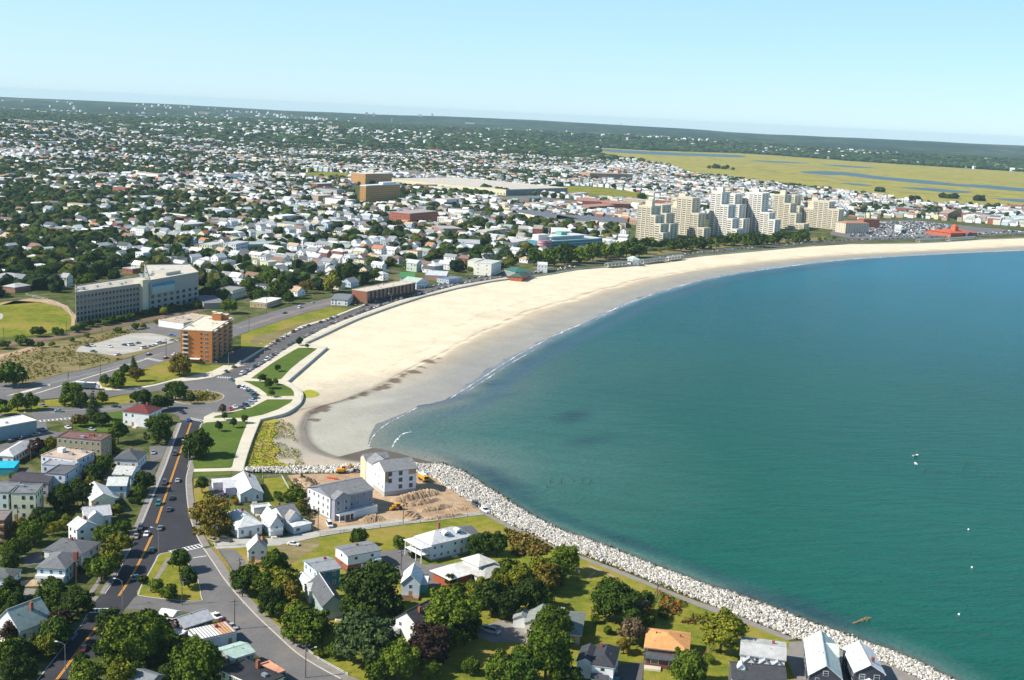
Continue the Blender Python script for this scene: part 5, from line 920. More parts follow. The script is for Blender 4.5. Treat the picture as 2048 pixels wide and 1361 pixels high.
r, w_, d_ = house('white house with tall steep grey-green gable roof at the lower left edge', (-8, 1243), (40, 1262), (64, 1222), 5.2, side='r', roof='gable', axis='y', rise=5.0, wall=WH, roofc=(.30, .36, .33), floors=1, me=ME_DARK)
# ---- junction houses
r, w_, d_ = house('maroon clapboard house with light grey gable roof at the junction', (369, 1256), (425, 1238), (411, 1219), 4.2, side='r', roof='gable', axis='x', rise=1.9, wall=(.085, .05, .05), roofc=(.50, .50, .51), floors=1, step=4.5)
wb = gable_poly(w_ + .02, d_ + .0, 4.1, 1.85, 'x'); put(ME_WIN, 'window', r, -w_ / 2 - .03, -1.2, 3.9, -PI / 2, 1.0, 1.5); put(ME_WIN, 'window', r, -w_ / 2 - .03, 1.2, 3.9, -PI / 2, 1.0, 1.5)
r, w_, d_ = house('white flat house with striped white and orange panel roof', (396, 1281), (473, 1264), (452, 1244), 4.0, side='r', roof='flat', wall=(.66, .74, .80), roofc=(.16, .15, .14), floors=1, step=3.6, par=.12)
for k in range(12):
    x = -w_ / 2 + .2 + (w_ - .4) * k / 12; mb = MB(); mb.box(x + .16, x + (w_ - .4) / 12 - .16, -d_ / 2 + .1, d_ / 2 - .1, 4.13, 4.2); mb.build('roof_panel', 'paint', r, color=(.80, .80, .78) if k < 7 else (.62, .32, .16) if k in (8, 9, 10) else (.72, .50, .36))
house('grey-walled house with pale mint green gable roof', (462, 1319), (508, 1305), (494, 1281), 5.4, side='r', roof='gable', axis='x', rise=1.0, wall=(.30, .30, .34), roofc=(.40, .53, .46), floors=2, chim=0)
r, w_, d_ = house('large black flat-roofed building at the bottom edge left of the street', (442, 1340), (520, 1376), (545, 1344), 5.8, side='r', roof='flat', wall=(.66, .70, .45), roofc=(.045, .045, .048), floors=2, units=1); pbox(r, 'chimney', -w_ * .1, -w_ * .1 + 1.0, d_ * .3, d_ * .3 + 1.0, 5.8, 8.3, 'chimney_brick')
r, w_, d_ = house('small building with terracotta coloured flat roof beside the street', (510, 1334), (541, 1354), (570, 1344), 4.0, side='r', roof='flat', wall=(.05, .045, .06), roofc=(.62, .32, .20), floors=1, par=.5, me=ME_DARK)
house('small white shed roof among the trees beside the crosswalk', (318, 1228), (345, 1233), (347, 1221), 3.0, side='r', roof='gable', axis='x', rise=.8, wall=WH, roofc=(.74, .74, .72), floors=0, name='shed', cat='shed')
house('small white-roofed shed with junk beside the maroon house', (340, 1268), (362, 1272), (364, 1262), 3.0, side='r', roof='flat', wall=(.2, .2, .24), roofc=(.74, .74, .7), floors=0, name='shed', cat='shed')
house('grey slate roof poking out of trees at the bottom edge', (262, 1356), (300, 1368), (310, 1346), 4.5, side='r', roof='gable', axis='x', rise=1.2, wall=(.3, .3, .3), roofc=(.20, .215, .23), floors=1)

# ------------------------------------------------------------------ middle-distance landmarks
def prism_building(label, pts, h, wall, roofc, name, cat, par=.8, units=0):
    w = [P(u, v, h) for u, v in pts]; A, B = w[0], w[1]; e = B - A; e.z = 0; L_ = e.length; rz = math.atan2(e.y, e.x); c, s = math.cos(-rz), math.sin(-rz)
    loc = [((p.x - A.x) * c - (p.y - A.y) * s, (p.x - A.x) * s + (p.y - A.y) * c) for p in w]; root = empty(name, (A.x, A.y, 0), rz, label=label, cat=cat)
    mb = MB(); mb.prism(loc, 0, h); mb.build('wall', 'paint', root, color=wall); mb = MB(); mb.prism(loc, h, h + .15); ro = mb.build('roof', 'flat_roofing', root, color=roofc)
    for i in range(len(loc)):
        (x0, y0), (x1, y1) = loc[i], loc[(i + 1) % len(loc)]; mb = MB(); mb.tube((x0, y0, h + .5), (x1, y1, h + .5), .5, .5, 4); mb.build('parapet', 'paint', root, color=wall)
    rg = random.Random(int(L_)); yc = sum(q[1] for q in loc) / 4
    for k in range(units): x = L_ * rg.uniform(.1, .9); s_ = rg.uniform(.6, 1.4); y = yc * rg.uniform(.6, 1.3); pbox(ro, 'roof_vent', x - s_, x + s_, y - s_, y + s_, h + .15, h + s_ * 1.5, 'steel')
    fx(*(sum((Vector((p.x, p.y)) for p in w), Vector((0, 0))) / 4), 0, rz, L_ / 2 + 2, 14); return root, L_, loc
r, L_, lc = prism_building('long five storey concrete office building with rows of windows beside the railway', [(151.3, 587), (298, 567), (286, 553), (151, 573.5)], 21.5, (.33, .315, .27), (.46, .42, .35), 'office_building', 'office building', units=6)
HID[0] += 2
nc_ = int(L_ / 3.2)
for k in range(5):
    for i in range(nc_): put(ME_DARK, 'window', r, L_ * (i + .5) / nc_, -.02, 2.6 + 4.0 * k, 0, 2.2, 2.0 if k else 3.2)
    if k: pbox(r, 'ledge', .3, L_ - .3, -.16, -.0, .5 + 4.0 * k, 1.1 + 4.0 * k, color=(.26, .20, .18))
for i in range(0, nc_ + 1, 3): pbox(r, 'pilaster', L_ * i / nc_ - .3, L_ * i / nc_ + .3, -.26, 0, 0, 21, color=(.38, .36, .31))
r, L_, lc = prism_building('taller concrete end of the long office building with blue glass box', [(298.5, 563), (397, 546), (378, 530), (288.7, 531)], 23.5, (.36, .35, .31), (.58, .53, .45), 'office_building', 'office building', units=10)
for k in range(3):
    for i in range(8): put(ME_DARK, 'window', r, L_ * (i + .5) / 8, -.02, 2.8 + 4.2 * k, 0, 3.6, 2.3)
pbox(r, 'glass_box', 1.5, L_ * .46, -1.8, 0, 13.5, 21.0, 'paint', (.36, .46, .44)); pbox(r, 'blue_band', 1.5, L_ * .46, -1.95, -1.8, 19.0, 20.9, 'paint', (.02, .22, .45)); pbox(r, 'end_tower', -7, 0, .5, 9, 0, 25.0, 'paint', (.62, .57, .43)); pbox(r, 'roof_penthouse', L_ * .5, L_ * .8, 8, 20, 23.6, 26, 'paint', (.56, .50, .42))
r, w_, d_ = house('seven storey orange brick apartment block with balconies beside the rotary', (361, 660.4), (424, 663.6), (476, 637), 20.0, side='r', roof='flat', wall=(.50, .19, .06), roofc=(.74, .64, .50), floors=0, name='apartment_block', cat='apartment block', wmat='brickwork', units=4, par=.5)
for k in range(7):
    z = 1.6 + 2.75 * k
    for xx in (.16,): put(ME_DARK, 'window', r, xx * w_, -d_ / 2 - .02, z, 0, 1.1, .9)
    for xx in (.30, .36): put(ME_WIN, 'window', r, xx * w_, -d_ / 2 - .02, z, 0, .9, 1.4)
    pbox(r, 'balcony', -w_ / 2 + .18 * w_ - 2.2, -w_ / 2 + .18 * w_ + 1.4, -d_ / 2 - 1.1, -d_ / 2, z - 1.3, z - .5, 'paint', (.62, .56, .48)); put(ME_DARK, 'window', r, -w_ / 2 + .18 * w_ - .4, -d_ / 2 - .02, z + .2, 0, 2.6, 1.9)
    for j in range(4): put(ME_DARK, 'window', r, w_ / 2 + .02, -d_ / 2 + d_ * (.10 + .26 * j), z + .1, PI / 2, d_ * .09, 2.1); pbox(r, 'balcony', w_ / 2, w_ / 2 + 1.2, -d_ / 2 + d_ * (.045 + .26 * j), -d_ / 2 + d_ * (.155 + .26 * j), z - 1.25, z - .55, 'paint', (.30, .24, .19))
for j in range(4): pbox(r, 'balcony_canopy', w_ / 2, w_ / 2 + 1.6, -d_ / 2 + d_ * (.04 + .26 * j), -d_ / 2 + d_ * (.16 + .26 * j), 19.7, 20.1, 'paint', (.76, .70, .58))
for a, b, s, h_ in ((.02, .30, 1.1, 5.2), (.16, .28, 2.4, 4.6), (.36, .34, 1.9, 3.4)): pbox(r, 'roof_tower', a * w_ - s, a * w_ + s, b * d_ - s, b * d_ + s, 20.1, 20.1 + h_, 'brickwork', (.46, .18, .07)); pbox(r, 'tower_cap', a * w_ - s - .2, a * w_ + s + .2, b * d_ - s - .2, b * d_ + s + .2, 20.1 + h_, 20.4 + h_, 'paint', (.72, .64, .5))
pbox(r, 'entrance_canopy', -w_ * .38, w_ * .14, -d_ / 2 - 3.4, -d_ / 2, 2.6, 2.9, 'trim_white')
r, w_, d_ = house('low white-walled building with tan gravel roof behind the orange brick block', (317, 640.5), (367, 647.5), (409, 631), 4.6, side='r', roof='flat', wall=(.82, .82, .80), roofc=(.52, .42, .31), floors=0, name='shop_building', cat='building', units=8)
r, w_, d_ = house('four storey dark brick motel with balconies along the beach road', (704, 580), (733.7, 584), (806.5, 564), 10.0, side='r', roof='flat', wall=(.26, .11, .07), roofc=(.60, .52, .42), floors=0, name='motel', cat='motel', wmat='brickwork', units=4)
for k in range(4):
    for j in range(12):
        y = -d_ / 2 + d_ * (j + .5) / 12; put(ME_DARK, 'window', r, w_ / 2 + .02, y, 1.6 + 2.4 * k, PI / 2, d_ / 12 * .7, 1.9)
for j in range(13): y = -d_ / 2 + d_ * j / 12; pbox(r, 'pilaster', w_ / 2, w_ / 2 + 1.1, y - .2, y + .2, 0, 9.9, 'paint', (.10, .06, .05))
for k in range(4): pbox(r, 'balcony', w_ / 2, w_ / 2 + 1.0, -d_ / 2, d_ / 2, .5 + 2.4 * k, .7 + 2.4 * k, 'paint', (.30, .22, .18))
r, w_, d_ = house('blue-green fronted low annex at the far end of the brick motel', (806, 572), (831, 566), (832, 558), 7.5, side='r', roof='flat', wall=(.20, .34, .42), roofc=(.35, .36, .36), floors=2, step=3, me=ME_TEAL, sx=2.4)
house('white two storey building with grey roof left of the brick motel', (662, 599), (695, 601), (700, 589), 4.6, side='r', roof='gable', axis='x', rise=2.0, wall=WH, roofc=(.19, .20, .21), floors=2, step=3, me=ME_DARK)
house('white building with bright green gable roof behind the brick motel', (800, 556), (829, 557), (835, 546), 5.2, side='r', roof='gable', axis='x', rise=2.6, wall=WH, roofc=(.07, .23, .07), floors=1, me=ME_DARK)
house('white house with pale green gabled roof right of the bright green roof', (833, 566), (857, 562), (866, 552), 5.4, side='r', roof='gable', axis='y', rise=3.0, wall=(.66, .72, .74), roofc=(.42, .48, .42), floors=2)
house('long pale curved-roof market hall beside the beach road', (850, 551), (893, 553), (910, 544), 4.5, side='r', roof='flat', wall=(.5, .3, .22), roofc=(.58, .60, .62), floors=0, name='shop_building', cat='building')
house('small blue-grey shop row facing the beach, right of the market hall', (898, 560), (925, 556), (940, 547), 4.0, side='r', roof='flat', wall=(.45, .5, .56), roofc=(.18, .22, .30), floors=1, name='shop_building', cat='building')
r, w_, d_ = house('three storey cream white building with blank walls beside the beach road', (948, 526), (983, 529), (998, 522), 12, side='r', roof='flat', wall=(.80, .77, .66), roofc=(.55, .54, .5), floors=3, step=7, name='apartment_block', cat='apartment block', me=ME_DARK, sz=.9); proof(r, 'side_wing', -w_ / 2 - 5, d_ * .15, 10, d_ * .7, 12.6, .3, 'x', (.55, .54, .5), kind='flat', wallc=(.80, .77, .66))
house('low tan-walled building with white roof beside the highway', (500, 604), (534, 607), (559, 597), 4.2, side='r', roof='flat', wall=(.50, .38, .22), roofc=(.74, .72, .62), floors=1, name='shop_building', cat='building')
house('cream white low commercial building right of the office building car park', (431, 580), (465, 583), (482, 575), 7, side='r', roof='flat', wall=(.78, .76, .60), roofc=(.28, .28, .26), floors=1, name='shop_building', cat='building')
house('long dark bridge deck canopy over the railway beside the office building', (408, 608), (450, 607), (497, 590), 4.4, side='r', roof='flat', wall=(.30, .28, .24), roofc=(.20, .205, .21), floors=0, name='footbridge', cat='bridge')
# terraced blue-green glass building with pink round stair
r, w_, d_ = house('blue-green glass terraced hotel with white bands and pink round stair tower', (1088, 484), (1205, 477), (1207, 470), 13.5, side='r', roof='flat', wall=(.10, .26, .32), roofc=(.55, .56, .55), floors=0, name='terraced_building', cat='office building')
for k in range(4):
    pbox(r, 'glass_band', -w_ / 2 + .5, w_ / 2 - k * 3, -d_ / 2 - 2.2 + k * .5, -d_ / 2, 1.4 + 3.2 * k, 3.2 + 3.2 * k, 'glass_teal'); pbox(r, 'floor_band', -w_ / 2 - .2, w_ / 2 + .4 - k * 3, -d_ / 2 - 3.2 + k * .5, -d_ / 2, 3.2 + 3.2 * k, 4.4 + 3.2 * k, 'paint', (.34, .56, .58))
pbox(r, 'upper_storey', -w_ * .30, w_ * .26, -d_ * .2, d_ * .4, 13.5, 17.5, 'paint', (.36, .55, .56)); pbox(r, 'upper_roof', -w_ * .32, w_ * .28, -d_ * .3, d_ * .45, 17.5, 18.2, 'paint', (.62, .66, .64)); pbox(r, 'roof_unit', -w_ * .46, -w_ * .28, -1, d_ * .3, 13.6, 20, 'paint', (.76, .70, .66)); pbox(r, 'roof_unit', -w_ * .08, w_ * .02, -1, d_ * .3, 18.2, 22, 'paint', (.16, .42, .34))
for a, rr_ in ((-w_ / 2 - 3, 6.2), (-w_ * .44, 4.6)):
    for k in range(5): mb = MB(); mb.tube((a, -d_ / 2 - 1, .4 + 3.0 * k), (a, -d_ / 2 - 1, 2.2 + 3.0 * k), rr_, rr_, 16); mb.build('stair_drum', 'paint', r, color=(.70, .36, .38)); mb = MB(); mb.tube((a, -d_ / 2 - 1, 2.2 + 3.0 * k), (a, -d_ / 2 - 1, 3.4 + 3.0 * k), rr_ - .8, rr_ - .8, 16); mb.build('stair_glass', 'paint', r, color=(.35, .22, .24))
house('white blocky villa row above the terraced glass building', (1115, 463), (1144, 464), (1150, 457), 9, side='r', roof='flat', wall=WH, roofc=WR, floors=2, name='apartment_block', cat='apartment block')
house('brick red four storey block left of the terraced glass building', (1065, 458), (1084, 459), (1100, 452), 14, side='r', roof='flat', wall=(.36, .12, .07), roofc=(.4, .35, .3), floors=4, wmat='brickwork', name='apartment_block', cat='apartment block', me=ME_DARK)
house('beige four storey block beside the brick red block', (1036, 458), (1056, 459), (1066, 453), 13, side='r', roof='flat', wall=(.64, .54, .40), roofc=(.5, .45, .4), floors=4, name='apartment_block', cat='apartment block', me=ME_DARK)
house('white and dark office block with blank white end wall', (954, 461), (974, 463), (1009, 457), 11, side='r', roof='flat', wall=(.70, .69, .66), roofc=(.55, .5, .42), floors=3, name='office_building', cat='office building', me=ME_DARK)
house('orange-striped brick block left of the blank-walled office', (886, 458), (925, 458), (933, 452), 9, side='r', roof='flat', wall=(.42, .20, .12), roofc=(.4, .38, .36), floors=3, wmat='brickwork', name='apartment_block', cat='apartment block')
house('large brick red apartment block below the two orange towers', (779, 424), (820, 428), (832, 419), 16, side='r', roof='flat', wall=(.38, .13, .08), roofc=(.38, .34, .32), floors=4, wmat='brickwork', name='apartment_block', cat='apartment block', me=ME_DARK, step=4)
house('grey shopping block with open front, left of the brick red shed', (914, 487), (960, 489), (972, 481), 8, side='r', roof='flat', wall=(.52, .52, .52), roofc=(.42, .43, .44), floors=2, name='shop_building', cat='building', me=ME_DARK)
r, w_, d_ = house('taller front apartment tower with orange brick end and dark side', (720, 371), (732, 372), (785, 367), 29, side='r', roof='flat', wall=(.50, .27, .10), roofc=(.66, .66, .66), floors=8, step=3.6, name='apartment_tower', cat='tower block', wmat='brickwork', me=ME_DARK, miss=0, units=3)
pbox(r, 'penthouse', -w_ * .3, w_ * .4, 0, d_ * .4, 29, 33, 'paint', WH); pbox(r, 'parapet', -w_ / 2 - .3, w_ / 2 + .3, -d_ / 2 - .3, d_ / 2 + .3, 28, 29.6, 'paint', WH)
r, w_, d_ = house('orange brick apartment tower behind the taller front tower', (702, 346), (731, 348.5), (764, 345.5), 24, side='r', roof='flat', wall=(.56, .31, .12), roofc=(.70, .66, .58), floors=7, step=3.8, name='apartment_tower', cat='tower block', wmat='brickwork', me=ME_DARK, miss=0); pbox(r, 'penthouse', -2, 4, 0, 5, 24, 28.5, 'paint', (.62, .45, .25))
r, w_, d_ = house('vast cream warehouse with pale flat roof behind the towers', (776.5, 357.5), (1012, 380.5), (1118, 375), 11, side='r', roof='flat', wall=(.70, .62, .42), roofc=(.56, .51, .43), floors=0, name='warehouse', cat='warehouse', units=14, par=1.0)
for k in range(40): put(ME_DARK, 'loading_door', r, -w_ / 2 + w_ * (k + .5) / 40, -d_ / 2 - .03, 2.6, 0, 2.6, 3.0)
pbox(r, 'grey_end_wall', w_ / 2, w_ / 2 + .1, -d_ / 2, d_ / 2, 0, 10.6, 'paint', (.20, .24, .26))
r, w_, d_ = house('long cream warehouse with blue-grey roof beside the stepped towers', (1008, 420), (1110, 438.5), (1125, 432), 8, side='r', roof='flat', wall=(.72, .66, .46), roofc=(.15, .16, .19), floors=0, name='warehouse', cat='warehouse', units=8)
r, w_, d_ = house('right half of the blue-grey roofed warehouse running to the stepped towers', (1111, 438.5), (1252, 446), (1262, 437), 8, side='r', roof='flat', wall=(.72, .66, .46), roofc=(.15, .16, .19), floors=0, name='warehouse', cat='warehouse', units=10)
r, w_, d_ = house('square brown brick school block with red-roofed bell tower behind it', (1157.5, 344), (1180, 347), (1209, 342), 16, side='r', roof='flat', wall=(.42, .27, .17), roofc=(.45, .36, .28), floors=4, step=6, wmat='brickwork', name='school_building', cat='school', me=ME_DARK, miss=.3)
proof(r, 'bell_tower', 0, d_ * .3, 11, 11, 24, 3, 'x', (.45, .13, .08), kind='hip', wallc=(.48, .30, .2)); pbox(r, 'spire', 4, 6.5, d_ * .3, d_ * .3 + 2, 24, 32, 'paint', (.6, .45, .36))
for a, b, c, lb in (((1158, 402), (1200, 404), (1206, 398), 'left brick school wing with white roof specks'), ((1176, 415), (1232, 411), (1240, 405), 'long low red brick school beside the playing field'), ((1222, 408), (1262, 409), (1266, 403), 'red-roofed low brick hall at the right of the school')):
    house(lb, a, b, c, 7, side='r', roof='flat', wall=(.36, .12, .07), roofc=(.40, .22, .18), floors=2, name='school_building', cat='school', wmat='brickwork', me=ME_DARK, step=6)
house('dark blue-grey square hall at the foot of the vast warehouse', (1059, 396), (1078, 397), (1082, 393), 7, side='r', roof='flat', wall=(.10, .13, .17), roofc=(.16, .2, .25), floors=0, name='warehouse', cat='warehouse')
house('building with red-brown pitched roof and blue lower hall right of the towers', (1672, 444), (1692, 447), (1713, 443.5), 16, side='r', roof='hip', rise=3, wall=(.66, .56, .42), roofc=(.42, .22, .15), floors=5, step=6, name='apartment_block', cat='apartment block', me=ME_DARK)
house('square red brick block right of the red-brown pitched roof', (1717, 437), (1728, 439), (1738, 436), 14, side='r', roof='flat', wall=(.40, .13, .06), roofc=(.4, .2, .15), floors=4, wmat='brickwork', name='apartment_block', cat='apartment block', me=ME_DARK)
house('white open-fronted building in the big car park', (1789, 456), (1803, 457), (1816, 452), 8, side='r', roof='flat', wall=(.78, .78, .74), roofc=(.74, .74, .70), floors=1, name='shop_building', cat='building', me=ME_DARK)
house('reddish brick row house cluster beyond the big car park', (1878, 426), (1896, 428), (1898, 425), 9, side='r', roof='gable', wall=(.40, .22, .16), roofc=(.35, .25, .2), floors=3, wmat='brickwork', name='apartment_block', cat='apartment block', me=ME_DARK)
house('turquoise flat-roofed hall at the right edge before the marsh', (2022, 431), (2044, 434), (2060, 429), 7, side='r', roof='flat', wall=(.4, .55, .6), roofc=(.25, .5, .62), floors=0, name='warehouse', cat='warehouse')
# grey flat housing complex and left-edge landmarks
house('cream three storey housing block with flat roof beyond the office building', (399, 489), (424, 491), (446, 486), 10, side='r', roof='flat', wall=(.76, .72, .50), roofc=(.52, .52, .5), floors=3, name='apartment_block', cat='apartment block', me=ME_DARK)
house('white three storey housing block right of the cream block', (447, 487), (472, 489), (498, 484), 11, side='r', roof='flat', wall=(.74, .76, .80), roofc=(.5, .5, .5), floors=3, name='apartment_block', cat='apartment block', me=ME_DARK)
house('long grey factory hall behind the housing blocks', (492, 490), (575, 488), (572, 482), 8, side='r', roof='flat', wall=(.34, .40, .38), roofc=(.36, .40, .39), floors=0, name='warehouse', cat='warehouse')
house('grey hip-roofed hall at the left edge above the ball field', (-30, 555), (38, 560), (44, 550), 6.5, side='r', roof='hip', rise=3, wall=(.5, .5, .48), roofc=(.36, .36, .38), floors=1, name='hall', cat='building')
house('brown house with light grey hip roof above the ball field', (6, 573), (30, 576), (44, 569), 4.2, side='r', roof='hip', rise=2.2, wall=(.30, .16, .12), roofc=(.48, .48, .46), floors=1)
house('pale teal house with brown roof above the ball field fence', (95, 556), (122, 557), (130, 549), 6, side='r', roof='gable', rise=1.6, wall=(.25, .48, .50), roofc=(.24, .17, .15), floors=2)
house('tall cream gabled house left of the large tree clump', (133, 556), (146, 553), (160, 546), 8, side='l', roof='gable', axis='y', rise=3, wall=(.78, .76, .66), roofc=(.4, .4, .38), floors=2)
house('long flat white sports stand behind the tall cream gabled house', (122, 522), (154, 524), (158, 518), 4, side='r', roof='flat', wall=WH, roofc=(.72, .72, .7), floors=0, name='shed', cat='shed')
# beach pavilions
r, w_, d_ = house('red brick bathhouse with dark green hip roof standing on the sand', (1020, 553), (1044, 555), (1064, 549), 4.2, side='r', roof='hip', rise=3.0, wall=(.42, .10, .04), roofc=(.07, .12, .10), floors=1, step=4, wmat='brickwork', name='bathhouse', cat='bathhouse', ov=.8, z=-.9)
house('green-roofed police station hall behind the red bathhouse', (1031, 545), (1062, 544), (1068, 537), 5.5, side='r', roof='hip', rise=3, wall=(.30, .34, .32), roofc=(.05, .16, .13), floors=1, name='hall', cat='building')
house('white three storey beach house left of the long tree belt', (1075, 530), (1095, 531), (1106, 526), 8, side='r', roof='flat', wall=WH, roofc=WR, floors=2, name='apartment_block', cat='apartment block')
def shelter(pts, lab, wd=5, h=3.4, roofc=(.20, .22, .22)):
    a, b = P(*pts[0], h), P(*pts[1], h); d = b - a; d.z = 0; Ln = d.length; c = (a + b) / 2
    root = empty('beach_shelter', (c.x, c.y, 0), math.atan2(d.y, d.x), label=lab, cat='shelter', group='open beach shelters'); fx(c.x, c.y, 6)
    hip_roof(Ln, wd, h, 1.4, .6).build('roof', 'shingle', root, color=roofc); k = max(2, int(Ln / 6))
    for i in range(k + 1):
        for s in (-1, 1): x = -Ln / 2 + Ln * i / k; pbox(root, 'post', x - .15, x + .15, s * wd * .42 - .15, s * wd * .42 + .15, 0, h, 'trim_white')
    pbox(root, 'floor', -Ln / 2, Ln / 2, -wd / 2, wd / 2, 0, .2, 'concrete'); return root
shelter(((1213, 528), (1262, 524)), 'long dark-roofed open beach shelter left of the white gazebo'); shelter(((1284, 521.5), (1330, 516.5)), 'long dark-roofed open beach shelter right of the white gazebo')
shelter(((1334, 516), (1364, 512)), 'short grey-roofed beach shelter, farther right of the gazebo', roofc=(.4, .4, .4)); shelter(((1836, 480), (1888, 478)), 'long grey open beach shelter in front of the big car park', 7); shelter(((1895, 477.5), (1950, 474)), 'long beach shelter in front of the red station', 7)
r, w_, d_ = house('white square gazebo with pale green pyramid roof between beach shelters', (1266, 520), (1279, 520), (1281, 517), 6, side='r', roof='hip', rise=3, wall=(.72, .74, .72), roofc=(.45, .55, .52), floors=1, name='gazebo', cat='gazebo', ov=1.2)
r, w_, d_ = house('orange-red pavilion with long wings and square tower beyond the shelters', (1902, 467), (1955, 466), (1958, 459), 6, side='r', roof='hip', rise=4, wall=(.50, .13, .05), roofc=(.58, .12, .05), floors=1, name='red_pavilion', cat='pavilion', ov=1)
proof(r, 'tower', -w_ * .10, -d_ * .2, 8, 8, 15, 4, 'x', (.58, .12, .05), kind='hip', wallc=(.55, .14, .06)); proof(r, 'front_porch', w_ * .1, -d_ / 2 - 3, 12, 6, 5, 3, 'y', (.20, .10, .12), wallc=(.12, .10, .12))

# ------------------------------------------------------------------ stepped apartment towers
FLR = MB(); FLR.box(-.5, .5, -.06, .02, -.5, .5); ME_BALC = FLR.mesh('window', ['window_recess_shade'])  # flat dark plates for windows and balconies, recess shade put into the colour
TA = R(-37)
def steps(lab, blocks, col, depth=25, roofh=True):
    """blocks: (u0,u1,v_top,v_base) lit front faces from tall to low"""
    u0, u1, vt, vb = blocks[0]; p0 = P(u0, vb, 0); root = empty('stepped_apartment_tower', (p0.x, p0.y, 0), TA, label=lab, cat='tower block', group='stepped concrete apartment towers')
    fx(p0.x + 15, p0.y + 15, 42); ex = Vector((math.cos(TA), math.sin(TA), 0)); ey = Vector((-ex.y, ex.x, 0)); x = 0; y = 0.0
    for i, (a, b, vt, vb) in enumerate(blocks):
        q = P(a, vb, 0); k = ppm(q); wd = (b - a) / k / math.cos(TA) * 1.06; h = (vb - vt) / k / 0.985
        if i == 0: x = 0.0
        y0 = -i * 3.0; dp = depth - i * 1.5
        wl = pbox(root, 'tower_block', x, x + wd, y0, y0 + dp, 0, h, 'paint', col); pbox(root, 'parapet', x - .2, x + wd + .2, y0 - .2, y0 + dp + .2, h, h + .9, 'paint', tuple(c * 1.02 for c in col))
        nf = max(2, int(h / 3.0)); nc = max(1, int(wd / 6.5))
        for f in range(nf):
            z = 2.0 + f * (h - 2) / nf
            for c in range(nc): put(ME_BALC, 'window', root, x + wd * (c + .5) / nc, y0 - .02, z, 0, wd / nc * .62, 1.35)
            for c in range(2): put(ME_BALC, 'window', root, x + wd + .02, y0 + dp * (.22 + .5 * c), z, PI / 2, 3.2, 1.5)
        for c in range(nc + 1): xx = x + wd * c / nc; pbox(root, 'pier', xx - .35, xx + .35, y0 - .7, y0, 0, h - .5, 'paint', col)
        if i == 0 and roofh: pbox(root, 'lift_tower', x + wd * .45, x + wd * .95, y0 + 3, y0 + 10, h, h + 8, 'paint', col)
        x += wd
    return root
BE = (.66, .585, .44); PW = (.76, .72, .63)
steps('leftmost narrow stepped tower, beige, beside the blue-roofed warehouse', [(1272, 1295, 413, 479), (1294, 1304, 431, 481), (1303, 1315, 448, 483), (1310, 1317, 465, 484)], BE)
steps('second slab of the leftmost tower pair, shaded behind it', [(1303, 1318, 411, 472), (1316, 1326, 428, 474), (1326, 1336, 450, 477)], BE, roofh=False)
steps('wide beige tower with tall blank block, second from the left', [(1331, 1349, 414, 466), (1362, 1388, 400, 474), (1384, 1398, 431, 476), (1396, 1409, 460, 478)], BE)
steps('tall blank-walled block inside the second tower from the left', [(1339, 1361, 398, 462)], BE, 26)
steps('whitest and tallest narrow stepped tower, third from the left', [(1416, 1434, 386, 470), (1430, 1444, 411, 472), (1440, 1450, 438, 474), (1446, 1456, 458, 475)], PW)
steps('shaded rear slab right of the whitest tower', [(1450, 1462, 390, 463), (1460, 1470, 412, 466), (1466, 1476, 440, 468)], PW, roofh=False)
steps('wide pale tower in the middle with big blank upper wall', [(1478, 1492, 396, 462), (1505, 1526, 389, 466), (1522, 1537, 427, 468), (1532, 1544, 441, 470)], PW)
steps('tall pale slab rising behind the middle tower', [(1486, 1506, 388, 458)], PW, 24)
steps('narrow beige stepped tower right of the middle tower', [(1543, 1560, 391, 455), (1556, 1568, 410, 460), (1564, 1576, 430, 462), (1572, 1587, 450, 463)], BE)
steps('shaded rear slab of the right narrow tower', [(1570, 1582, 392, 450), (1580, 1590, 415, 454)], BE, roofh=False)
steps('rightmost tower with low left shoulder, beige', [(1598, 1620, 417, 452), (1624, 1648, 407, 460), (1642, 1660, 423, 463), (1654, 1674, 449, 465)], BE)
steps('square cream block at the back of the rightmost tower', [(1606, 1626, 405, 450)], BE, 22)
# ------------------------------------------------------------------ moving and parked cars near the camera
rc = random.Random(11)
MR = [('suv', 'dark grey', 350, 908, -7, 20, 'dark grey car heading down the main road, nearest the crosswalk'), ('sedan', 'silver', 355, 961, 5, -20, 'silver car beside the kerb bend, right lane'),
      ('suv', 'dark grey', 329, 966, -8, 22, 'dark van-like car left of the yellow line, second from the crosswalk'), ('sedan', 'black', 343, 996, 6, -20, 'black car in the right lane below the silver one'),
      ('suv', 'teal', 317, 1007, -8, 22, 'dark teal car hugging the yellow line'), ('sedan', 'dark grey', 338, 1019, 8, -24, 'dark grey car in the wide right lane'),
      ('sedan', 'grey', 320, 1056, 9, -22, 'grey-blue car passing the lamp arm at the yellow line end'), ('sedan', 'green', 303, 1100, 8, -24, 'green car with pale roof just above the traffic island'),
      ('sedan', 'teal', 269, 1155, 12, -24, 'teal car in tree shadow beside the traffic island'), ('sedan', 'blue', 145, 1274, -18, 22, 'deep blue car near the bottom of the main road'), ('sedan', 'maroon', 169, 1296, 14, -18, 'red car half hidden by the big tree'),
      ('suv', 'dark grey', 281, 1056, -10, 22, 'dark grey car parked at the left kerb beside the row trees'), ('sedan', 'white', 293, 1068, -9, 22, 'white car on the road beside the left kerb trees'), ('sedan', 'tan', 272, 1073, -10, 24, 'tan car parked under the row trees'),
      ('sedan', 'blue', 377, 840, 5, -16, 'blue and white car stopped on the crosswalk by the red-roofed house'), ('sedan', 'navy', 365, 825, -18, -8, 'navy car leaving the rotary above the crosswalk')]
for k, c, u, v, du, dv, lb in MR: car(u, v, du, dv, k, c, lb)
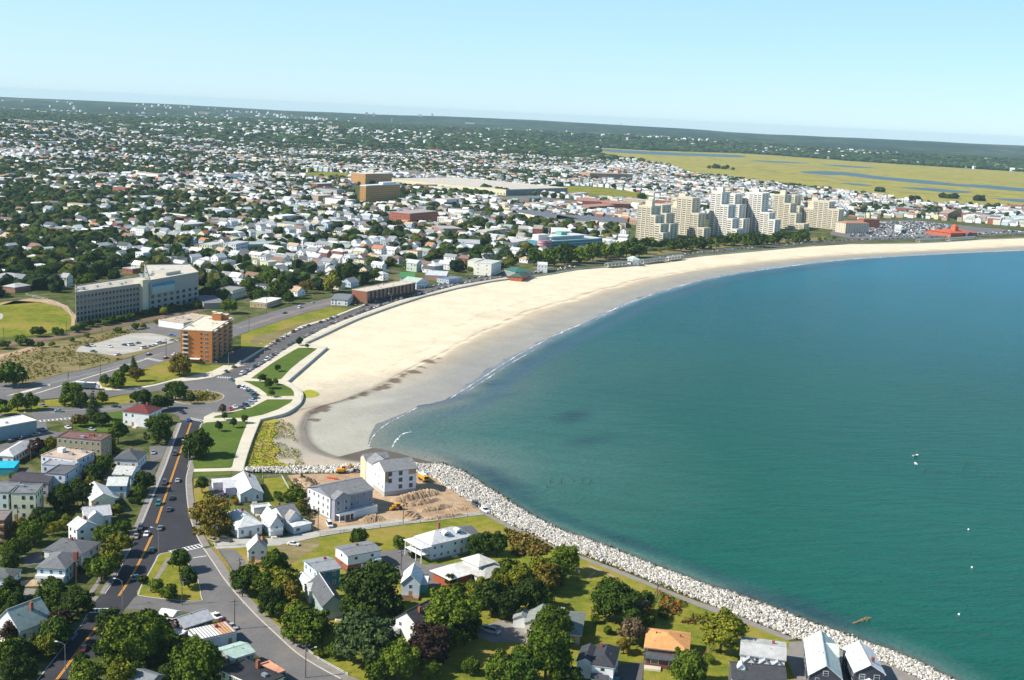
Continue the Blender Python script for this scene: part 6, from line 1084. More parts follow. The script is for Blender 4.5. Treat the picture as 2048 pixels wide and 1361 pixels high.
for k, c, u, v, du, dv, lb in [('sedan', 'white', 180, 1132, 30, -2, 'white sedan in the yard beside the pale blue house'), ('sedan', 'white', 113, 1188, 30, 2, 'white sedan parked on the sandy side street'), ('sedan', 'white', 587, 1088, 30, 4, 'white sedan parked on the gravel street'),
     ('suv', 'dark grey', 452, 1080, 20, 3, 'dark car parked beside the corner utility pole'), ('sedan', 'tan', 427, 1080, 20, 6, 'cream car parked next to the dark one at the corner pole'), ('pickup', 'white', 434, 1234, 14, 9, 'white pickup parked beside the maroon house'),
     ('sedan', 'maroon', 445, 1242, 16, 10, 'dark red sedan parked behind the white pickup'), ('sedan', 'silver', 465, 1253, 18, 11, 'silver sedan last in the row above the striped roof'), ('sedan', 'black', 448, 991, 14, 4, 'black car in the small car park beside the pale gabled house'),
     ('sedan', 'silver', 886, 1161, 20, 3, 'pale silver car on the driveway below the mansion'), ('van', 'silver', 984, 1263, 24, 6, 'silver van parked in the shade by the ranch house'), ('sedan', 'white', 972, 1256, 24, 4, 'white sedan beside the silver van'),
     ('pickup', 'white', 970, 1021, 16, 9, 'white pickup parked on the shore path by the rocks'), ('suv', 'dark grey', 952, 1009, 14, 9, 'dark grey car parked behind the white pickup on the shore path'), ('sedan', 'maroon', 715, 942, 24, -1, 'dark red car parked beside the rocks at the building site'),
     ('van', 'white', 659, 1050, 8, 14, 'white van parked under the deck of the grey house'), ('sedan', 'white', 289, 957, 26, -3, 'white sedan in the driveway left of the main road'), ('sedan', 'silver', 306, 905, 6, 18, 'silver car beside the charcoal hip-roofed house'),
     ('van', 'teal', 1230, 1352, 4, 18, 'dark van beside the white house at the bottom edge'), ('sedan', 'pale blue', 118, 822, 26, 0, 'pale blue car on the road above the white-roofed shed'), ('sedan', 'black', 232, 813, 26, 2, 'black car on the road beside the red-roofed house'),
     ('sedan', 'grey', 86, 811, 22, 8, 'grey car shaded by the pair of round trees'), ('sedan', 'blue', 86, 859, 10, 12, 'blue car parked at the end of the white-roofed shed'), ('sedan', 'tan', 73, 869, 20, -6, 'cream car parked against the shed wall'),
     ('sedan', 'black', 22, 882, 20, -8, 'black car parked at the left end of the shed wall'), ('sedan', 'dark grey', 44, 876, 20, -7, 'dark car in the shed shade between the black and cream cars'), ('sedan', 'white', 136, 855, 20, 10, 'white car parked in front of the tan apartment block'), ('sedan', 'silver', 183, 859, 22, 4, 'silver car behind the tan apartment block'),
     ('sedan', 'navy', 298, 709, 20, -5, 'navy car approaching the highway crosswalk'), ('sedan', 'maroon', 332, 716, 20, -5, 'maroon car waiting by the highway crosswalk'), ('sedan', 'white', 349, 709, 20, -6, 'white car on the highway left of the brick block'), ('sedan', 'teal', 463, 760, 16, 6, 'teal car entering the rotary from the beach road'),
     ('sedan', 'black', 453, 743, 16, 8, 'black car on the pale plaza beside the beach road'), ('sedan', 'dark grey', 468, 734, 16, -8, 'dark car at the kerb by the brick block shadow'), ('sedan', 'silver', 481, 725, 20, -8, 'silver car parked in the shadow of the brick block'), ('sedan', 'black', 433, 722, 20, -4, 'black car parked against the brick block'),
     ('sedan', 'black', 570, 626, 20, -6, 'black car on the highway beside the grass strip'), ('van', 'white', 600, 615, 20, -6, 'white van on the highway near the motel'), ('sedan', 'silver', 626, 605, 20, -6, 'silver car on the far highway'), ('sedan', 'blue', 343, 671, 20, 2, 'blue car in the grey car park beside the long white wall'), ('sedan', 'grey', 345, 681, 20, 2, 'grey car in the grey car park nearest the highway')]:
    car(u, v, du, dv, k, c, lb)
# ring of cars parked against the rotary
RING = [(479, 773, 'black'), (487, 775, 'white'), (493, 777, 'white'), (499, 781, 'navy'), (505, 785, 'teal'), (510, 790, 'dark grey'), (511, 796, 'teal'), (506, 801, 'silver'), (500, 806, 'pale blue'), (492, 811, 'navy'), (484, 815, 'dark grey'), (470, 814, 'white'), (461, 818, 'red')]
OR = ['first', 'second', 'third', 'fourth', 'fifth', 'sixth', 'seventh', 'eighth', 'ninth', 'tenth', 'eleventh', 'twelfth', 'thirteenth', 'fourteenth', 'fifteenth', 'sixteenth', 'seventeenth', 'eighteenth', 'nineteenth', 'twentieth']
ctr = (425, 795)
for i, (u, v, c) in enumerate(RING): car(u, v, (u - ctr[0]) * .3, (v - ctr[1]) * .3 + (3 if v > 800 else -2), 'suv' if i % 4 == 1 else 'sedan', c, f'{c} car parked at the rotary kerb, {OR[i]} in the ring from the beach road', group='cars parked round the rotary')
# the gravel lot
for i, (u, v, c, k) in enumerate([(176, 692, 'black', 'sedan'), (184, 691, 'white', 'sedan'), (187, 703, 'dark grey', 'sedan'), (219, 693, 'white', 'sedan'), (250, 690, 'navy', 'sedan'), (262, 690, 'white', 'van'), (276, 686, 'tan', 'sedan'), (236, 709, 'white', 'sedan'), (288, 696, 'white', 'van'), (300, 693, 'silver', 'sedan'), (308, 691, 'white', 'sedan'), (318, 687, 'white', 'van'), (327, 686, 'silver', 'sedan')]):
    car(u, v, 20, 3 if i < 5 else -4, k, c, f'{c} {"van" if k == "van" else "car"} in the gravel lot, {OR[i]} from the left', group='cars in the gravel lot')
# kerbside rows along the beach road
def row(line, name, n0, n1, side, gap, colors, full_to, z=0.06, skipp=0.12, grp=None, jit=0.1):
    ln = smooth_open([P(u, v, z) for u, v in line], 30); acc = 0; k = 0; out = []; used = {}
    for a, b in zip(ln[:-1], ln[1:]):
        acc += (b - a).length
        if acc >= gap:
            acc = 0
            if rc.random() < skipp: continue
            out.append((a, math.atan2((b - a).y, (b - a).x)))
    for k, (p, an) in enumerate(out):
        c = rc.choice(colors); kd = rc.choice(['sedan', 'sedan', 'suv', 'suv', 'van' if rc.random() < .2 else 'sedan']); used.setdefault(c, 0); used[c] += 1; m_ = used[c]
        o = OR[m_ - 1] if m_ <= 20 else f'{m_}th'
        car_w(p.x, p.y, an + (PI if rc.random() < .5 else 0) + rc.uniform(-.03, .03), kd, c, f'{c} {"van" if kd == "van" else "car"} {name}, {o} {c} one from the rotary', k < full_to, grp or 'cars parked along the beach road', z)
CL = ['black', 'black', 'dark grey', 'dark grey', 'grey', 'silver', 'white', 'navy', 'maroon', 'silver', 'white', 'tan', 'grey', 'green', 'pale blue', 'silver']
row([(478, 753), (527, 725), (560, 703), (592, 684), (650, 654.5), (716, 628.5), (782, 605), (848, 587), (914, 570), (1011, 553.6), (1088, 545), (1154, 533.6)], 'parked on the seawall side', 0, 0, 1, 6.6, CL, 26)
row([(532, 697.5), (557, 682), (601, 658), (658, 640.2), (703, 622.5), (750, 604.8), (782, 592), (833, 580.6), (892, 567), (936, 558.6), (1011, 549), (1080, 543), (1150, 532.5)], 'parked on the town side', 0, 0, 1, 8.5, CL, 12, skipp=.35)
row([(1209, 527.5), (1275, 522.8), (1330, 514.5), (1403, 505.5), (1513, 495.4), (1623, 485.5), (1700, 481), (1825, 477), (1951, 471.5), (2048, 467)], 'parked on the far beach road', 0, 0, 1, 9, CL, 0, skipp=.2)
row([(662, 604), (700, 606), (740, 606), (790, 590), (820, 578)], 'parked in front of the motel', 0, 0, 1, 6, CL, 0, grp='cars beside the motel')
# the big car parks right of the towers: nearest rows as cars, the rest as one mass
FARCARS = []
lot = np.array([tuple(P(u, v, 0))[:2] for u, v in [(1682, 452), (1720, 445), (1830, 443), (1900, 450), (1896, 462), (1830, 474), (1790, 475), (1700, 474)]])
x0, y0 = lot.min(0); x1, y1 = lot.max(0); ca, sa = math.cos(R(-12)), math.sin(R(-12)); cand = []
for i in range(-80, 80):
    for j in range(-60, 60):
        if j % 3 == 0: continue
        x = (x0 + x1) / 2 + i * 2.9 * ca - j * 6.4 * sa; y = (y0 + y1) / 2 + i * 2.9 * sa + j * 6.4 * ca
        if rc.random() < .50: cand.append((x, y))
ins = inside(lot, [c[0] for c in cand], [c[1] for c in cand]); cand = [c for c, k in zip(cand, ins) if k]
cand.sort(key=lambda c: c[0] ** 2 + c[1] ** 2)
FARCARS += [(x, y, R(78)) for x, y in cand]
for q in ([(1920, 470), (2048, 460), (2048, 464), (1940, 471)], [(1100, 401), (1250, 419), (1240, 422), (1090, 405)], [(620, 425), (700, 420), (705, 424), (640, 432)], [(500, 392), (560, 388), (570, 392), (520, 398)]):
    pl = np.array([tuple(P(u, v, 0))[:2] for u, v in q]); a, b = pl.min(0), pl.max(0)
    g = [(rc.uniform(a[0], b[0]), rc.uniform(a[1], b[1])) for _ in range(900)]; k = inside(pl, [c[0] for c in g], [c[1] for c in g]); FARCARS += [(x, y, rc.choice([.1, 1.6])) for (x, y), kk in zip(g, k) if kk][:90]
seen = 0
left = max(0, 296 - NCAR[0])
for i, (x, y, a) in enumerate(FARCARS[:left]):
    c = rc.choice(CL); car_w(x, y, a, rc.choice(['sedan', 'suv']), c, (f'{c} car among the rows of the big car park right of the towers' if c != 'navy' or i % 2 else 'navy blue car in the rows of the big car park'), False, f'{c} cars in the big car park')
VV, FF, CCo = [], [], []; nb = 0
for (x, y, a) in FARCARS[left:]:
    c = CC[rc.choice(CL)]; ca, sa = math.cos(a), math.sin(a)
    for (lx, ly, z0, z1) in ((2.3, .9, .2, .8), (1.2, .75, .8, 1.4)):
        for z in (z0, z1):
            for sx_, sy_ in ((-1, -1), (1, -1), (1, 1), (-1, 1)): VV.append((x + ca * sx_ * lx - sa * sy_ * ly, y + sa * sx_ * lx + ca * sy_ * ly, z)); CCo.append(c)
        FF += [(nb + 4, nb + 5, nb + 6, nb + 7), (nb, nb + 1, nb + 5, nb + 4), (nb + 1, nb + 2, nb + 6, nb + 5), (nb + 2, nb + 3, nb + 7, nb + 6), (nb + 3, nb, nb + 4, nb + 7)]; nb += 8
if VV: mass_mesh('distant_parked_cars', np.array(VV), np.array(FF), np.array(CCo), 'mass_paint', 4, kind='stuff', label='rows of parked cars in the far car parks', cat='cars')
# ------------------------------------------------------------------ machines
def excavator(u, v, rz, lab):
    p = P(u, v, 0); r = empty('excavator', (p.x, p.y, .03), rz, label=lab, cat='excavator')
    for s in (-1, 1): mb = MB(); mb.extr_y([(-1.9, .2), (-1.6, 0), (1.6, 0), (1.9, .2), (1.9, .6), (1.6, .85), (-1.6, .85), (-1.9, .6)], s * 1.1 - .3, s * 1.1 + .3); mb.build('track', 'machine_dark', r)
    pbox(r, 'turntable', -1.0, 1.0, -.9, .9, .85, 1.15, 'machine_dark'); pbox(r, 'engine_housing', -2.3, .9, -1.3, 1.3, 1.15, 2.2, 'machine_yellow'); pbox(r, 'cab', -.1, 1.5, .2, 1.3, 1.6, 3.1, 'machine_yellow'); pbox(r, 'cab_glass', .0, 1.56, .14, 1.36, 2.2, 2.9, 'car_glass')
    mb = MB(); mb.extr_y([(.9, 1.6), (3.6, 4.6), (3.9, 4.4), (1.6, 1.5)], -.5, -.1); mb.build('boom', 'machine_yellow', r); mb = MB(); mb.extr_y([(3.5, 4.7), (5.6, 2.2), (5.3, 1.9), (3.3, 4.2)], -.45, -.15); mb.build('arm', 'machine_yellow', r)
    mb = MB(); mb.extr_y([(5.2, 2.1), (6.0, 1.6), (5.9, .7), (5.0, .5), (4.9, 1.2)], -.8, .2); mb.build('bucket', 'machine_dark', r); return r
def loader(u, v, rz, lab, col='machine_yellow'):
    p = P(u, v, 0); r = empty('backhoe_loader', (p.x, p.y, .03), rz, label=lab, cat='loader')
    for x, rr in ((-1.1, .8), (1.4, .55)):
        for s in (-1, 1): mb = MB(); mb.tube((x, s * .75, rr), (x, s * 1.15, rr), rr, rr, 12); mb.build('wheel', 'rubber', r)
    pbox(r, 'chassis', -1.6, 2.2, -.7, .7, .6, 1.5, col); pbox(r, 'hood', .6, 2.3, -.55, .55, 1.5, 2.0, col); pbox(r, 'cab', -1.0, .6, -.7, .7, 1.5, 2.6, 'car_glass'); pbox(r, 'cab_roof', -1.1, .7, -.8, .8, 2.6, 2.8, col)
    mb = MB(); mb.extr_y([(2.6, .2), (3.6, .2), (3.3, 1.1), (2.6, 1.2)], -1.1, 1.1); mb.build('front_bucket', col, r); mb = MB(); mb.extr_y([(-1.5, 1.2), (-3.2, 3.0), (-3.5, 2.8), (-1.7, 1.0)], -.2, .2); mb.extr_y([(-3.3, 3.0), (-4.2, 1.0), (-3.9, .9), (-3.1, 2.7)], -.18, .18); mb.build('rear_arm', col, r); return r
excavator(684, 947, R(15), 'yellow excavator with raised boom beside the rocks at the building site'); loader(795, 1020, R(200), 'orange-yellow backhoe loader on the dirt in front of the sheathed building')
r = empty('dump_truck', tuple(P(847, 962, 0.03)), R(-62), label='yellow dump truck with white load beside the sheathed building', cat='truck')
pbox(r, 'chassis', -3.4, 3.2, -1.0, 1.0, .7, 1.1, 'machine_dark'); pbox(r, 'cab', 1.8, 3.4, -1.15, 1.15, 1.1, 2.9, 'machine_yellow'); pbox(r, 'windscreen', 3.3, 3.44, -1.0, 1.0, 1.9, 2.7, 'car_glass'); mb = MB(); mb.extr_y([(-3.5, 1.2), (1.5, 1.2), (1.7, 2.8), (-3.9, 2.8)], -1.2, 1.2); mb.build('dump_body', 'machine_yellow', r); pbox(r, 'load', -3.5, 1.4, -1.0, 1.0, 2.8, 3.0, 'trim_white')
for x in (-2.6, -1.4, 2.4):
    for s in (-1, 1): mb = MB(); mb.tube((x, s * .8, .5), (x, s * 1.15, .5), .5, .5, 12); mb.build('wheel', 'rubber', r)
r = empty('kayak', tuple(P(664, 958, .03)), R(-18), label='long orange-red boat hull lying on the dirt beside the excavator', cat='boat'); mb = MB(); mb.add([(-3.4, 0, .5), (-1.5, -.6, 0.05), (1.5, -.6, .05), (3.4, 0, .5), (1.5, .6, .05), (-1.5, .6, .05), (-1.5, -.75, .6), (1.5, -.75, .6), (1.5, .75, .6), (-1.5, .75, .6)], [(1, 2, 7, 6), (5, 9, 8, 4), (0, 1, 6), (0, 9, 5), (3, 7, 2), (3, 4, 8), (6, 7, 8, 9), (0, 6, 9), (3, 8, 7), (1, 5, 4, 2), (0, 5, 1), (3, 2, 4)]); mb.build('hull', 'paint', r, color=(.70, .12, .03))
for u, v, c, lab in ((165, 778, (.30, .36, .45), 'blue-grey box trailer truck on the ramp road'), (182, 779, (.10, .13, .14), 'dark green box truck right behind the blue-grey trailer')):
    p = P(u, v, 0); r = empty('box_truck', (p.x, p.y, .05), R(4), label=lab, cat='truck'); pbox(r, 'cargo_box', -3.6, 2.6, -1.2, 1.2, 1.0, 3.8, 'paint', c); pbox(r, 'roof_panel', -3.6, 2.6, -1.2, 1.2, 3.8, 3.88, 'trim_white'); pbox(r, 'cab', 2.7, 4.4, -1.1, 1.1, .6, 2.7, 'trim_white'); pbox(r, 'windscreen', 4.4, 4.45, -1.0, 1.0, 1.6, 2.5, 'car_glass')
    for x in (-2.6, 3.4):
        for s in (-1, 1): mb = MB(); mb.tube((x, s * .85, .5), (x, s * 1.15, .5), .5, .5, 12); mb.build('wheel', 'rubber', r)
    pbox(r, 'chassis', -3.5, 4.0, -.5, .5, .5, 1.0, 'machine_dark')
# ------------------------------------------------------------------ trees and shrubs traced one by one: u, v of the crown centre, width in photo pixels, kind
def T(u, v, w_, c, lab, sh='r', hr=1.0, **k): tree(u, v, w_, c, lab, sh, hr, **k)
T(265, 1281, 118, 'l', 'largest light green tree right of the lower main road', 'R', .95); T(222, 1248, 60, 'd', 'dark tree at the lower crosswalk, left shoulder of the largest light green tree', hr=.9)
T(214, 1300, 52, 'd', 'dark green tree leaning over the red car on the main road'); T(318, 1258, 62, 'n', 'mid green tree right shoulder of the largest one', hr=.9); T(165, 1325, 38, 'd', 'small dark tree beside the lower main road')
T(155, 1203, 64, 'd', 'dark round tree at the mouth of the sandy side street', 'R'); T(117, 1248, 50, 'p', 'purple-brown tree below the dark round tree'); T(77, 1200, 36, 'n', 'narrow conifer beside the sandy side street', 'c', 1.7, name='conifer_tree'); T(64, 1285, 28, 'b', 'small blue spruce beside the steep grey-green roof', 'c', 1.6, name='conifer_tree')
T(93, 1290, 46, 'y', 'yellow green tree left of the blue car'); T(20, 1268, 44, 'p', 'purple tree in front of the steep grey-green roof'); T(22, 1305, 62, 'g', 'green tree at the left edge below the purple one'); T(38, 1345, 78, 'd', 'large dark tree in the bottom left corner', 'R')
T(100, 1218, 34, 'g', 'olive green tree between conifer and dark round tree'); T(10, 1195, 34, 'g', 'green tree at the left edge below the sandy street'); T(38, 1196, 30, 'n', 'pointed green tree second from the left edge below the sandy street', 'c', 1.3, name='conifer_tree')
T(170, 1352, 62, 'l', 'light green tree at the bottom edge beside the road'); T(240, 1352, 66, 'y', 'yellow green tree at the bottom edge, left of the grey slate roof'); T(395, 1326, 112, 'g', 'big green tree in front of the mint green roof', 'R', .95); T(340, 1348, 50, 'n', 'green tree at the bottom edge beside the big one')
T(238, 1088, 52, 'y', 'upper olive yellow tree at the kerb beside the parked cars', hr=.9); T(222, 1120, 54, 'y', 'lower olive yellow tree at the kerb beside the yard', hr=.9)
T(359, 1121, 44, 'n', 'upper dark tree on the traffic island'); T(377, 1156, 40, 'd', 'lower dark tree on the traffic island'); T(312, 1172, 30, 'l', 'small light green bush on the traffic island', 's'); T(286, 1160, 22, 'd', 'small dark bush at the kerb of the traffic island', 's'); T(336, 1186, 40, 'g', 'low green hedge on the lower traffic island', 's', .6)
T(485, 1172, 30, 'd', 'dark narrow tree at the corner of the sidewalk', hr=1.4); T(506, 1145, 34, 'y', 'small yellow green tree behind the white corner house'); T(520, 1163, 36, 'e', 'orange-tinted bush among green trees', hr=.9); T(572, 1168, 62, 'y', 'yellow green tree left of the teal house'); T(545, 1205, 62, 'd', 'dark tree overhanging the sidewalk', 'R'); T(580, 1192, 46, 'o', 'olive tree in front of the barn-shaped house')
T(530, 1170, 46, 'g', 'green tree among the clump left of the teal house'); T(556, 1215, 44, 'n', 'deep green tree in the sidewalk clump'); T(612, 1252, 96, 'g', 'wide green tree with pale flowers in front of the barn-shaped house', 'R', .85); T(590, 1222, 48, 'y', 'yellow green tree between clump and barn-shaped house')
T(744, 1188, 128, 'd', 'broad dark tree between teal house and white gabled house', 'R', .85); T(712, 1210, 60, 'n', 'deep green tree at the lower left of the broad dark tree'); T(732, 1278, 122, 'b', 'grey-green feathery tree at the bottom centre', 'R', .95); T(797, 1320, 82, 'l', 'light green round tree beside the street at the bottom', 'R')
T(858, 1293, 88, 'p', 'large purple-leaved tree at the bottom centre', 'R', .9); T(904, 1222, 102, 'l', 'tall light green tree in the middle of the gardens', 'R', 1.2); T(884, 1282, 70, 'n', 'deep green tree below the tall light green one'); T(930, 1262, 56, 'd', 'dark tree behind the tall light green one')
T(985, 1200, 66, 'd', 'dark tree at the left end of the dark tree belt'); T(1022, 1208, 60, 'd', 'dark tree behind the ranch house chimney'); T(1060, 1188, 76, 'd', 'large dark tree in the belt above the ranch house', 'R'); T(1040, 1160, 56, 'y', 'yellow green tree above the belt'); T(1090, 1158, 62, 'o', 'olive tree in the belt next to the mown lawn'); T(1082, 1200, 54, 'n', 'deep green tree at the right end of the belt')
T(1132, 1120, 60, 'l', 'bright green tree beside the shore path', 'R'); T(1110, 1142, 52, 'g', 'green tree just below the bright shore path tree'); T(1000, 1160, 44, 'g', 'green tree right of the brick-fronted hip house'); T(958, 1182, 44, 'y', 'yellow bush below the spreading hip roof'); T(1018, 1140, 46, 'l', 'light green tree at the right corner of the spreading hip roof')
T(962, 1088, 56, 'n', 'dark tree at the right end of the mansion', 'R', .8); T(994, 1090, 44, 'd', 'second dark tree at the right end of the mansion'); T(1233, 1206, 92, 'n', 'big round tree standing alone on the mown lawn', 'R', .95); T(1277, 1218, 46, 'a', 'bare brown tree right of the lone round tree'); T(1262, 1262, 52, 'a', 'bare brown tree above the dark charcoal hip roof', hr=1.1); T(1248, 1290, 34, 'o', 'olive bush beside the charcoal hip-roofed house'); T(1292, 1245, 34, 'g', 'small green tree left of the orange-brown roof')
T(1104, 1250, 78, 'g', 'green tree in front of the ranch house', 'R'); T(1093, 1312, 112, 'g', 'big green tree left of the white bottom-edge house', 'R'); T(1042, 1338, 84, 'n', 'deep green tree at the bottom edge', 'R'); T(1000, 1340, 66, 'g', 'green tree at the bottom edge right of the purple tree'); T(1140, 1352, 46, 'd', 'dark tree at the bottom edge beside the big green one'); T(1444, 1262, 88, 'y', 'willow-like yellow green tree beside the flat grey house', 'w', 1.05); T(1378, 1338, 76, 'g', 'round green tree in front of the brick house with orange-brown roof', 'R'); T(1418, 1318, 26, 'l', 'small clipped green bush beside the willow-like tree', 's', .9); T(1326, 1232, 22, 'n', 'small dark shrub in the garden by the path', 's')
T(717, 1076, 36, 'n', 'round green bush on the grass above the long grey roof', hr=.85); T(799, 1084, 26, 'l', 'small light green bush on the grass left of the mansion', hr=.9); T(848, 1160, 24, 'g', 'small round tree on the driveway corner'); T(900, 1160, 26, 'n', 'dark bush beside the pale silver car'); T(824, 1110, 16, 'd', 'tiny dark shrub beside the mansion porch', 's')
T(404, 968, 28, 'n', 'dark cone-shaped tree beside the small car park', hr=1.2); T(418, 994, 20, 'g', 'round shrub below the cone-shaped tree', 's', .9); T(423, 1036, 76, 'o', 'wide olive tree beside the pavement', 'R', .8); T(412, 1018, 44, 'y', 'yellow green tree above the wide olive tree'); T(557, 993, 24, 'n', 'round clipped bush in the small back garden', 's', .9); T(588, 994, 40, 'l', 'light green shrub at the edge of the building site'); T(602, 1015, 26, 'y', 'yellow shrub at the edge of the building site'); T(462, 985, 12, 'g', 'upper clipped bush in front of the pale gabled house', 's', .9); T(464, 996, 12, 'g', 'lower clipped bush in front of the pale gabled house', 's', .9); T(470, 1004, 16, 'e', 'orange bush at the corner of the pale gabled house', 's', .8)
T(394, 892, 60, 'n', 'dark tree on the park lawn beside the main road', 'R', .8); T(437, 852, 17, 's' if 0 else 'd', 'left small dark tree of the pair on the park lawn', hr=1.2); T(467, 845, 17, 'd', 'right small dark tree of the pair on the park lawn', hr=1.2); T(449, 832, 14, 'n', 'small tree beside the lower park path'); T(489, 838, 16, 'g', 'small tree where the lower park path meets the walk'); T(445, 818, 16, 'a', 'reddish bare small tree beside the red parked car')
T(524, 756, 17, 'n', 'left tree of the group on the park path'); T(538, 767, 20, 'd', 'middle tree of the group on the park path'); T(551, 763, 12, 'n', 'right tree of the group on the park path'); T(543, 786, 15, 'n', 'small tree at the end of the middle park path'); T(555, 736, 13, 'd', 'lone small tree on the long park lawn'); T(599, 683, 15, 'd', 'dark tree at the top of the park where the seawall starts'); T(614, 692, 9, 'g', 'tiny tree on the upper park lawn')
T(351, 781, 40, 'n', 'large round tree on the rotary island', 'R', .95); T(382, 797, 20, 'd', 'dark bush on the rotary island'); T(359, 732, 44, 'o', 'russet green tree on the lawn in front of the orange brick block', 'R', .9); T(404, 790, 12, 'y', 'small yellow green shrub on the rotary island', 's', .7)
T(289, 797, 34, 'd', 'dark round tree at the rotary approach'); T(318, 806, 32, 'd', 'left half of the dark tree pair above the red roof'); T(336, 804, 26, 'n', 'right half of the dark tree pair above the red roof'); T(317, 858, 60, 'n', 'big dark tree right of the red-roofed house', 'R', .95); T(274, 794, 30, 'n', 'dark tree behind the red roof'); T(236, 864, 46, 'g', 'green tree left of the red-roofed house'); T(186, 812, 30, 'b', 'tall blue spruce beside the road', 'c', 2.0, name='conifer_tree'); T(160, 842, 34, 'o', 'olive shrubbery on the triangular lawn', 's', .8); T(203, 840, 34, 'd', 'dark hedge right of the spruce', 's', .55)
T(143, 792, 48, 'g', 'wide green tree between the ramp road and the street', 'R', .75); T(160, 800, 30, 'n', 'green bush right of the wide ramp tree'); T(204, 795, 24, 'y', 'yellow green bush behind the spruce'); T(35, 805, 34, 'l', 'left of the pair of round trees beside the ramp'); T(62, 803, 34, 'g', 'right of the pair of round trees beside the ramp'); T(9, 820, 28, 'l', 'bright bush at the left edge beside the road', 's', .8); T(4, 806, 20, 'd', 'dark bush at the left edge behind the bright one', 's', .8)
T(73, 894, 36, 'p', 'dark purple tree between the bungalow and the flat blocks'); T(128, 998, 56, 'd', 'dark tree in the gap in front of the pale flat blocks', 'R', .8); T(165, 988, 50, 'd', 'dark tree right of the gap tree'); T(196, 1002, 20, 'n', 'small dark tree behind the cream-fronted gable'); T(60, 1065, 54, 'g', 'round green tree in front of the pale yellow block', 'R', .95); T(101, 1040, 34, 'n', 'green tree beside the round green tree'); T(134, 1044, 30, 'y', 'yellow green bush in the back yards'); T(174, 974, 30, 'o', 'olive bush behind the white row houses'); T(25, 1100, 44, 'g', 'green tree above the small white garage'); T(50, 1095, 30, 'd', 'dark tree above the pale blue house'); T(150, 1140, 26, 'd', 'dark hedge at the foot of the brick chimney', 's', .7); T(100, 1170, 34, 'n', 'dark hedge in front of the pale blue house', 's', .5)
T(211, 762, 22, 'n', 'left tree of the ramp corner group'); T(236, 762, 36, 'g', 'middle tree of the ramp corner group', hr=.8); T(273, 748, 28, 'o', 'yellowish tree of the ramp corner group'); T(267, 726, 18, 'n', 'conifer on the ramp corner lawn', 'c', 1.7, name='conifer_tree'); T(249, 740, 20, 'd', 'small dark tree on the ramp corner lawn'); T(22, 752, 56, 'n', 'long dark hedge at the left edge beside the highway', 's', .4)
T(75, 664, 28, 'n', 'dark bush between ball field and railway', 's', .8); T(42, 682, 26, 'g', 'green bush beside the railway', 's', .9); T(7, 690, 24, 'l', 'light green bush at the left edge beside the railway', 's', .9); T(60, 686, 18, 'd', 'small dark bush beside the railway', 's', .8)
rt = random.Random(21)
for i in range(26):        # scrub along the railway
    t = i / 25; u = 85 + 330 * t + rt.uniform(-6, 6); v = 682 - 66 * t + rt.choice((-11, 8)) + rt.uniform(-2, 2)
    T(u, v, rt.uniform(11, 20), rt.choice('ngy'), f'low scrub bush along the railway bed, {OR[i] + " from the left" if i < 20 else OR[25 - i] + " before the footbridge"}', 's', .7, group='scrub along the railway')
for i in range(18):        # bushes at the foot of the office building
    t = i / 17; T(165 + 235 * t, 650 - 42 * t + rt.uniform(-3, 3), rt.uniform(12, 20), rt.choice('nd'), f'bush at the foot of the long office building, {OR[i]} from the left', 's', .75, group='bushes at the foot of the office building')
for u, v, w_, c, hr, lb in ((51, 535, 34, 'd', 1, 'dark tree behind the grey hip-roofed hall'), (86, 550, 34, 'd', 1, 'dark tree left of the pale teal house'), (160, 545, 36, 'd', 1.1, 'left tree of the tall clump behind the office building'), (182, 522, 40, 'n', 1.1, 'top tree of the tall clump behind the office building'), (172, 565, 36, 'g', 1, 'lowest tree of the tall clump behind the office building'),
     (188, 548, 34, 'd', 1, 'right tree of the tall clump behind the office building'), (227, 552, 26, 'd', 1, 'small dark tree behind the office roof'), (451, 540, 28, 'd', 1.1, 'dark tree right of the office building'), (491, 524, 26, 'n', 1, 'green tree above the gas station'), (512, 548, 26, 'd', 1, 'dark tree in the house rows right of the office'), (548, 558, 42, 'g', 1, 'green tree above the tan low building'),
     (562, 578, 44, 'g', .9, 'broad tree behind the tan low building'), (495, 573, 32, 'g', .9, 'pale green tree left of the tan low building'), (458, 612, 30, 'l', 1, 'bright green tree beside the footbridge'), (520, 590, 30, 'n', .9, 'dark tree behind the tan low building'), (614, 574, 26, 'o', 1, 'russet tree beside the blue-roofed house'), (665, 566, 44, 'y', .9, 'olive green tree left of the motel'), (700, 544, 42, 'd', 1.1, 'large dark tree behind the motel'),
     (578, 596, 26, 'n', .9, 'dark tree right of the tan low building'), (640, 556, 24, 'g', 1, 'green tree behind the olive green one'), (745, 552, 26, 'g', .9, 'green tree behind the motel roof'), (1017, 527, 26, 'y', .9, 'yellow green tree behind the red bathhouse'), (940, 540, 14, 'y', .9, 'small olive tree in front of the blank cream building'), (1284, 395, 20, 'n', .9, 'dark tree in the playing field corner')):
    T(u, v, w_, c, lb, hr=hr)
ROOTS = [o for o in bpy.data.objects if o.get('category') in ('house', 'apartment block', 'garage', 'building', 'shed', 'warehouse') and o.location.length < 620]
rf = random.Random(4); GL = {}
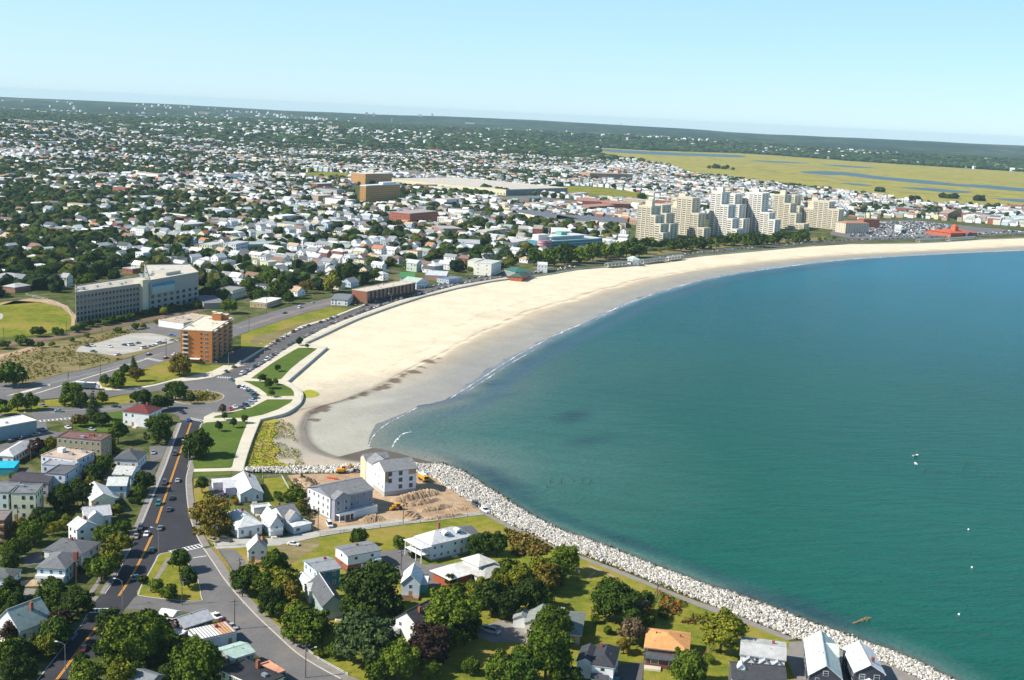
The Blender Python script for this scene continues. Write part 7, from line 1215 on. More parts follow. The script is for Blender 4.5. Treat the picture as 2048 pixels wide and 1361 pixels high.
for zone, cnt, kinds in (([(0, 870), (60, 890), (110, 905), (215, 905), (230, 900), (300, 960), (285, 1040), (250, 1110), (205, 1180), (100, 1172), (0, 1160)], 34, 'dngyo'), ([(0, 1195), (140, 1205), (160, 1240), (120, 1290), (60, 1361), (0, 1361)], 14, 'dnpg'), ([(480, 1180), (560, 1140), (600, 1180), (660, 1215), (780, 1215), (900, 1230), (960, 1260), (960, 1361), (720, 1361), (640, 1320), (540, 1250)], 20, 'dngy'),
                         ([(230, 1230), (330, 1230), (350, 1290), (430, 1300), (430, 1361), (190, 1361)], 12, 'gnld'), ([(900, 1185), (1100, 1130), (1130, 1160), (1090, 1220), (960, 1240)], 14, 'dngy'), ([(1180, 1240), (1290, 1230), (1290, 1300), (1240, 1290)], 6, 'ngo')):
    z = np.array([tuple(P(u, v, 0))[:2] for u, v in zone]); a, b = z.min(0), z.max(0); got = 0; tries = 0
    while got < cnt and tries < 4000:
        tries += 1; x, y = rf.uniform(a[0], b[0]), rf.uniform(a[1], b[1])
        if not inside(z, [x], [y])[0] or any(inside(pl, [x], [y])[0] for k, pl in MASKS if k in ('road', 'beach', 'sea')): continue
        if any(abs((x - q[0]) * q[2] + (y - q[1]) * q[3]) < q[4] + 1.2 and abs(-(x - q[0]) * q[3] + (y - q[1]) * q[2]) < q[5] + 1.2 for q in FOOT): continue
        near_ = min(ROOTS, key=lambda o: (o.location.x - x) ** 2 + (o.location.y - y) ** 2); c = rf.choice(kinds); sh = 's' if rf.random() < .45 else 'r'; W = rf.uniform(2.6, 4.6) if sh == 's' else rf.uniform(5, 9.5)
        lb = ' '.join((f'{LWORD[c]} {"shrub" if sh == "s" else "garden tree"} near the ' + near_['label']).split()[:14]) + (' again' if 0 else ''); lb = lb.rstrip(',').removesuffix(' and').removesuffix(' the').removesuffix(' with')
        dv_ = y - near_.location.y; dx_ = x - near_.location.x; lb = lb.replace(' near the ', (' right of the ' if dx_ > 0 else ' left of the ') if abs(dx_) > abs(dv_) else (' behind the ' if dv_ > 0 else ' in front of the ')); lb = ' '.join(lb.split()[:12]).rstrip(',').removesuffix(' with').removesuffix(' and').removesuffix(' a').removesuffix(' the').removesuffix(' of'); GL[lb] = GL.get(lb, 0) + 1; lb += '' if GL[lb] == 1 else f', {OR[GL[lb] - 1]} one'; tree_at(x, y, W, W * (.75 if sh == 's' else 1.0), sh, c, lb, 'garden trees and shrubs among the houses'); got += 1
# tree belt in front of the terraced building and along the promenade below the towers
for i in range(17):
    t = i / 16; T(1066 + 215 * t + rt.uniform(-4, 4), 518 - 20 * t + rt.uniform(-5, 4), rt.uniform(27, 36), rt.choice('ggnl'), f'round tree in the belt below the terraced glass building, {OR[i]} from the left', 'm', .95, group='tree belt by the terraced building')
for i in range(26):
    t = i / 25; T(1280 + 330 * t + rt.uniform(-4, 4), 492 - 17 * t + rt.uniform(-4, 4), rt.uniform(18, 28), rt.choice('ddng'), f'dark tree on the green below the stepped towers, {OR[i] if i < 20 else OR[25 - i]} from the {"left" if i < 20 else "right"}', 'm', .9, group='trees below the stepped towers')
for i in range(22):
    t = i / 21; T(1320 + 350 * t + rt.uniform(-5, 5), 500 - 24 * t + rt.uniform(-2, 2), rt.uniform(6, 11), rt.choice('gly'), f'small tree on the beach road green, {OR[i] if i < 20 else OR[21 - i]} from the {"left" if i < 20 else "right"}', 'm', .9, group='small trees along the beach road green')
# meadow tufts, garden plants
TU = []
def tuft_mass(name, poly, cnt, z, w0, w1, cols, lab, hr=.7, mat='mass_leaf'):
    pl = np.array([tuple(P(u, v, z))[:2] for u, v in poly]); a, b = pl.min(0), pl.max(0); rs = np.random.RandomState(len(name) + cnt)
    xs = rs.uniform(a[0], b[0], cnt * 4); ys = rs.uniform(a[1], b[1], cnt * 4); k = inside(pl, xs, ys) & (wob(xs, ys, .12, 3) > -.35); xs, ys = xs[k][:cnt], ys[k][:cnt]; n_ = len(xs)
    q = 9; ang = rs.uniform(0, 6.28, (n_, q)); rr_ = rs.uniform(0, .5, (n_, q)); W = rs.uniform(w0, w1, (n_, 1)); pts = np.stack([xs[:, None] + W * rr_ * np.cos(ang), ys[:, None] + W * rr_ * np.sin(ang), z + W * hr * rs.uniform(.1, 1, (n_, q)) * (1 - rr_)], -1).reshape(-1, 3)
    nr_ = rs.normal(size=pts.shape); nr_[:, 2] = abs(nr_[:, 2]); nr_ /= np.linalg.norm(nr_, axis=1, keepdims=True); lv, lf = leaf_quads(pts, nr_, float(w0 + w1) * .13, rs)
    cc = np.array(cols)[rs.randint(0, len(cols), n_)]; C = np.repeat(np.repeat(cc, q, 0), 4, 0) * rs.uniform(.7, 1.25, (len(lv), 1)); mass_mesh(name, lv, lf, C, mat, 4, kind='stuff', label=lab)
GRS = [(.10, .13, .02), (.20, .21, .03), (.26, .16, .04), (.07, .10, .02)]
tuft_mass('meadow_plants', [(492, 940), (495, 918), (508, 878), (522, 845), (560, 838), (585, 850), (592, 880), (600, 905), (610, 932)], 1500, -.95, .4, 1.1, [(.26, .32, .03), (.18, .25, .03), (.38, .25, .06), (.36, .33, .16), (.22, .22, .06)], 'yellow green and orange weeds on the stony foreshore')
tuft_mass('path_edge_weeds', [(1030, 1050), (1080, 1072), (1121, 1094), (1183, 1112), (1238, 1133), (1293, 1156), (1337, 1174), (1392, 1195), (1454, 1220), (1520, 1246), (1518, 1251), (1450, 1223), (1392, 1201), (1337, 1180), (1238, 1140), (1183, 1119), (1078, 1077)], 900, .05, .8, 1.8, [(.30, .15, .05), (.24, .17, .06), (.14, .13, .03)], 'rusty brown weeds between shore path and rocks')
tuft_mass('field_scrub', [(1010, 1060), (1062, 1078), (1122, 1105), (1112, 1128), (1070, 1122), (1028, 1110)], 420, .05, 1.2, 3.2, [(.20, .13, .04), (.12, .13, .02), (.26, .18, .06)], 'rough scrub in the weedy corner of the field')
tuft_mass('garden_plants', [(1320, 1186), (1400, 1219), (1478, 1247), (1490, 1262), (1400, 1250), (1350, 1248), (1318, 1228)], 240, .05, .8, 2.2, [(.05, .09, .02), (.12, .13, .03), (.22, .14, .04), (.4, .12, .05)], 'scattered garden plants beside the shore path')
tuft_mass('rotary_flowers', [(368, 783), (414, 784), (436, 789), (440, 796), (425, 802), (392, 804), (368, 800)], 190, .17, .8, 2.0, [(.08, .12, .02), (.34, .24, .03), (.16, .17, .03)], 'flowering plants on the rotary island')
tuft_mass('roadside_weeds', [(0, 712), (60, 700), (140, 690), (230, 664), (300, 655), (260, 668), (150, 695), (150, 706), (230, 714), (286, 707), (190, 733), (110, 748), (50, 764), (0, 764)], 700, .03, .8, 1.9, [(.28, .22, .08), (.19, .19, .05), (.14, .16, .04)], 'dry weeds of the vacant lot')
tuft_mass('site_spoil', [(600, 955), (628, 960), (640, 1000), (632, 1030), (618, 1040), (606, 1010), (590, 985), (584, 965)], 260, .03, 1.2, 3.0, [(.16, .10, .07), (.26, .18, .12), (.10, .12, .04)], 'brown brush and rubble at the edge of the building site', mat='mass_paint')
# ------------------------------------------------------------------ rocks
def rocks(name, inn, out, cnt, lab, zi, zo, s0, s1, cols, seed, hump=0.0):
    rs = np.random.RandomState(seed); a = [np.array(P(u, v, zi)) for u, v in inn]; b = [np.array(P(u, v, zo)) for u, v in out]
    def res(l, m_=400):
        l = np.array(l); s = np.r_[0, np.cumsum(np.linalg.norm(np.diff(l, axis=0), axis=1))]; t = np.linspace(0, s[-1], m_); return np.stack([np.interp(t, s, l[:, i]) for i in range(3)], 1)
    A, Bq = res(a), res(b); i = rs.randint(0, 400, cnt); f = rs.rand(cnt); p = A[i] * (1 - f[:, None]) + Bq[i] * f[:, None] + np.c_[rs.normal(0, .35, cnt), rs.normal(0, .35, cnt), rs.uniform(-.15, .35, cnt)]
    p[:, 2] += hump * np.sin(np.pi * f)
    iv, jf = ICO0; n_ = len(iv); S = rs.uniform(s0, s1, (cnt, 1, 1)) * rs.uniform(.65, 1.25, (cnt, 1, 3)); V = iv[None] * (1 + .22 * rs.normal(size=(cnt, n_, 1))) * S + p[:, None]
    F = (jf[None] + (np.arange(cnt) * n_)[:, None, None]).reshape(-1, 3); cc = np.array(cols)[rs.randint(0, len(cols), cnt)] * rs.uniform(.8, 1.12, (cnt, 1))
    wetk = np.clip((f - .90) / .08, 0, 1)[:, None]; cc = cc * (1 - wetk) + np.array((.07, .065, .045)) * wetk if hump == 0 else cc
    mass_mesh(name, V.reshape(-1, 3), F, np.repeat(cc, n_, 0), 'mass_paint', 3, kind='stuff', label=lab, cat='rocks')
    mb = MB(); na_ = 60; Aa, Bb = res(a, na_), res(b, na_); vv = []
    for q in range(na_):
        d = Bb[q] - Aa[q]
        for t_ in (-.04, .0, .33, .66, 1.05, 1.25): pt = Aa[q] + d * t_; vv.append((pt[0], pt[1], pt[2] - .35 + hump * math.sin(math.pi * min(1, max(0, t_))) - (1.6 if t_ > 1.1 else 0)))
    mb.add(vv, [(q * 6 + j, q * 6 + 6 + j, q * 6 + 7 + j, q * 6 + 1 + j) for q in range(na_ - 1) for j in range(5)]); o = mb.build('rock_bank', 'rock_gap_shade', kind='structure')  # dark bank colour stands in for shade in the gaps between stones
RC = [(.68, .64, .56), (.60, .56, .49), (.46, .42, .36), (.74, .71, .65), (.30, .27, .23), (.64, .60, .54), (.50, .44, .36)]
rocks('rocks', ROCK_IN, ROCK_OUT, 19000, 'pale granite rocks heaped as a revetment along the shore', .25, -2.4, .22, .60, RC, 1)
rocks('rocks', [(490, 941.5), (600, 947), (728, 945), (790, 944), (836, 945)], [(492, 937.5), (600, 934), (728, 931), (790, 928), (834, 927)], 1900, 'pale rocks in the low wall between foreshore and building site', .2, -.9, .36, .8, RC, 2, .3)
# dirt heaps at the site
def heap(pts, w0, h, seed, lab):
    ln = smooth_open([P(u, v, 0) for u, v in pts], 14); L_, R_ = ribbon_pts(ln, w0); rs = random.Random(seed); mb = MB(); n_ = len(ln); vv = []
    for i, (a, b) in enumerate(zip(L_, R_)):
        e = math.sin(math.pi * i / (n_ - 1)) ** .4 if 0 < i < n_ - 1 else 0
        for j in range(7): t = j / 6; p = a.lerp(b, t); vv.append((p.x + rs.uniform(-.3, .3), p.y + rs.uniform(-.3, .3), .02 + e * h * math.sin(math.pi * t) * rs.uniform(.65, 1.2) if 0 < j < 6 else .0))
    mb.add(vv, [(i * 7 + j, i * 7 + j + 1, i * 7 + j + 8, i * 7 + j + 7) for i in range(n_ - 1) for j in range(6)]); o0 = ln[0]; mb.v = [(x - o0.x, y - o0.y, z) for x, y, z in mb.v]
    o = mb.build('dirt_heap', 'soil', loc=(o0.x, o0.y, .03), label=lab, cat='dirt heap', group='dirt heaps on the building site'); 
    if o.data.polygons[len(o.data.polygons) // 2].normal.z < 0: o.data.flip_normals()
heap([(784, 1004), (820, 997), (850, 991), (878, 985)], 6, 2.6, 1, 'longest ridge of dug earth nearest the sheathed building'); heap([(800, 1014), (840, 1008), (880, 999)], 4, 1.7, 2, 'second ridge of earth from the sheathed building'); heap([(838, 1024), (870, 1019), (902, 1012)], 4, 1.6, 3, 'third ridge of earth, toward the shore path')
heap([(848, 1040), (890, 1035), (925, 1029)], 3, 1.1, 4, 'low earth ridge closest to the gravel street'); heap([(810, 1030), (822, 1033), (836, 1040)], 7, 1.8, 5, 'grey mound of gravel beside the backhoe'); heap([(722, 1045), (745, 1040), (765, 1036)], 6, 2.0, 6, 'brown mound in front of the grey house deck'); heap([(896, 1022), (925, 1018), (950, 1016)], 5, 1.0, 7, 'reddish low mound at the point of the site')
heap([(600, 958), (612, 972), (628, 990)], 8, 2.0, 8, 'mixed rubble heap at the left edge of the site')
# ------------------------------------------------------------------ seawall, fences, poles
ln = smooth_open([P(u, v, 0) for u, v in WALL], 6)
root = empty('seawall', tuple(ln[0]), 0, label='long low concrete seawall with railing between the promenade and the sand', cat='seawall')
o0 = ln[0]; w1 = [p - o0 for p in ln]; o = ribbon('wall', None, .5, .35, 'kerb', world=w1, thick=1.6, parent=root)
mb = MB(); nn_ = 0
for a, b in zip(w1[:-1], w1[1:]): mb.tube(a + Vector((0, 0, 1.35)), b + Vector((0, 0, 1.35)), .05, .05, 4, cap=False)
mb.build('rail', 'rail_dark', root); mb = MB()
for a, b in zip(w1[:60], w1[1:60]):
    for t in np.linspace(0, 1, max(2, int((b - a).length / 3)))[:-1]: q = a.lerp(b, t); mb.box(q.x - .05, q.x + .05, q.y - .05, q.y + .05, .3, 1.35)
mb.build('rail_post', 'rail_dark', root, kind='stuff')
def wallrun(name, px, lab, h, th, mat, z0=0.0, cat='wall', color=None):
    l = [P(u, v, 0) for u, v in px]; o0 = l[0]; w_ = [p - o0 for p in l]; root = empty(name, (o0.x, o0.y, 0), 0, label=lab, cat=cat)
    o = ribbon('panel', None, th, h, mat, world=w_, thick=h - z0, parent=root); return root
def pxl(pts, k=4):
    s = smooth_open([Vector((u, v, 0)) for u, v in pts], k); return [(p.x, p.y) for p in s]
wallrun('retaining_wall', [(654, 695.4), (574.5, 764)], 'straight concrete retaining wall along the park promenade', .5, .6, 'kerb', -1.2); wallrun('retaining_wall', [(654, 695.4), (612, 688)], 'short end wall where the park meets the sand', .5, .6, 'kerb', -1.2)
wallrun('retaining_wall', pxl([(574.5, 764), (591, 773), (605.5, 788), (602, 804.5), (590.5, 815.5), (571, 827), (546, 834), (520.5, 840)]), 'curved retaining wall round the park bulge', .35, .5, 'kerb', -1.2); wallrun('retaining_wall', pxl([(520.5, 840), (505, 878), (491.8, 917), (485, 943)]), 'lower retaining wall beside the weedy foreshore', .35, .5, 'kerb', -1.2)
def picket(name, px, lab, h=1.2, step=2.6, mat='trim_white', rails=2):
    l = [P(u, v, 0) for u, v in px]; o0 = l[0]; root = empty(name, (o0.x, o0.y, 0), 0, label=lab, cat='fence')
    for a, b in zip(l[:-1], l[1:]):
        a = a - o0; b = b - o0; d = b - a; n_ = max(1, int(d.length / step))
        for r_ in range(rails): mb = MB(); zz = h * (.45 + .45 * r_); mb.tube(a + Vector((0, 0, zz)), b + Vector((0, 0, zz)), .06, .06, 4); mb.build('rail', mat, root)
        for i in range(n_ + 1): q = a + d * (i / n_); pbox(root, 'post', q.x - .08, q.x + .08, q.y - .08, q.y + .08, 0, h, mat)
picket('wooden_fence', [(525, 957), (563, 954), (583, 990)], 'low pale fence round the small back garden'); picket('wooden_fence', [(434, 1104), (460, 1142), (474, 1170)], 'weathered wooden fence along the pavement at the corner', 1.1, 3, 'timber')
picket('chain_fence', [(640, 1073), (720, 1061), (800, 1050.5), (880, 1040.5), (962, 1030)], 'long wire fence between gravel street and field', 1.2, 6, 'rail_dark'); picket('guard_rail', [(866, 955), (900, 979.5), (944, 1005.5)], 'low guard rail on top of the rocks beside the site', .8, 4, 'kerb', 1)
picket('chain_fence', [(1315, 1181), (1300, 1215), (1290, 1250)], 'overgrown wire fence between lawn and garden', 1.6, 5, 'rail_dark'); picket('garden_fence', [(1400, 1330), (1436, 1268)], 'dark fence beside the willow-like tree', 1.5, 4, 'timber'); picket('wooden_fence', [(695, 1352), (640, 1322), (600, 1292)], 'broken pale fence posts along the bottom pavement', .9, 4)
picket('outfield_fence', [(52, 592), (80, 599), (110, 607), (135, 620), (143, 636)], 'turquoise and white outfield fence of the ball field', 2.2, 8)
for u, v, h, lb, lm in ((469, 1259, 10, 'wooden pole with lamp beside the striped roof', True), (611, 1356, 10.5, 'wooden pole with lamp at the bottom of the street', True), (432, 1093, 9, 'wooden corner pole above the crosswalk', False), (364, 1210, 9.5, 'bare pole on the lower edge of the traffic island', False), (479, 1160, 8, 'wooden pole in front of the white corner house', False),
     (636, 1064, 10, 'wooden pole beside the grey house deck', False), (806, 1048, 9.5, 'wooden pole at the wire fence in front of the site', False), (802, 1140, 7.5, 'thin pole on the driveway below the mansion', False), (62, 928, 10, 'pole with lamp beside the bungalow', True), (215, 934, 9.5, 'dark pole between the tan block and row houses', False), (36, 1062, 9.5, 'pole in front of the brown timber block', False),
     (42, 764, 10.5, 'dark pole at the left beside the highway', False), (160, 742, 10, 'dark pole on the highway verge, second', False), (201, 757, 13, 'tall dark pole on the highway median', False), (137, 790, 13, 'tall double pole beside the ramp tree', False), (332, 715, 12, 'dark pole beside the highway crosswalk', False), (498, 664, 12, 'dark pole on the grass strip beside the highway', False), (533, 628, 12, 'dark pole in front of the tan low building', False),
     (152, 664, 9, 'left railway signal mast beside the ball field', False), (133, 668, 9, 'second railway mast beside the ball field', False), (8, 683, 9, 'railway mast at the left edge', False), (204, 664, 9, 'railway mast beside the office building', False), (1284, 1375, 12, 'tall wooden pole beside the brick house', False), (1155, 1165, 6, 'short pole on the mown lawn', False), (153, 1170, 9, 'pole beside the brick chimney house', False), (145, 862, 8, 'pole on the tip of the triangular lawn', False), (1313, 1205, 8, 'leaning pole at the overgrown fence', False)):
    utility_pole(u, v, h, lb, .3 + (u % 7) * .1, lm)
for u, v, h, lb, arm in ((317, 1107, 9, 'street lamp on the tip of the traffic island', (-1, .1)), (245, 1212, 8.5, 'street lamp above the lower crosswalk', (-1, .1)), (131, 1345, 8.5, 'street lamp beside the bottom of the main road', (-1, .1)), (377, 922, 9, 'street lamp under the park tree by the main road', (-1, .1)), (424, 818, 9.5, 'street lamp on the rotary road below the flower bed', (-1, .2)), (424, 756, 9, 'street lamp at the top of the rotary', (1, 0)), (457, 735, 9, 'street lamp on the plaza beside the beach road', (1, .3)),
     (36, 776, 8, 'white lamp post beside the left hedge', (1, 0)), (61, 862, 8.5, 'pole lamp in front of the white-roofed shed', (-1, 0)), (529, 716, 8.5, 'first street lamp on the promenade', (-1, .3)), (622, 674, 8.5, 'second street lamp on the promenade', (-1, .3)), (716, 633, 8.5, 'third street lamp on the promenade', (-1, .3)), (782, 609, 8.5, 'fourth street lamp on the promenade', (-1, .3)), (848, 590, 8.5, 'fifth street lamp on the promenade', (-1, .3)), (914, 574, 8.5, 'sixth street lamp on the promenade', (-1, .3)), (980, 561, 8.5, 'seventh street lamp on the promenade', (-1, .3))):
    street_lamp(u, v, h, lb, arm)
# wrecked timbers, pilings, gulls and swimmers' buoys on the water
p = P(1722, 1242, -2.5); r = empty('sunken_timbers', tuple(p), R(38), label='brown barnacled timber wreck awash near the rocks', cat='wreck')
for k in range(9): rk = random.Random(k); a = rk.uniform(-.35, .35); mb = MB(); x, y = rk.uniform(-3.2, 3.2), rk.uniform(-.7, .7); mb.tube((x - 1.8 * math.cos(a), y - 1.8 * math.sin(a), -.1), (x + 1.8 * math.cos(a), y + 1.8 * math.sin(a), .3), .2, .16, 6); mb.build('timber', 'timber', r)
for i, (u, v) in enumerate([(1093, 975), (1100, 966), (1122, 967), (1147, 963), (1164, 962), (1180, 966), (1257, 970), (1851, 941), (1876, 944), (1968, 955), (1984, 952), (1954, 941), (1940, 927), (1932, 926), (1926, 940)]):
    p = P(u, v, -2.5); mb = MB(); mb.tube((0, 0, -1), (.1, 0, 1.0 + (i % 3) * .5), .2, .15, 6); mb.build('old_piling', 'bark', loc=tuple(p), label='wooden piling in the water, ' + (f'nearer row by the point, {OR[i]} from the left' if i < 7 else f'farther scatter right of the dinghies, number {OR[i - 7]} of the cluster'), cat='piling', group='pilings near the point' if i < 7 else 'pilings farther out')
for i, (u, v, lb) in enumerate([(1831, 912, 'white moored dinghy among the far pilings'), (1831, 929, 'second tiny white dinghy just below the moored one')]):
    p = P(u, v, -2.5); mb = MB(); mb.add([(-1.9, -.6, .45), (1.0, -.7, .45), (2.1, 0, .6), (1.0, .7, .45), (-1.9, .6, .45), (-1.7, -.4, -.1), (.9, -.4, -.1), (1.6, 0, 0), (.9, .4, -.1), (-1.7, .4, -.1)], [(0, 1, 6, 5), (1, 2, 7, 6), (2, 3, 8, 7), (3, 4, 9, 8), (4, 0, 5, 9), (5, 6, 7, 8, 9)]); r = empty('dinghy', tuple(p), .5 + i, label=lb, cat='boat'); mb.build('hull', 'trim_white', r); pbox(r, 'bench', -.4, 0, -.6, .6, .25, .33, 'timber'); mb = MB(); mb.tube((.5, 0, 0), (.5, 0, 3.2 - i), .05, .04, 5); mb.build('mast', 'steel', r)
for i, (u, v) in enumerate([(1937, 1060), (1944, 1136), (1918, 1230), (1705, 1272)]):
    p = P(u, v, -2.5); mb = MB(); mb.tube((0, 0, -.2), (0, 0, .35), .45, .35, 8); mb.tube((0, 0, .35), (0, 0, .6), .35, .1, 8); mb.build('mooring_buoy', 'trim_white', loc=tuple(p), label=('white mooring buoy floating on open water, ' + ['topmost', 'second from top', 'third from top', 'beside the rocks'][i]), cat='buoy')
# ------------------------------------------------------------------ the town behind the beach
LM = {'the office building': (270, 560), 'the motel': (755, 575), 'the two orange towers': (740, 370), 'the terraced glass building': (1135, 480), 'the stepped towers': (1440, 430), 'the vast warehouse': (930, 370), 'the blue-roofed warehouse': (1120, 430), 'the cream housing block': (440, 490), 'the grey hip-roofed hall': (10, 550), 'the brick red apartment block': (800, 425), 'the big car park': (1800, 460), 'the blank-walled office': (985, 465), 'the tan low building': (530, 600), 'the gabled green roof': (818, 550), 'the school block': (1185, 345), 'the market hall': (880, 548)}
ZONE = [(-90, 600), (-20, 596), (20, 590), (60, 584), (140, 590), (150, 560), (300, 545), (395, 560), (402, 606), (440, 603), (490, 598), (545, 606), (600, 595), (655, 582), (700, 580), (770, 560), (830, 550), (900, 545), (1000, 540), (1060, 528), (1080, 515), (1200, 500), (1270, 488), (1280, 460), (1330, 440), (1500, 445), (1690, 440), (1830, 436), (1950, 447), (2150, 462)]
zl = [P(u, v, 0) for u, v in ZONE]; zw = np.array([(p.x, p.y) for p in zl] + [(9000, 3500), (9000, 9500), (-9000, 9500), (-9000, 900)])
rt = np.random.RandomState(7)
for q in ([(770, 372), (900, 384), (1012, 396), (1124, 388), (1124, 376), (1012, 392), (776, 366)], [(1000, 428), (1110, 446), (1256, 455), (1262, 446), (1110, 440), (1005, 420)], [(700, 372), (795, 372), (795, 412), (715, 412)], [(775, 430), (835, 430), (835, 446), (775, 446)]): MASKS.append(('open', np.array([tuple(P(u, v, 0))[:2] for u, v in q])))
def free(X, Y, pad=0.0):
    ok = inside(zw, X, Y)
    for k, pl in MASKS: ok &= ~inside(pl, X, Y)
    for fx_, fy_, c, s, hw, hd in FOOT:
        dx, dy = X - fx_, Y - fy_; ok &= ~((abs(dx * c + dy * s) < hw + pad) & (abs(-dx * s + dy * c) < hd + pad))
    ok &= ~inside(TW, X, Y); return ok
TW = np.array([tuple(P(u, v, 0))[:2] for u, v in [(1262, 488), (1268, 450), (1330, 440), (1440, 436), (1560, 432), (1680, 440), (1690, 475), (1500, 490)]])
GA = R(-28); ca, sa = math.cos(GA), math.sin(GA)
def grid(d0, d1, sx_, sy_, jit):
    n1 = int(9500 / sx_); n2 = int(9500 / sy_); I, J = np.meshgrid(np.arange(-n1, n1), np.arange(-n2, n2), indexing='ij'); I, J = I.ravel(), J.ravel()
    gx = I * sx_; gy = J * sy_; X = gx * ca - gy * sa; Y = gx * sa + gy * ca; D = np.hypot(X, Y); A = np.degrees(np.arctan2(X, Y)); k = (D > d0) & (D < d1) & (abs(A) < 27) & (Y > 0)
    return X[k] + rt.uniform(-jit, jit, k.sum()), Y[k] + rt.uniform(-jit, jit, k.sum()), I[k], J[k]
def project(X, Y, Z):
    d = np.stack([X, Y, Z - CAM_H], -1); q = d @ np.array(_f); return IW / 2 + FOC * (d @ np.array(_r)) / q, IH / 2 - FOC * (d @ np.array(_u)) / q
# houses
X, Y, I, J = grid(640, 4600, 15.5, 19.0, 2.2)
D = np.hypot(X, Y); U, Vv = project(X, Y, 0 * X)
wood = 0.44 + 1.0 * wob(X, Y, .0065, 2.0) + 0.85 * np.clip((520 - U) / 360, -0.2, 1) * np.clip((3200 - D) / 1500, 0, 1) * np.clip((D - 850) / 250, 0.25, 1) + .4 * np.clip((D - 3000) / 1500, 0, 1) - .55 * np.clip((U - 1080) / 150, 0, 1) * np.clip((5000 - D) / 800, 0, 1) - .2 * np.exp(-((U - 1150) / 350) ** 2 - ((Vv - 325) / 45) ** 2) * 2
street = (J % 4 == 0) | (I % 11 == 0)
ph = np.clip(0.98 - 0.6 * wood, 0.10, 0.93); ok = free(X, Y, 5) & ~street & (rt.rand(len(X)) < ph)
hx, hy, hi, hj, hd = X[ok], Y[ok], I[ok], J[ok], D[ok]; od = np.argsort(hd); hx, hy, hi, hj, hd = hx[od], hy[od], hi[od], hj[od], hd[od]; n_ = len(hx)
hw = rt.uniform(7.0, 10.5, n_); hl = rt.uniform(9.5, 14.5, n_); hh = rt.choice([4.2, 5.6, 6.0, 8.4], n_, p=[.25, .3, .25, .2]); hr = GA + rt.choice([0, PI / 2], n_, p=[.35, .65]) + rt.normal(0, .04, n_)
WC = [('white', (.80, .80, .79)), ('white', (.76, .77, .78)), ('white', (.80, .80, .79)), ('cream', (.72, .67, .50)), ('pale blue', (.50, .60, .68)), ('grey', (.42, .43, .44)), ('pale yellow', (.74, .68, .42)), ('tan', (.46, .36, .24)), ('brick red', (.32, .12, .08)), ('pale green', (.50, .58, .48)), ('brown', (.22, .13, .08))]
RCO = [('light grey', (.52, .52, .51)), ('grey', (.28, .285, .29)), ('charcoal', (.10, .10, .11)), ('brown', (.24, .15, .11)), ('white', (.74, .73, .70)), ('tan', (.48, .36, .24)), ('green-grey', (.28, .34, .29)), ('terracotta', (.45, .20, .11))]
wi = rt.choice(len(WC), n_, p=[.22, .16, .16, .12, .08, .06, .06, .05, .04, .03, .02]); ri = rt.choice(len(RCO), n_, p=[.28, .22, .14, .10, .10, .07, .05, .04]); ty = rt.choice(3, n_, p=[.62, .2, .18])
room = max(0, min(298 - HID[0], n_)); seenl = {}
def where(x, y):
    u, v = uv((x, y, 0)); best = min(LM.items(), key=lambda kv: math.hypot(u - kv[1][0], 1.6 * (v - kv[1][1]))); du, dv = u - best[1][0], 1.6 * (v - best[1][1])
    return (('left of ' if du < 0 else 'right of ') if abs(du) > abs(dv) else ('beyond ' if dv < 0 else 'below ')) + best[0]
ORD = ['', 'second ', 'third ', 'fourth ', 'fifth ', 'sixth ', 'seventh ', 'eighth ', 'ninth ', 'tenth ', 'eleventh ', 'twelfth ']
for i in range(room):
    rf = ['gable', 'hip', 'flat'][ty[i]]; tw = ['gabled', 'hip-roofed', 'flat-roofed'][ty[i]]; big = hh[i] > 8
    key = f'{"tall " if big else ""}{WC[wi[i]][0]} {tw} house with {RCO[ri[i]][0]} roof {where(hx[i], hy[i])}'; k = seenl.get(key, 0); seenl[key] = k + 1
    lb = key if k == 0 else key + f', {ORD[min(k, 11)]}nearest'
    h = hh[i] + (1.6 if rf == 'flat' and big else 0)
    house_at(lb, hx[i], hy[i], hr[i], hw[i] if rf != 'flat' else hw[i] * 1.2, hl[i], h, roof=rf, axis='y', wall=WC[wi[i]][1], roofc=RCO[ri[i]][1], floors=2 if h > 5 else 1, step=3.8, group='town houses behind the beach road', me=ME_DARK, faces='fl', door=False, chim=1 if i % 4 == 0 and hd[i] < 1000 else 0, miss=.2, z=gz(hx[i], hy[i]), sz=1.2)
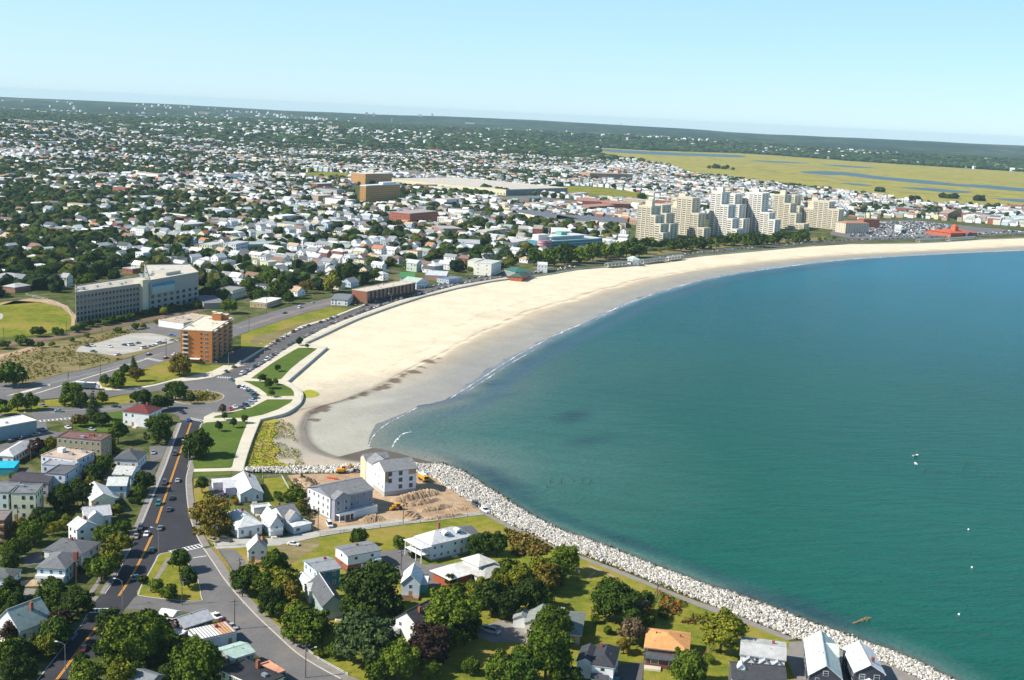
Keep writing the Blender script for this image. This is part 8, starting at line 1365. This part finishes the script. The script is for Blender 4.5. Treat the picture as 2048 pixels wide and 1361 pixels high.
def house_mass(name, hx, hy, hw, hl, hh, hr, wi, ri, lab, flat):
    n_ = len(hx); hz = hills(hx, hy) * (np.hypot(hx, hy) > RB); c, s = np.cos(hr), np.sin(hr); rise = np.where(flat, .3, hw * .34)
    loc = np.zeros((n_, 16, 3)); 
    for q, (a, b) in enumerate(((-1, -1), (1, -1), (1, 1), (-1, 1))):
        for lv in (0, 1): loc[:, q + 4 * lv] = np.stack([a * hw / 2, b * hl / 2, lv * hh], -1)
        loc[:, 10 + q] = np.stack([a * (hw / 2 + .3), b * (hl / 2 + .3), hh + .05], -1)
    for q, b in ((8, -1), (9, 1)): loc[:, q] = np.stack([0 * hw, b * hl / 2, hh + rise * .98], -1)
    for q, b in ((14, -1), (15, 1)): loc[:, q] = np.stack([0 * hw, b * (hl / 2 + .3), hh + .1 + rise], -1)
    V = np.stack([hx[:, None] + loc[..., 0] * c[:, None] - loc[..., 1] * s[:, None], hy[:, None] + loc[..., 0] * s[:, None] + loc[..., 1] * c[:, None], hz[:, None] - .3 + loc[..., 2]], -1)
    f = np.array([(0, 1, 5), (0, 5, 4), (1, 2, 6), (1, 6, 5), (2, 3, 7), (2, 7, 6), (3, 0, 4), (3, 4, 7), (4, 5, 8), (6, 7, 9), (10, 14, 15), (10, 15, 13), (14, 11, 12), (14, 12, 15)])
    F = (f[None] + (np.arange(n_) * 16)[:, None, None]).reshape(-1, 3); wc = np.array([w_[1] for w_ in WC])[wi]; rc_ = np.array([w_[1] for w_ in RCO])[ri]; C = np.concatenate([np.repeat(wc[:, None], 10, 1), np.repeat(rc_[:, None], 6, 1)], 1).reshape(-1, 3)
    mass_mesh(name, V.reshape(-1, 3), F, C, 'mass_paint', 3, kind='stuff', label=lab, cat='houses')
    # dark window spots as real recessed-looking plates, two per long wall
    return V
sl_ = slice(room, n_)
house_mass('distant_houses', hx[sl_], hy[sl_], hw[sl_], hl[sl_], hh[sl_], hr[sl_], wi[sl_], ri[sl_], 'hundreds of small pale houses spreading back from the beach', ty[sl_] == 2)
k = (hd > hd[room]) & (hd < 1900); wx, wy, ww, wl, wh_, wr_ = hx[k], hy[k], hw[k], hl[k], hh[k], hr[k]; VV = []; 
for (side, t) in (('l', -.3), ('l', .0), ('l', .3), ('f', -.22), ('f', .22), ('r', -.2), ('r', .2)):
    for zf in (.3, .72):
        if side == 'f': px_, py_, ax, ay = t * ww, -wl / 2 - .03, 1, 0
        elif side == 'l': px_, py_, ax, ay = -ww / 2 - .03, t * wl, 0, 1
        else: px_, py_, ax, ay = ww / 2 + .03, t * wl, 0, 1
        c, s = np.cos(wr_), np.sin(wr_); q = []
        for a, b in ((-.5, -.6), (.5, -.6), (.5, .6), (-.5, .6)): lx, ly, lz = px_ + ax * a, py_ + ay * a, wh_ * zf + b; q.append(np.stack([wx + lx * c - ly * s, wy + lx * s + ly * c, lz + 0 * wx], -1))
        VV.append(np.stack(q, 1).reshape(-1, 3))
VV = np.vstack(VV); mass_mesh('distant_windows', VV, np.arange(len(VV)).reshape(-1, 4), np.full((len(VV), 3), .045), 'mass_paint', 4, kind='stuff', label='dark windows of the distant houses')
# bigger flat blocks sprinkled through the town
nb_ = 170; A = rt.uniform(-24, 24, nb_ * 5); Dd = rt.uniform(900, 5200, nb_ * 5); bx = Dd * np.sin(np.radians(A)); by = Dd * np.cos(np.radians(A)); k = free(bx, by, 18); bx, by = bx[k][:nb_], by[k][:nb_]; m_ = len(bx)
house_mass('distant_blocks', bx, by, rt.uniform(14, 26, m_), rt.uniform(22, 60, m_), rt.uniform(7, 13, m_), GA + rt.choice([0, PI / 2], m_), rt.choice([0, 1, 3, 7, 8, 5], m_), rt.choice([0, 1, 4, 5, 3], m_), 'larger flat-roofed blocks scattered through the distant town', np.ones(m_, bool))
# far suburbs: thin scatter of pale houses among woods, out to the hills
X, Y, I, J = grid(4600, 13500, 42, 42, 20); U, Vv = project(X, Y, hills(X, Y)); dens = np.clip(.22 + .62 * wob(X, Y, .0016, 5) - .40 * np.clip((np.hypot(X, Y) - 5200) / 3200, 0, 1), .012, .8); k = (rt.rand(len(X)) < dens * .6)
for kk, pl in MASKS: k &= ~inside(pl, X, Y)
fx2, fy2 = X[k], Y[k]; m_ = len(fx2); sc = rt.choice([1, 1, 1, 1.6, 3.5], m_, p=[.4, .25, .2, .12, .03])
house_mass('far_houses', fx2, fy2, rt.uniform(9, 13, m_) * sc, rt.uniform(12, 17, m_) * sc, rt.uniform(8, 13, m_), rt.uniform(0, 3, m_), rt.choice([0, 1, 2, 3, 0, 1], m_), rt.choice([0, 4, 0, 5, 4], m_), 'pale specks of houses among the woods towards the horizon', sc > 2)
# groups of far apartment slabs that stand out as pale brown blocks
for i, (u, v, w_, h, lb) in enumerate([(733, 244, 26, 34, 'left pale brown far tower slab'), (747, 246, 18, 34, 'second pale brown far tower slab'), (783, 252, 12, 30, 'small third far tower slab'), (840, 248, 40, 22, 'long low far apartment slab'), (864, 248, 18, 30, 'right far tower slab'), (408, 236, 90, 20, 'long pale brown far slab on the left'), (940, 258, 90, 12, 'long white far shed below the woods'), (290, 240, 110, 12, 'long white far shed on the left plain'), (1160, 277, 130, 14, 'pale quarry-side block before the marsh'), (1190, 280, 80, 18, 'second pale quarry-side block'), (1110, 300, 120, 9, 'flat white retail hall beyond the school'), (1060, 296, 90, 9, 'second flat white retail hall'), (1240, 262, 60, 12, 'pale far hall on the ridge')]):
    p = P(u, v, 0); z = gz(p.x, p.y); d = math.hypot(p.x, p.y); house_at(lb, p.x, p.y, .1, w_, 24, h, roof='flat', wall=(.62, .42, .30) if 'brown' in lb or 'tower' in lb else (.78, .72, .62), roofc=(.6, .55, .48), floors=0, name='far_block', cat='tower block' if 'tower' in lb else 'building', z=z)
# streets in the nearer town
for jj in range(-60, 120, 4):
    pts = [];
    for t in np.arange(-2600, 2600, 18.0):
        x = t * ca - (jj * 19.0) * sa; y = t * sa + (jj * 19.0) * ca; pts.append((x, y))
    Xs = np.array([p[0] for p in pts]); Ys = np.array([p[1] for p in pts]); Dm = np.hypot(Xs, Ys); okk = free(Xs, Ys, 6) & (Dm < 1950) & (abs(np.degrees(np.arctan2(Xs, Ys))) < 26) & (Ys > 0); run = []
    for q in range(len(pts)):
        if okk[q]: run.append(Vector((Xs[q], Ys[q], 0)))
        if (not okk[q] or q == len(pts) - 1) and run:
            if len(run) > 4: ribbon('street', None, 8.5, .03, 'asphalt_mid' if jj % 8 else 'asphalt_grey', world=run, kind='structure')
            run = []
# ------------------------------------------------------------------ town trees
X, Y, I, J = grid(640, 4700, 9.5, 10.5, 4.5); D = np.hypot(X, Y); U, Vv = project(X, Y, 0 * X)
wood = 0.44 + 1.0 * wob(X, Y, .0065, 2.0) + 0.85 * np.clip((520 - U) / 360, -0.2, 1) * np.clip((3200 - D) / 1500, 0, 1) * np.clip((D - 850) / 250, 0.25, 1) + .35 * np.clip((D - 2600) / 1500, 0, 1) - .55 * np.clip((U - 1080) / 150, 0, 1) * np.clip((5000 - D) / 800, 0, 1) - .3 * np.exp(-((U - 1150) / 350) ** 2 - ((Vv - 325) / 45) ** 2)
cl = wob(X, Y, .03, 9.0); ok = free(X, Y, 1) & (rt.rand(len(X)) < np.clip(.08 + .50 * wood + .22 * cl, .06, .88))
# keep crowns off the houses
cell = {}
for a, b in zip(hx, hy): cell.setdefault((int(a // 12), int(b // 12)), []).append((a, b))
def clear(x, y, r=6.0):
    i, j = int(x // 12), int(y // 12)
    for p in (i - 1, i, i + 1):
        for q in (j - 1, j, j + 1):
            for a, b in cell.get((p, q), ()):
                if (a - x) ** 2 + (b - y) ** 2 < r * r: return False
    return True
idx = [i for i in np.nonzero(ok)[0] if clear(X[i], Y[i])]; idx.sort(key=lambda i: D[i]); rem = max(0, 298 - len(TREES)); tseen = {}
cn = ['dark', 'deep green', 'mid green', 'olive']; ck = 'ddnngyo'
for i in idx[:rem]:
    c = 'ddddnndgdo'[rt.randint(10)]; W = rt.uniform(8, 14); key = f'{LWORD[c]} town tree {where(X[i], Y[i])}'; k = tseen.get(key, 0); tseen[key] = k + 1
    tree_at(X[i], Y[i], W, W * rt.uniform(.9, 1.15) + 1.5, 'm', c, key if k == 0 else key + f', {ORD[min(k, 11)]}nearest such', 'town trees behind the beach road', z=gz(X[i], Y[i]))
def blob_mass(name, x, y, W, lab, lod, zz, cols, hr_=.8, leaves=0):
    iv, jf = (ICO1 if lod else ICO0); m_ = len(iv); n_ = len(x); d = 1 + (.20 if lod else .16) * rt.normal(size=(n_, m_, 1)); a = rt.uniform(0, 6.28, n_); c, s = np.cos(a)[:, None], np.sin(a)[:, None]
    bx_ = iv[None, :, 0] * c - iv[None, :, 1] * s; by_ = iv[None, :, 0] * s + iv[None, :, 1] * c
    V = np.stack([bx_, by_, np.repeat(iv[None, :, 2], n_, 0) * hr_], -1) * d * (W / 2)[:, None, None] + np.stack([x, y, zz + W * hr_ * .52], -1)[:, None]
    F = (jf[None] + (np.arange(n_) * m_)[:, None, None]).reshape(-1, 3); cc = np.array(cols)[rt.randint(0, len(cols), n_)] * rt.uniform(.75, 1.25, (n_, 1)); C = np.repeat(cc, m_, 0) * rt.uniform(.8, 1.2, (n_ * m_, 1))
    if leaves:
        q = rt.normal(size=(n_, leaves, 3)); q /= np.linalg.norm(q, axis=2, keepdims=True); q[..., 2] = abs(q[..., 2]) * 1.1 - .15; pts = q * (W / 2)[:, None, None] * np.array([1, 1, hr_]) * rt.uniform(.9, 1.2, (n_, leaves, 1)) + np.stack([x, y, zz + W * hr_ * .52], -1)[:, None]
        lv, lf = leaf_quads(pts.reshape(-1, 3), q.reshape(-1, 3), 1.0, rt); mass_mesh(name + '_leaves', lv, lf, np.repeat(np.repeat(cc, leaves, 0), 4, 0) * rt.uniform(.7, 1.35, (len(lv), 1)), 'mass_leaf', 4, kind='stuff', label=lab + ', leaf clumps')
    mass_mesh(name, V.reshape(-1, 3), F, C, 'mass_leaf', 3, kind='stuff', label=lab, cat='trees')
TC = [(.018, .034, .012), (.024, .042, .013), (.028, .048, .014), (.036, .06, .016), (.022, .038, .012), (.07, .075, .02), (.045, .07, .016)]
rest = np.array(idx[rem:]); mid = rest[D[rest] < 1500]; far = rest[D[rest] >= 1500]; far = far[rt.rand(len(far)) < .85]
blob_mass('town_trees', X[mid], Y[mid], rt.uniform(8, 15, len(mid)), 'dense dark trees between the houses of the town', 1, np.zeros(len(mid)), TC, leaves=26)
blob_mass('distant_trees', X[far], Y[far], rt.uniform(8, 15.5, len(far)), 'far trees filling the gaps between distant houses', 0, hills(X[far], Y[far]) * (D[far] > RB), TC)
X, Y, I, J = grid(4700, 9300, 34, 34, 14); k = rt.rand(len(X)) < np.clip(.62 + .3 * wob(X, Y, .0014, 3), .2, .95)
for kk, pl in MASKS: k &= ~inside(pl, X, Y)
X, Y = X[k], Y[k]; blob_mass('far_woods', X, Y, rt.uniform(22, 44, len(X)), 'wooded ground behind the far suburbs', 0, hills(X, Y), [(.028, .05, .018), (.036, .062, .02), (.05, .075, .025)], .38)
for i, (u, v, w_) in enumerate([(1440, 338, 75), (1020, 376, 0), (985, 386, 40), (1004, 389, 34), (965, 395, 30), (1560, 395, 30), (1400, 425, 30), (1760, 385, 20), (1900, 398, 26), (1830, 405, 22), (1960, 403, 18)]):
    if w_: p = P(u, v, 0); nn_ = 10; rr_ = w_ / ppm(p) / 2; x = p.x + rt.normal(0, rr_ * .5, nn_); y = p.y + rt.normal(0, rr_ * .5, nn_); blob_mass('tree_clump', x, y, rt.uniform(12, 20, nn_), 'clump of dark trees standing out of the ' + ('marsh' if v < 345 else 'far town'), 1, np.zeros(nn_), TC[:3])
print('COUNTS houses', HID[0], 'of', n_, 'trees', len(TREES), 'mid', len(mid), 'far', len(far), 'cars', NCAR[0])
# ------------------------------------------------------------------ air
mt = bpy.data.materials.new('haze_air'); mt.use_nodes = True; nt = mt.node_tree
for nd in list(nt.nodes):
    if nd.type == 'BSDF_PRINCIPLED': nt.nodes.remove(nd)
pv = nt.nodes.new('ShaderNodeVolumePrincipled'); pv.inputs['Color'].default_value = (0.62, 0.87, 1.0, 1); pv.inputs['Density'].default_value = 3.1e-5
pv.inputs['Anisotropy'].default_value = 0.1
nt.links.new(pv.outputs[0], nt.nodes['Material Output'].inputs['Volume'])
hb = MB(); hb.box(-17000, 17000, -400, 15500, -8, 176); ho = hb.build('haze', [mt], kind='stuff')
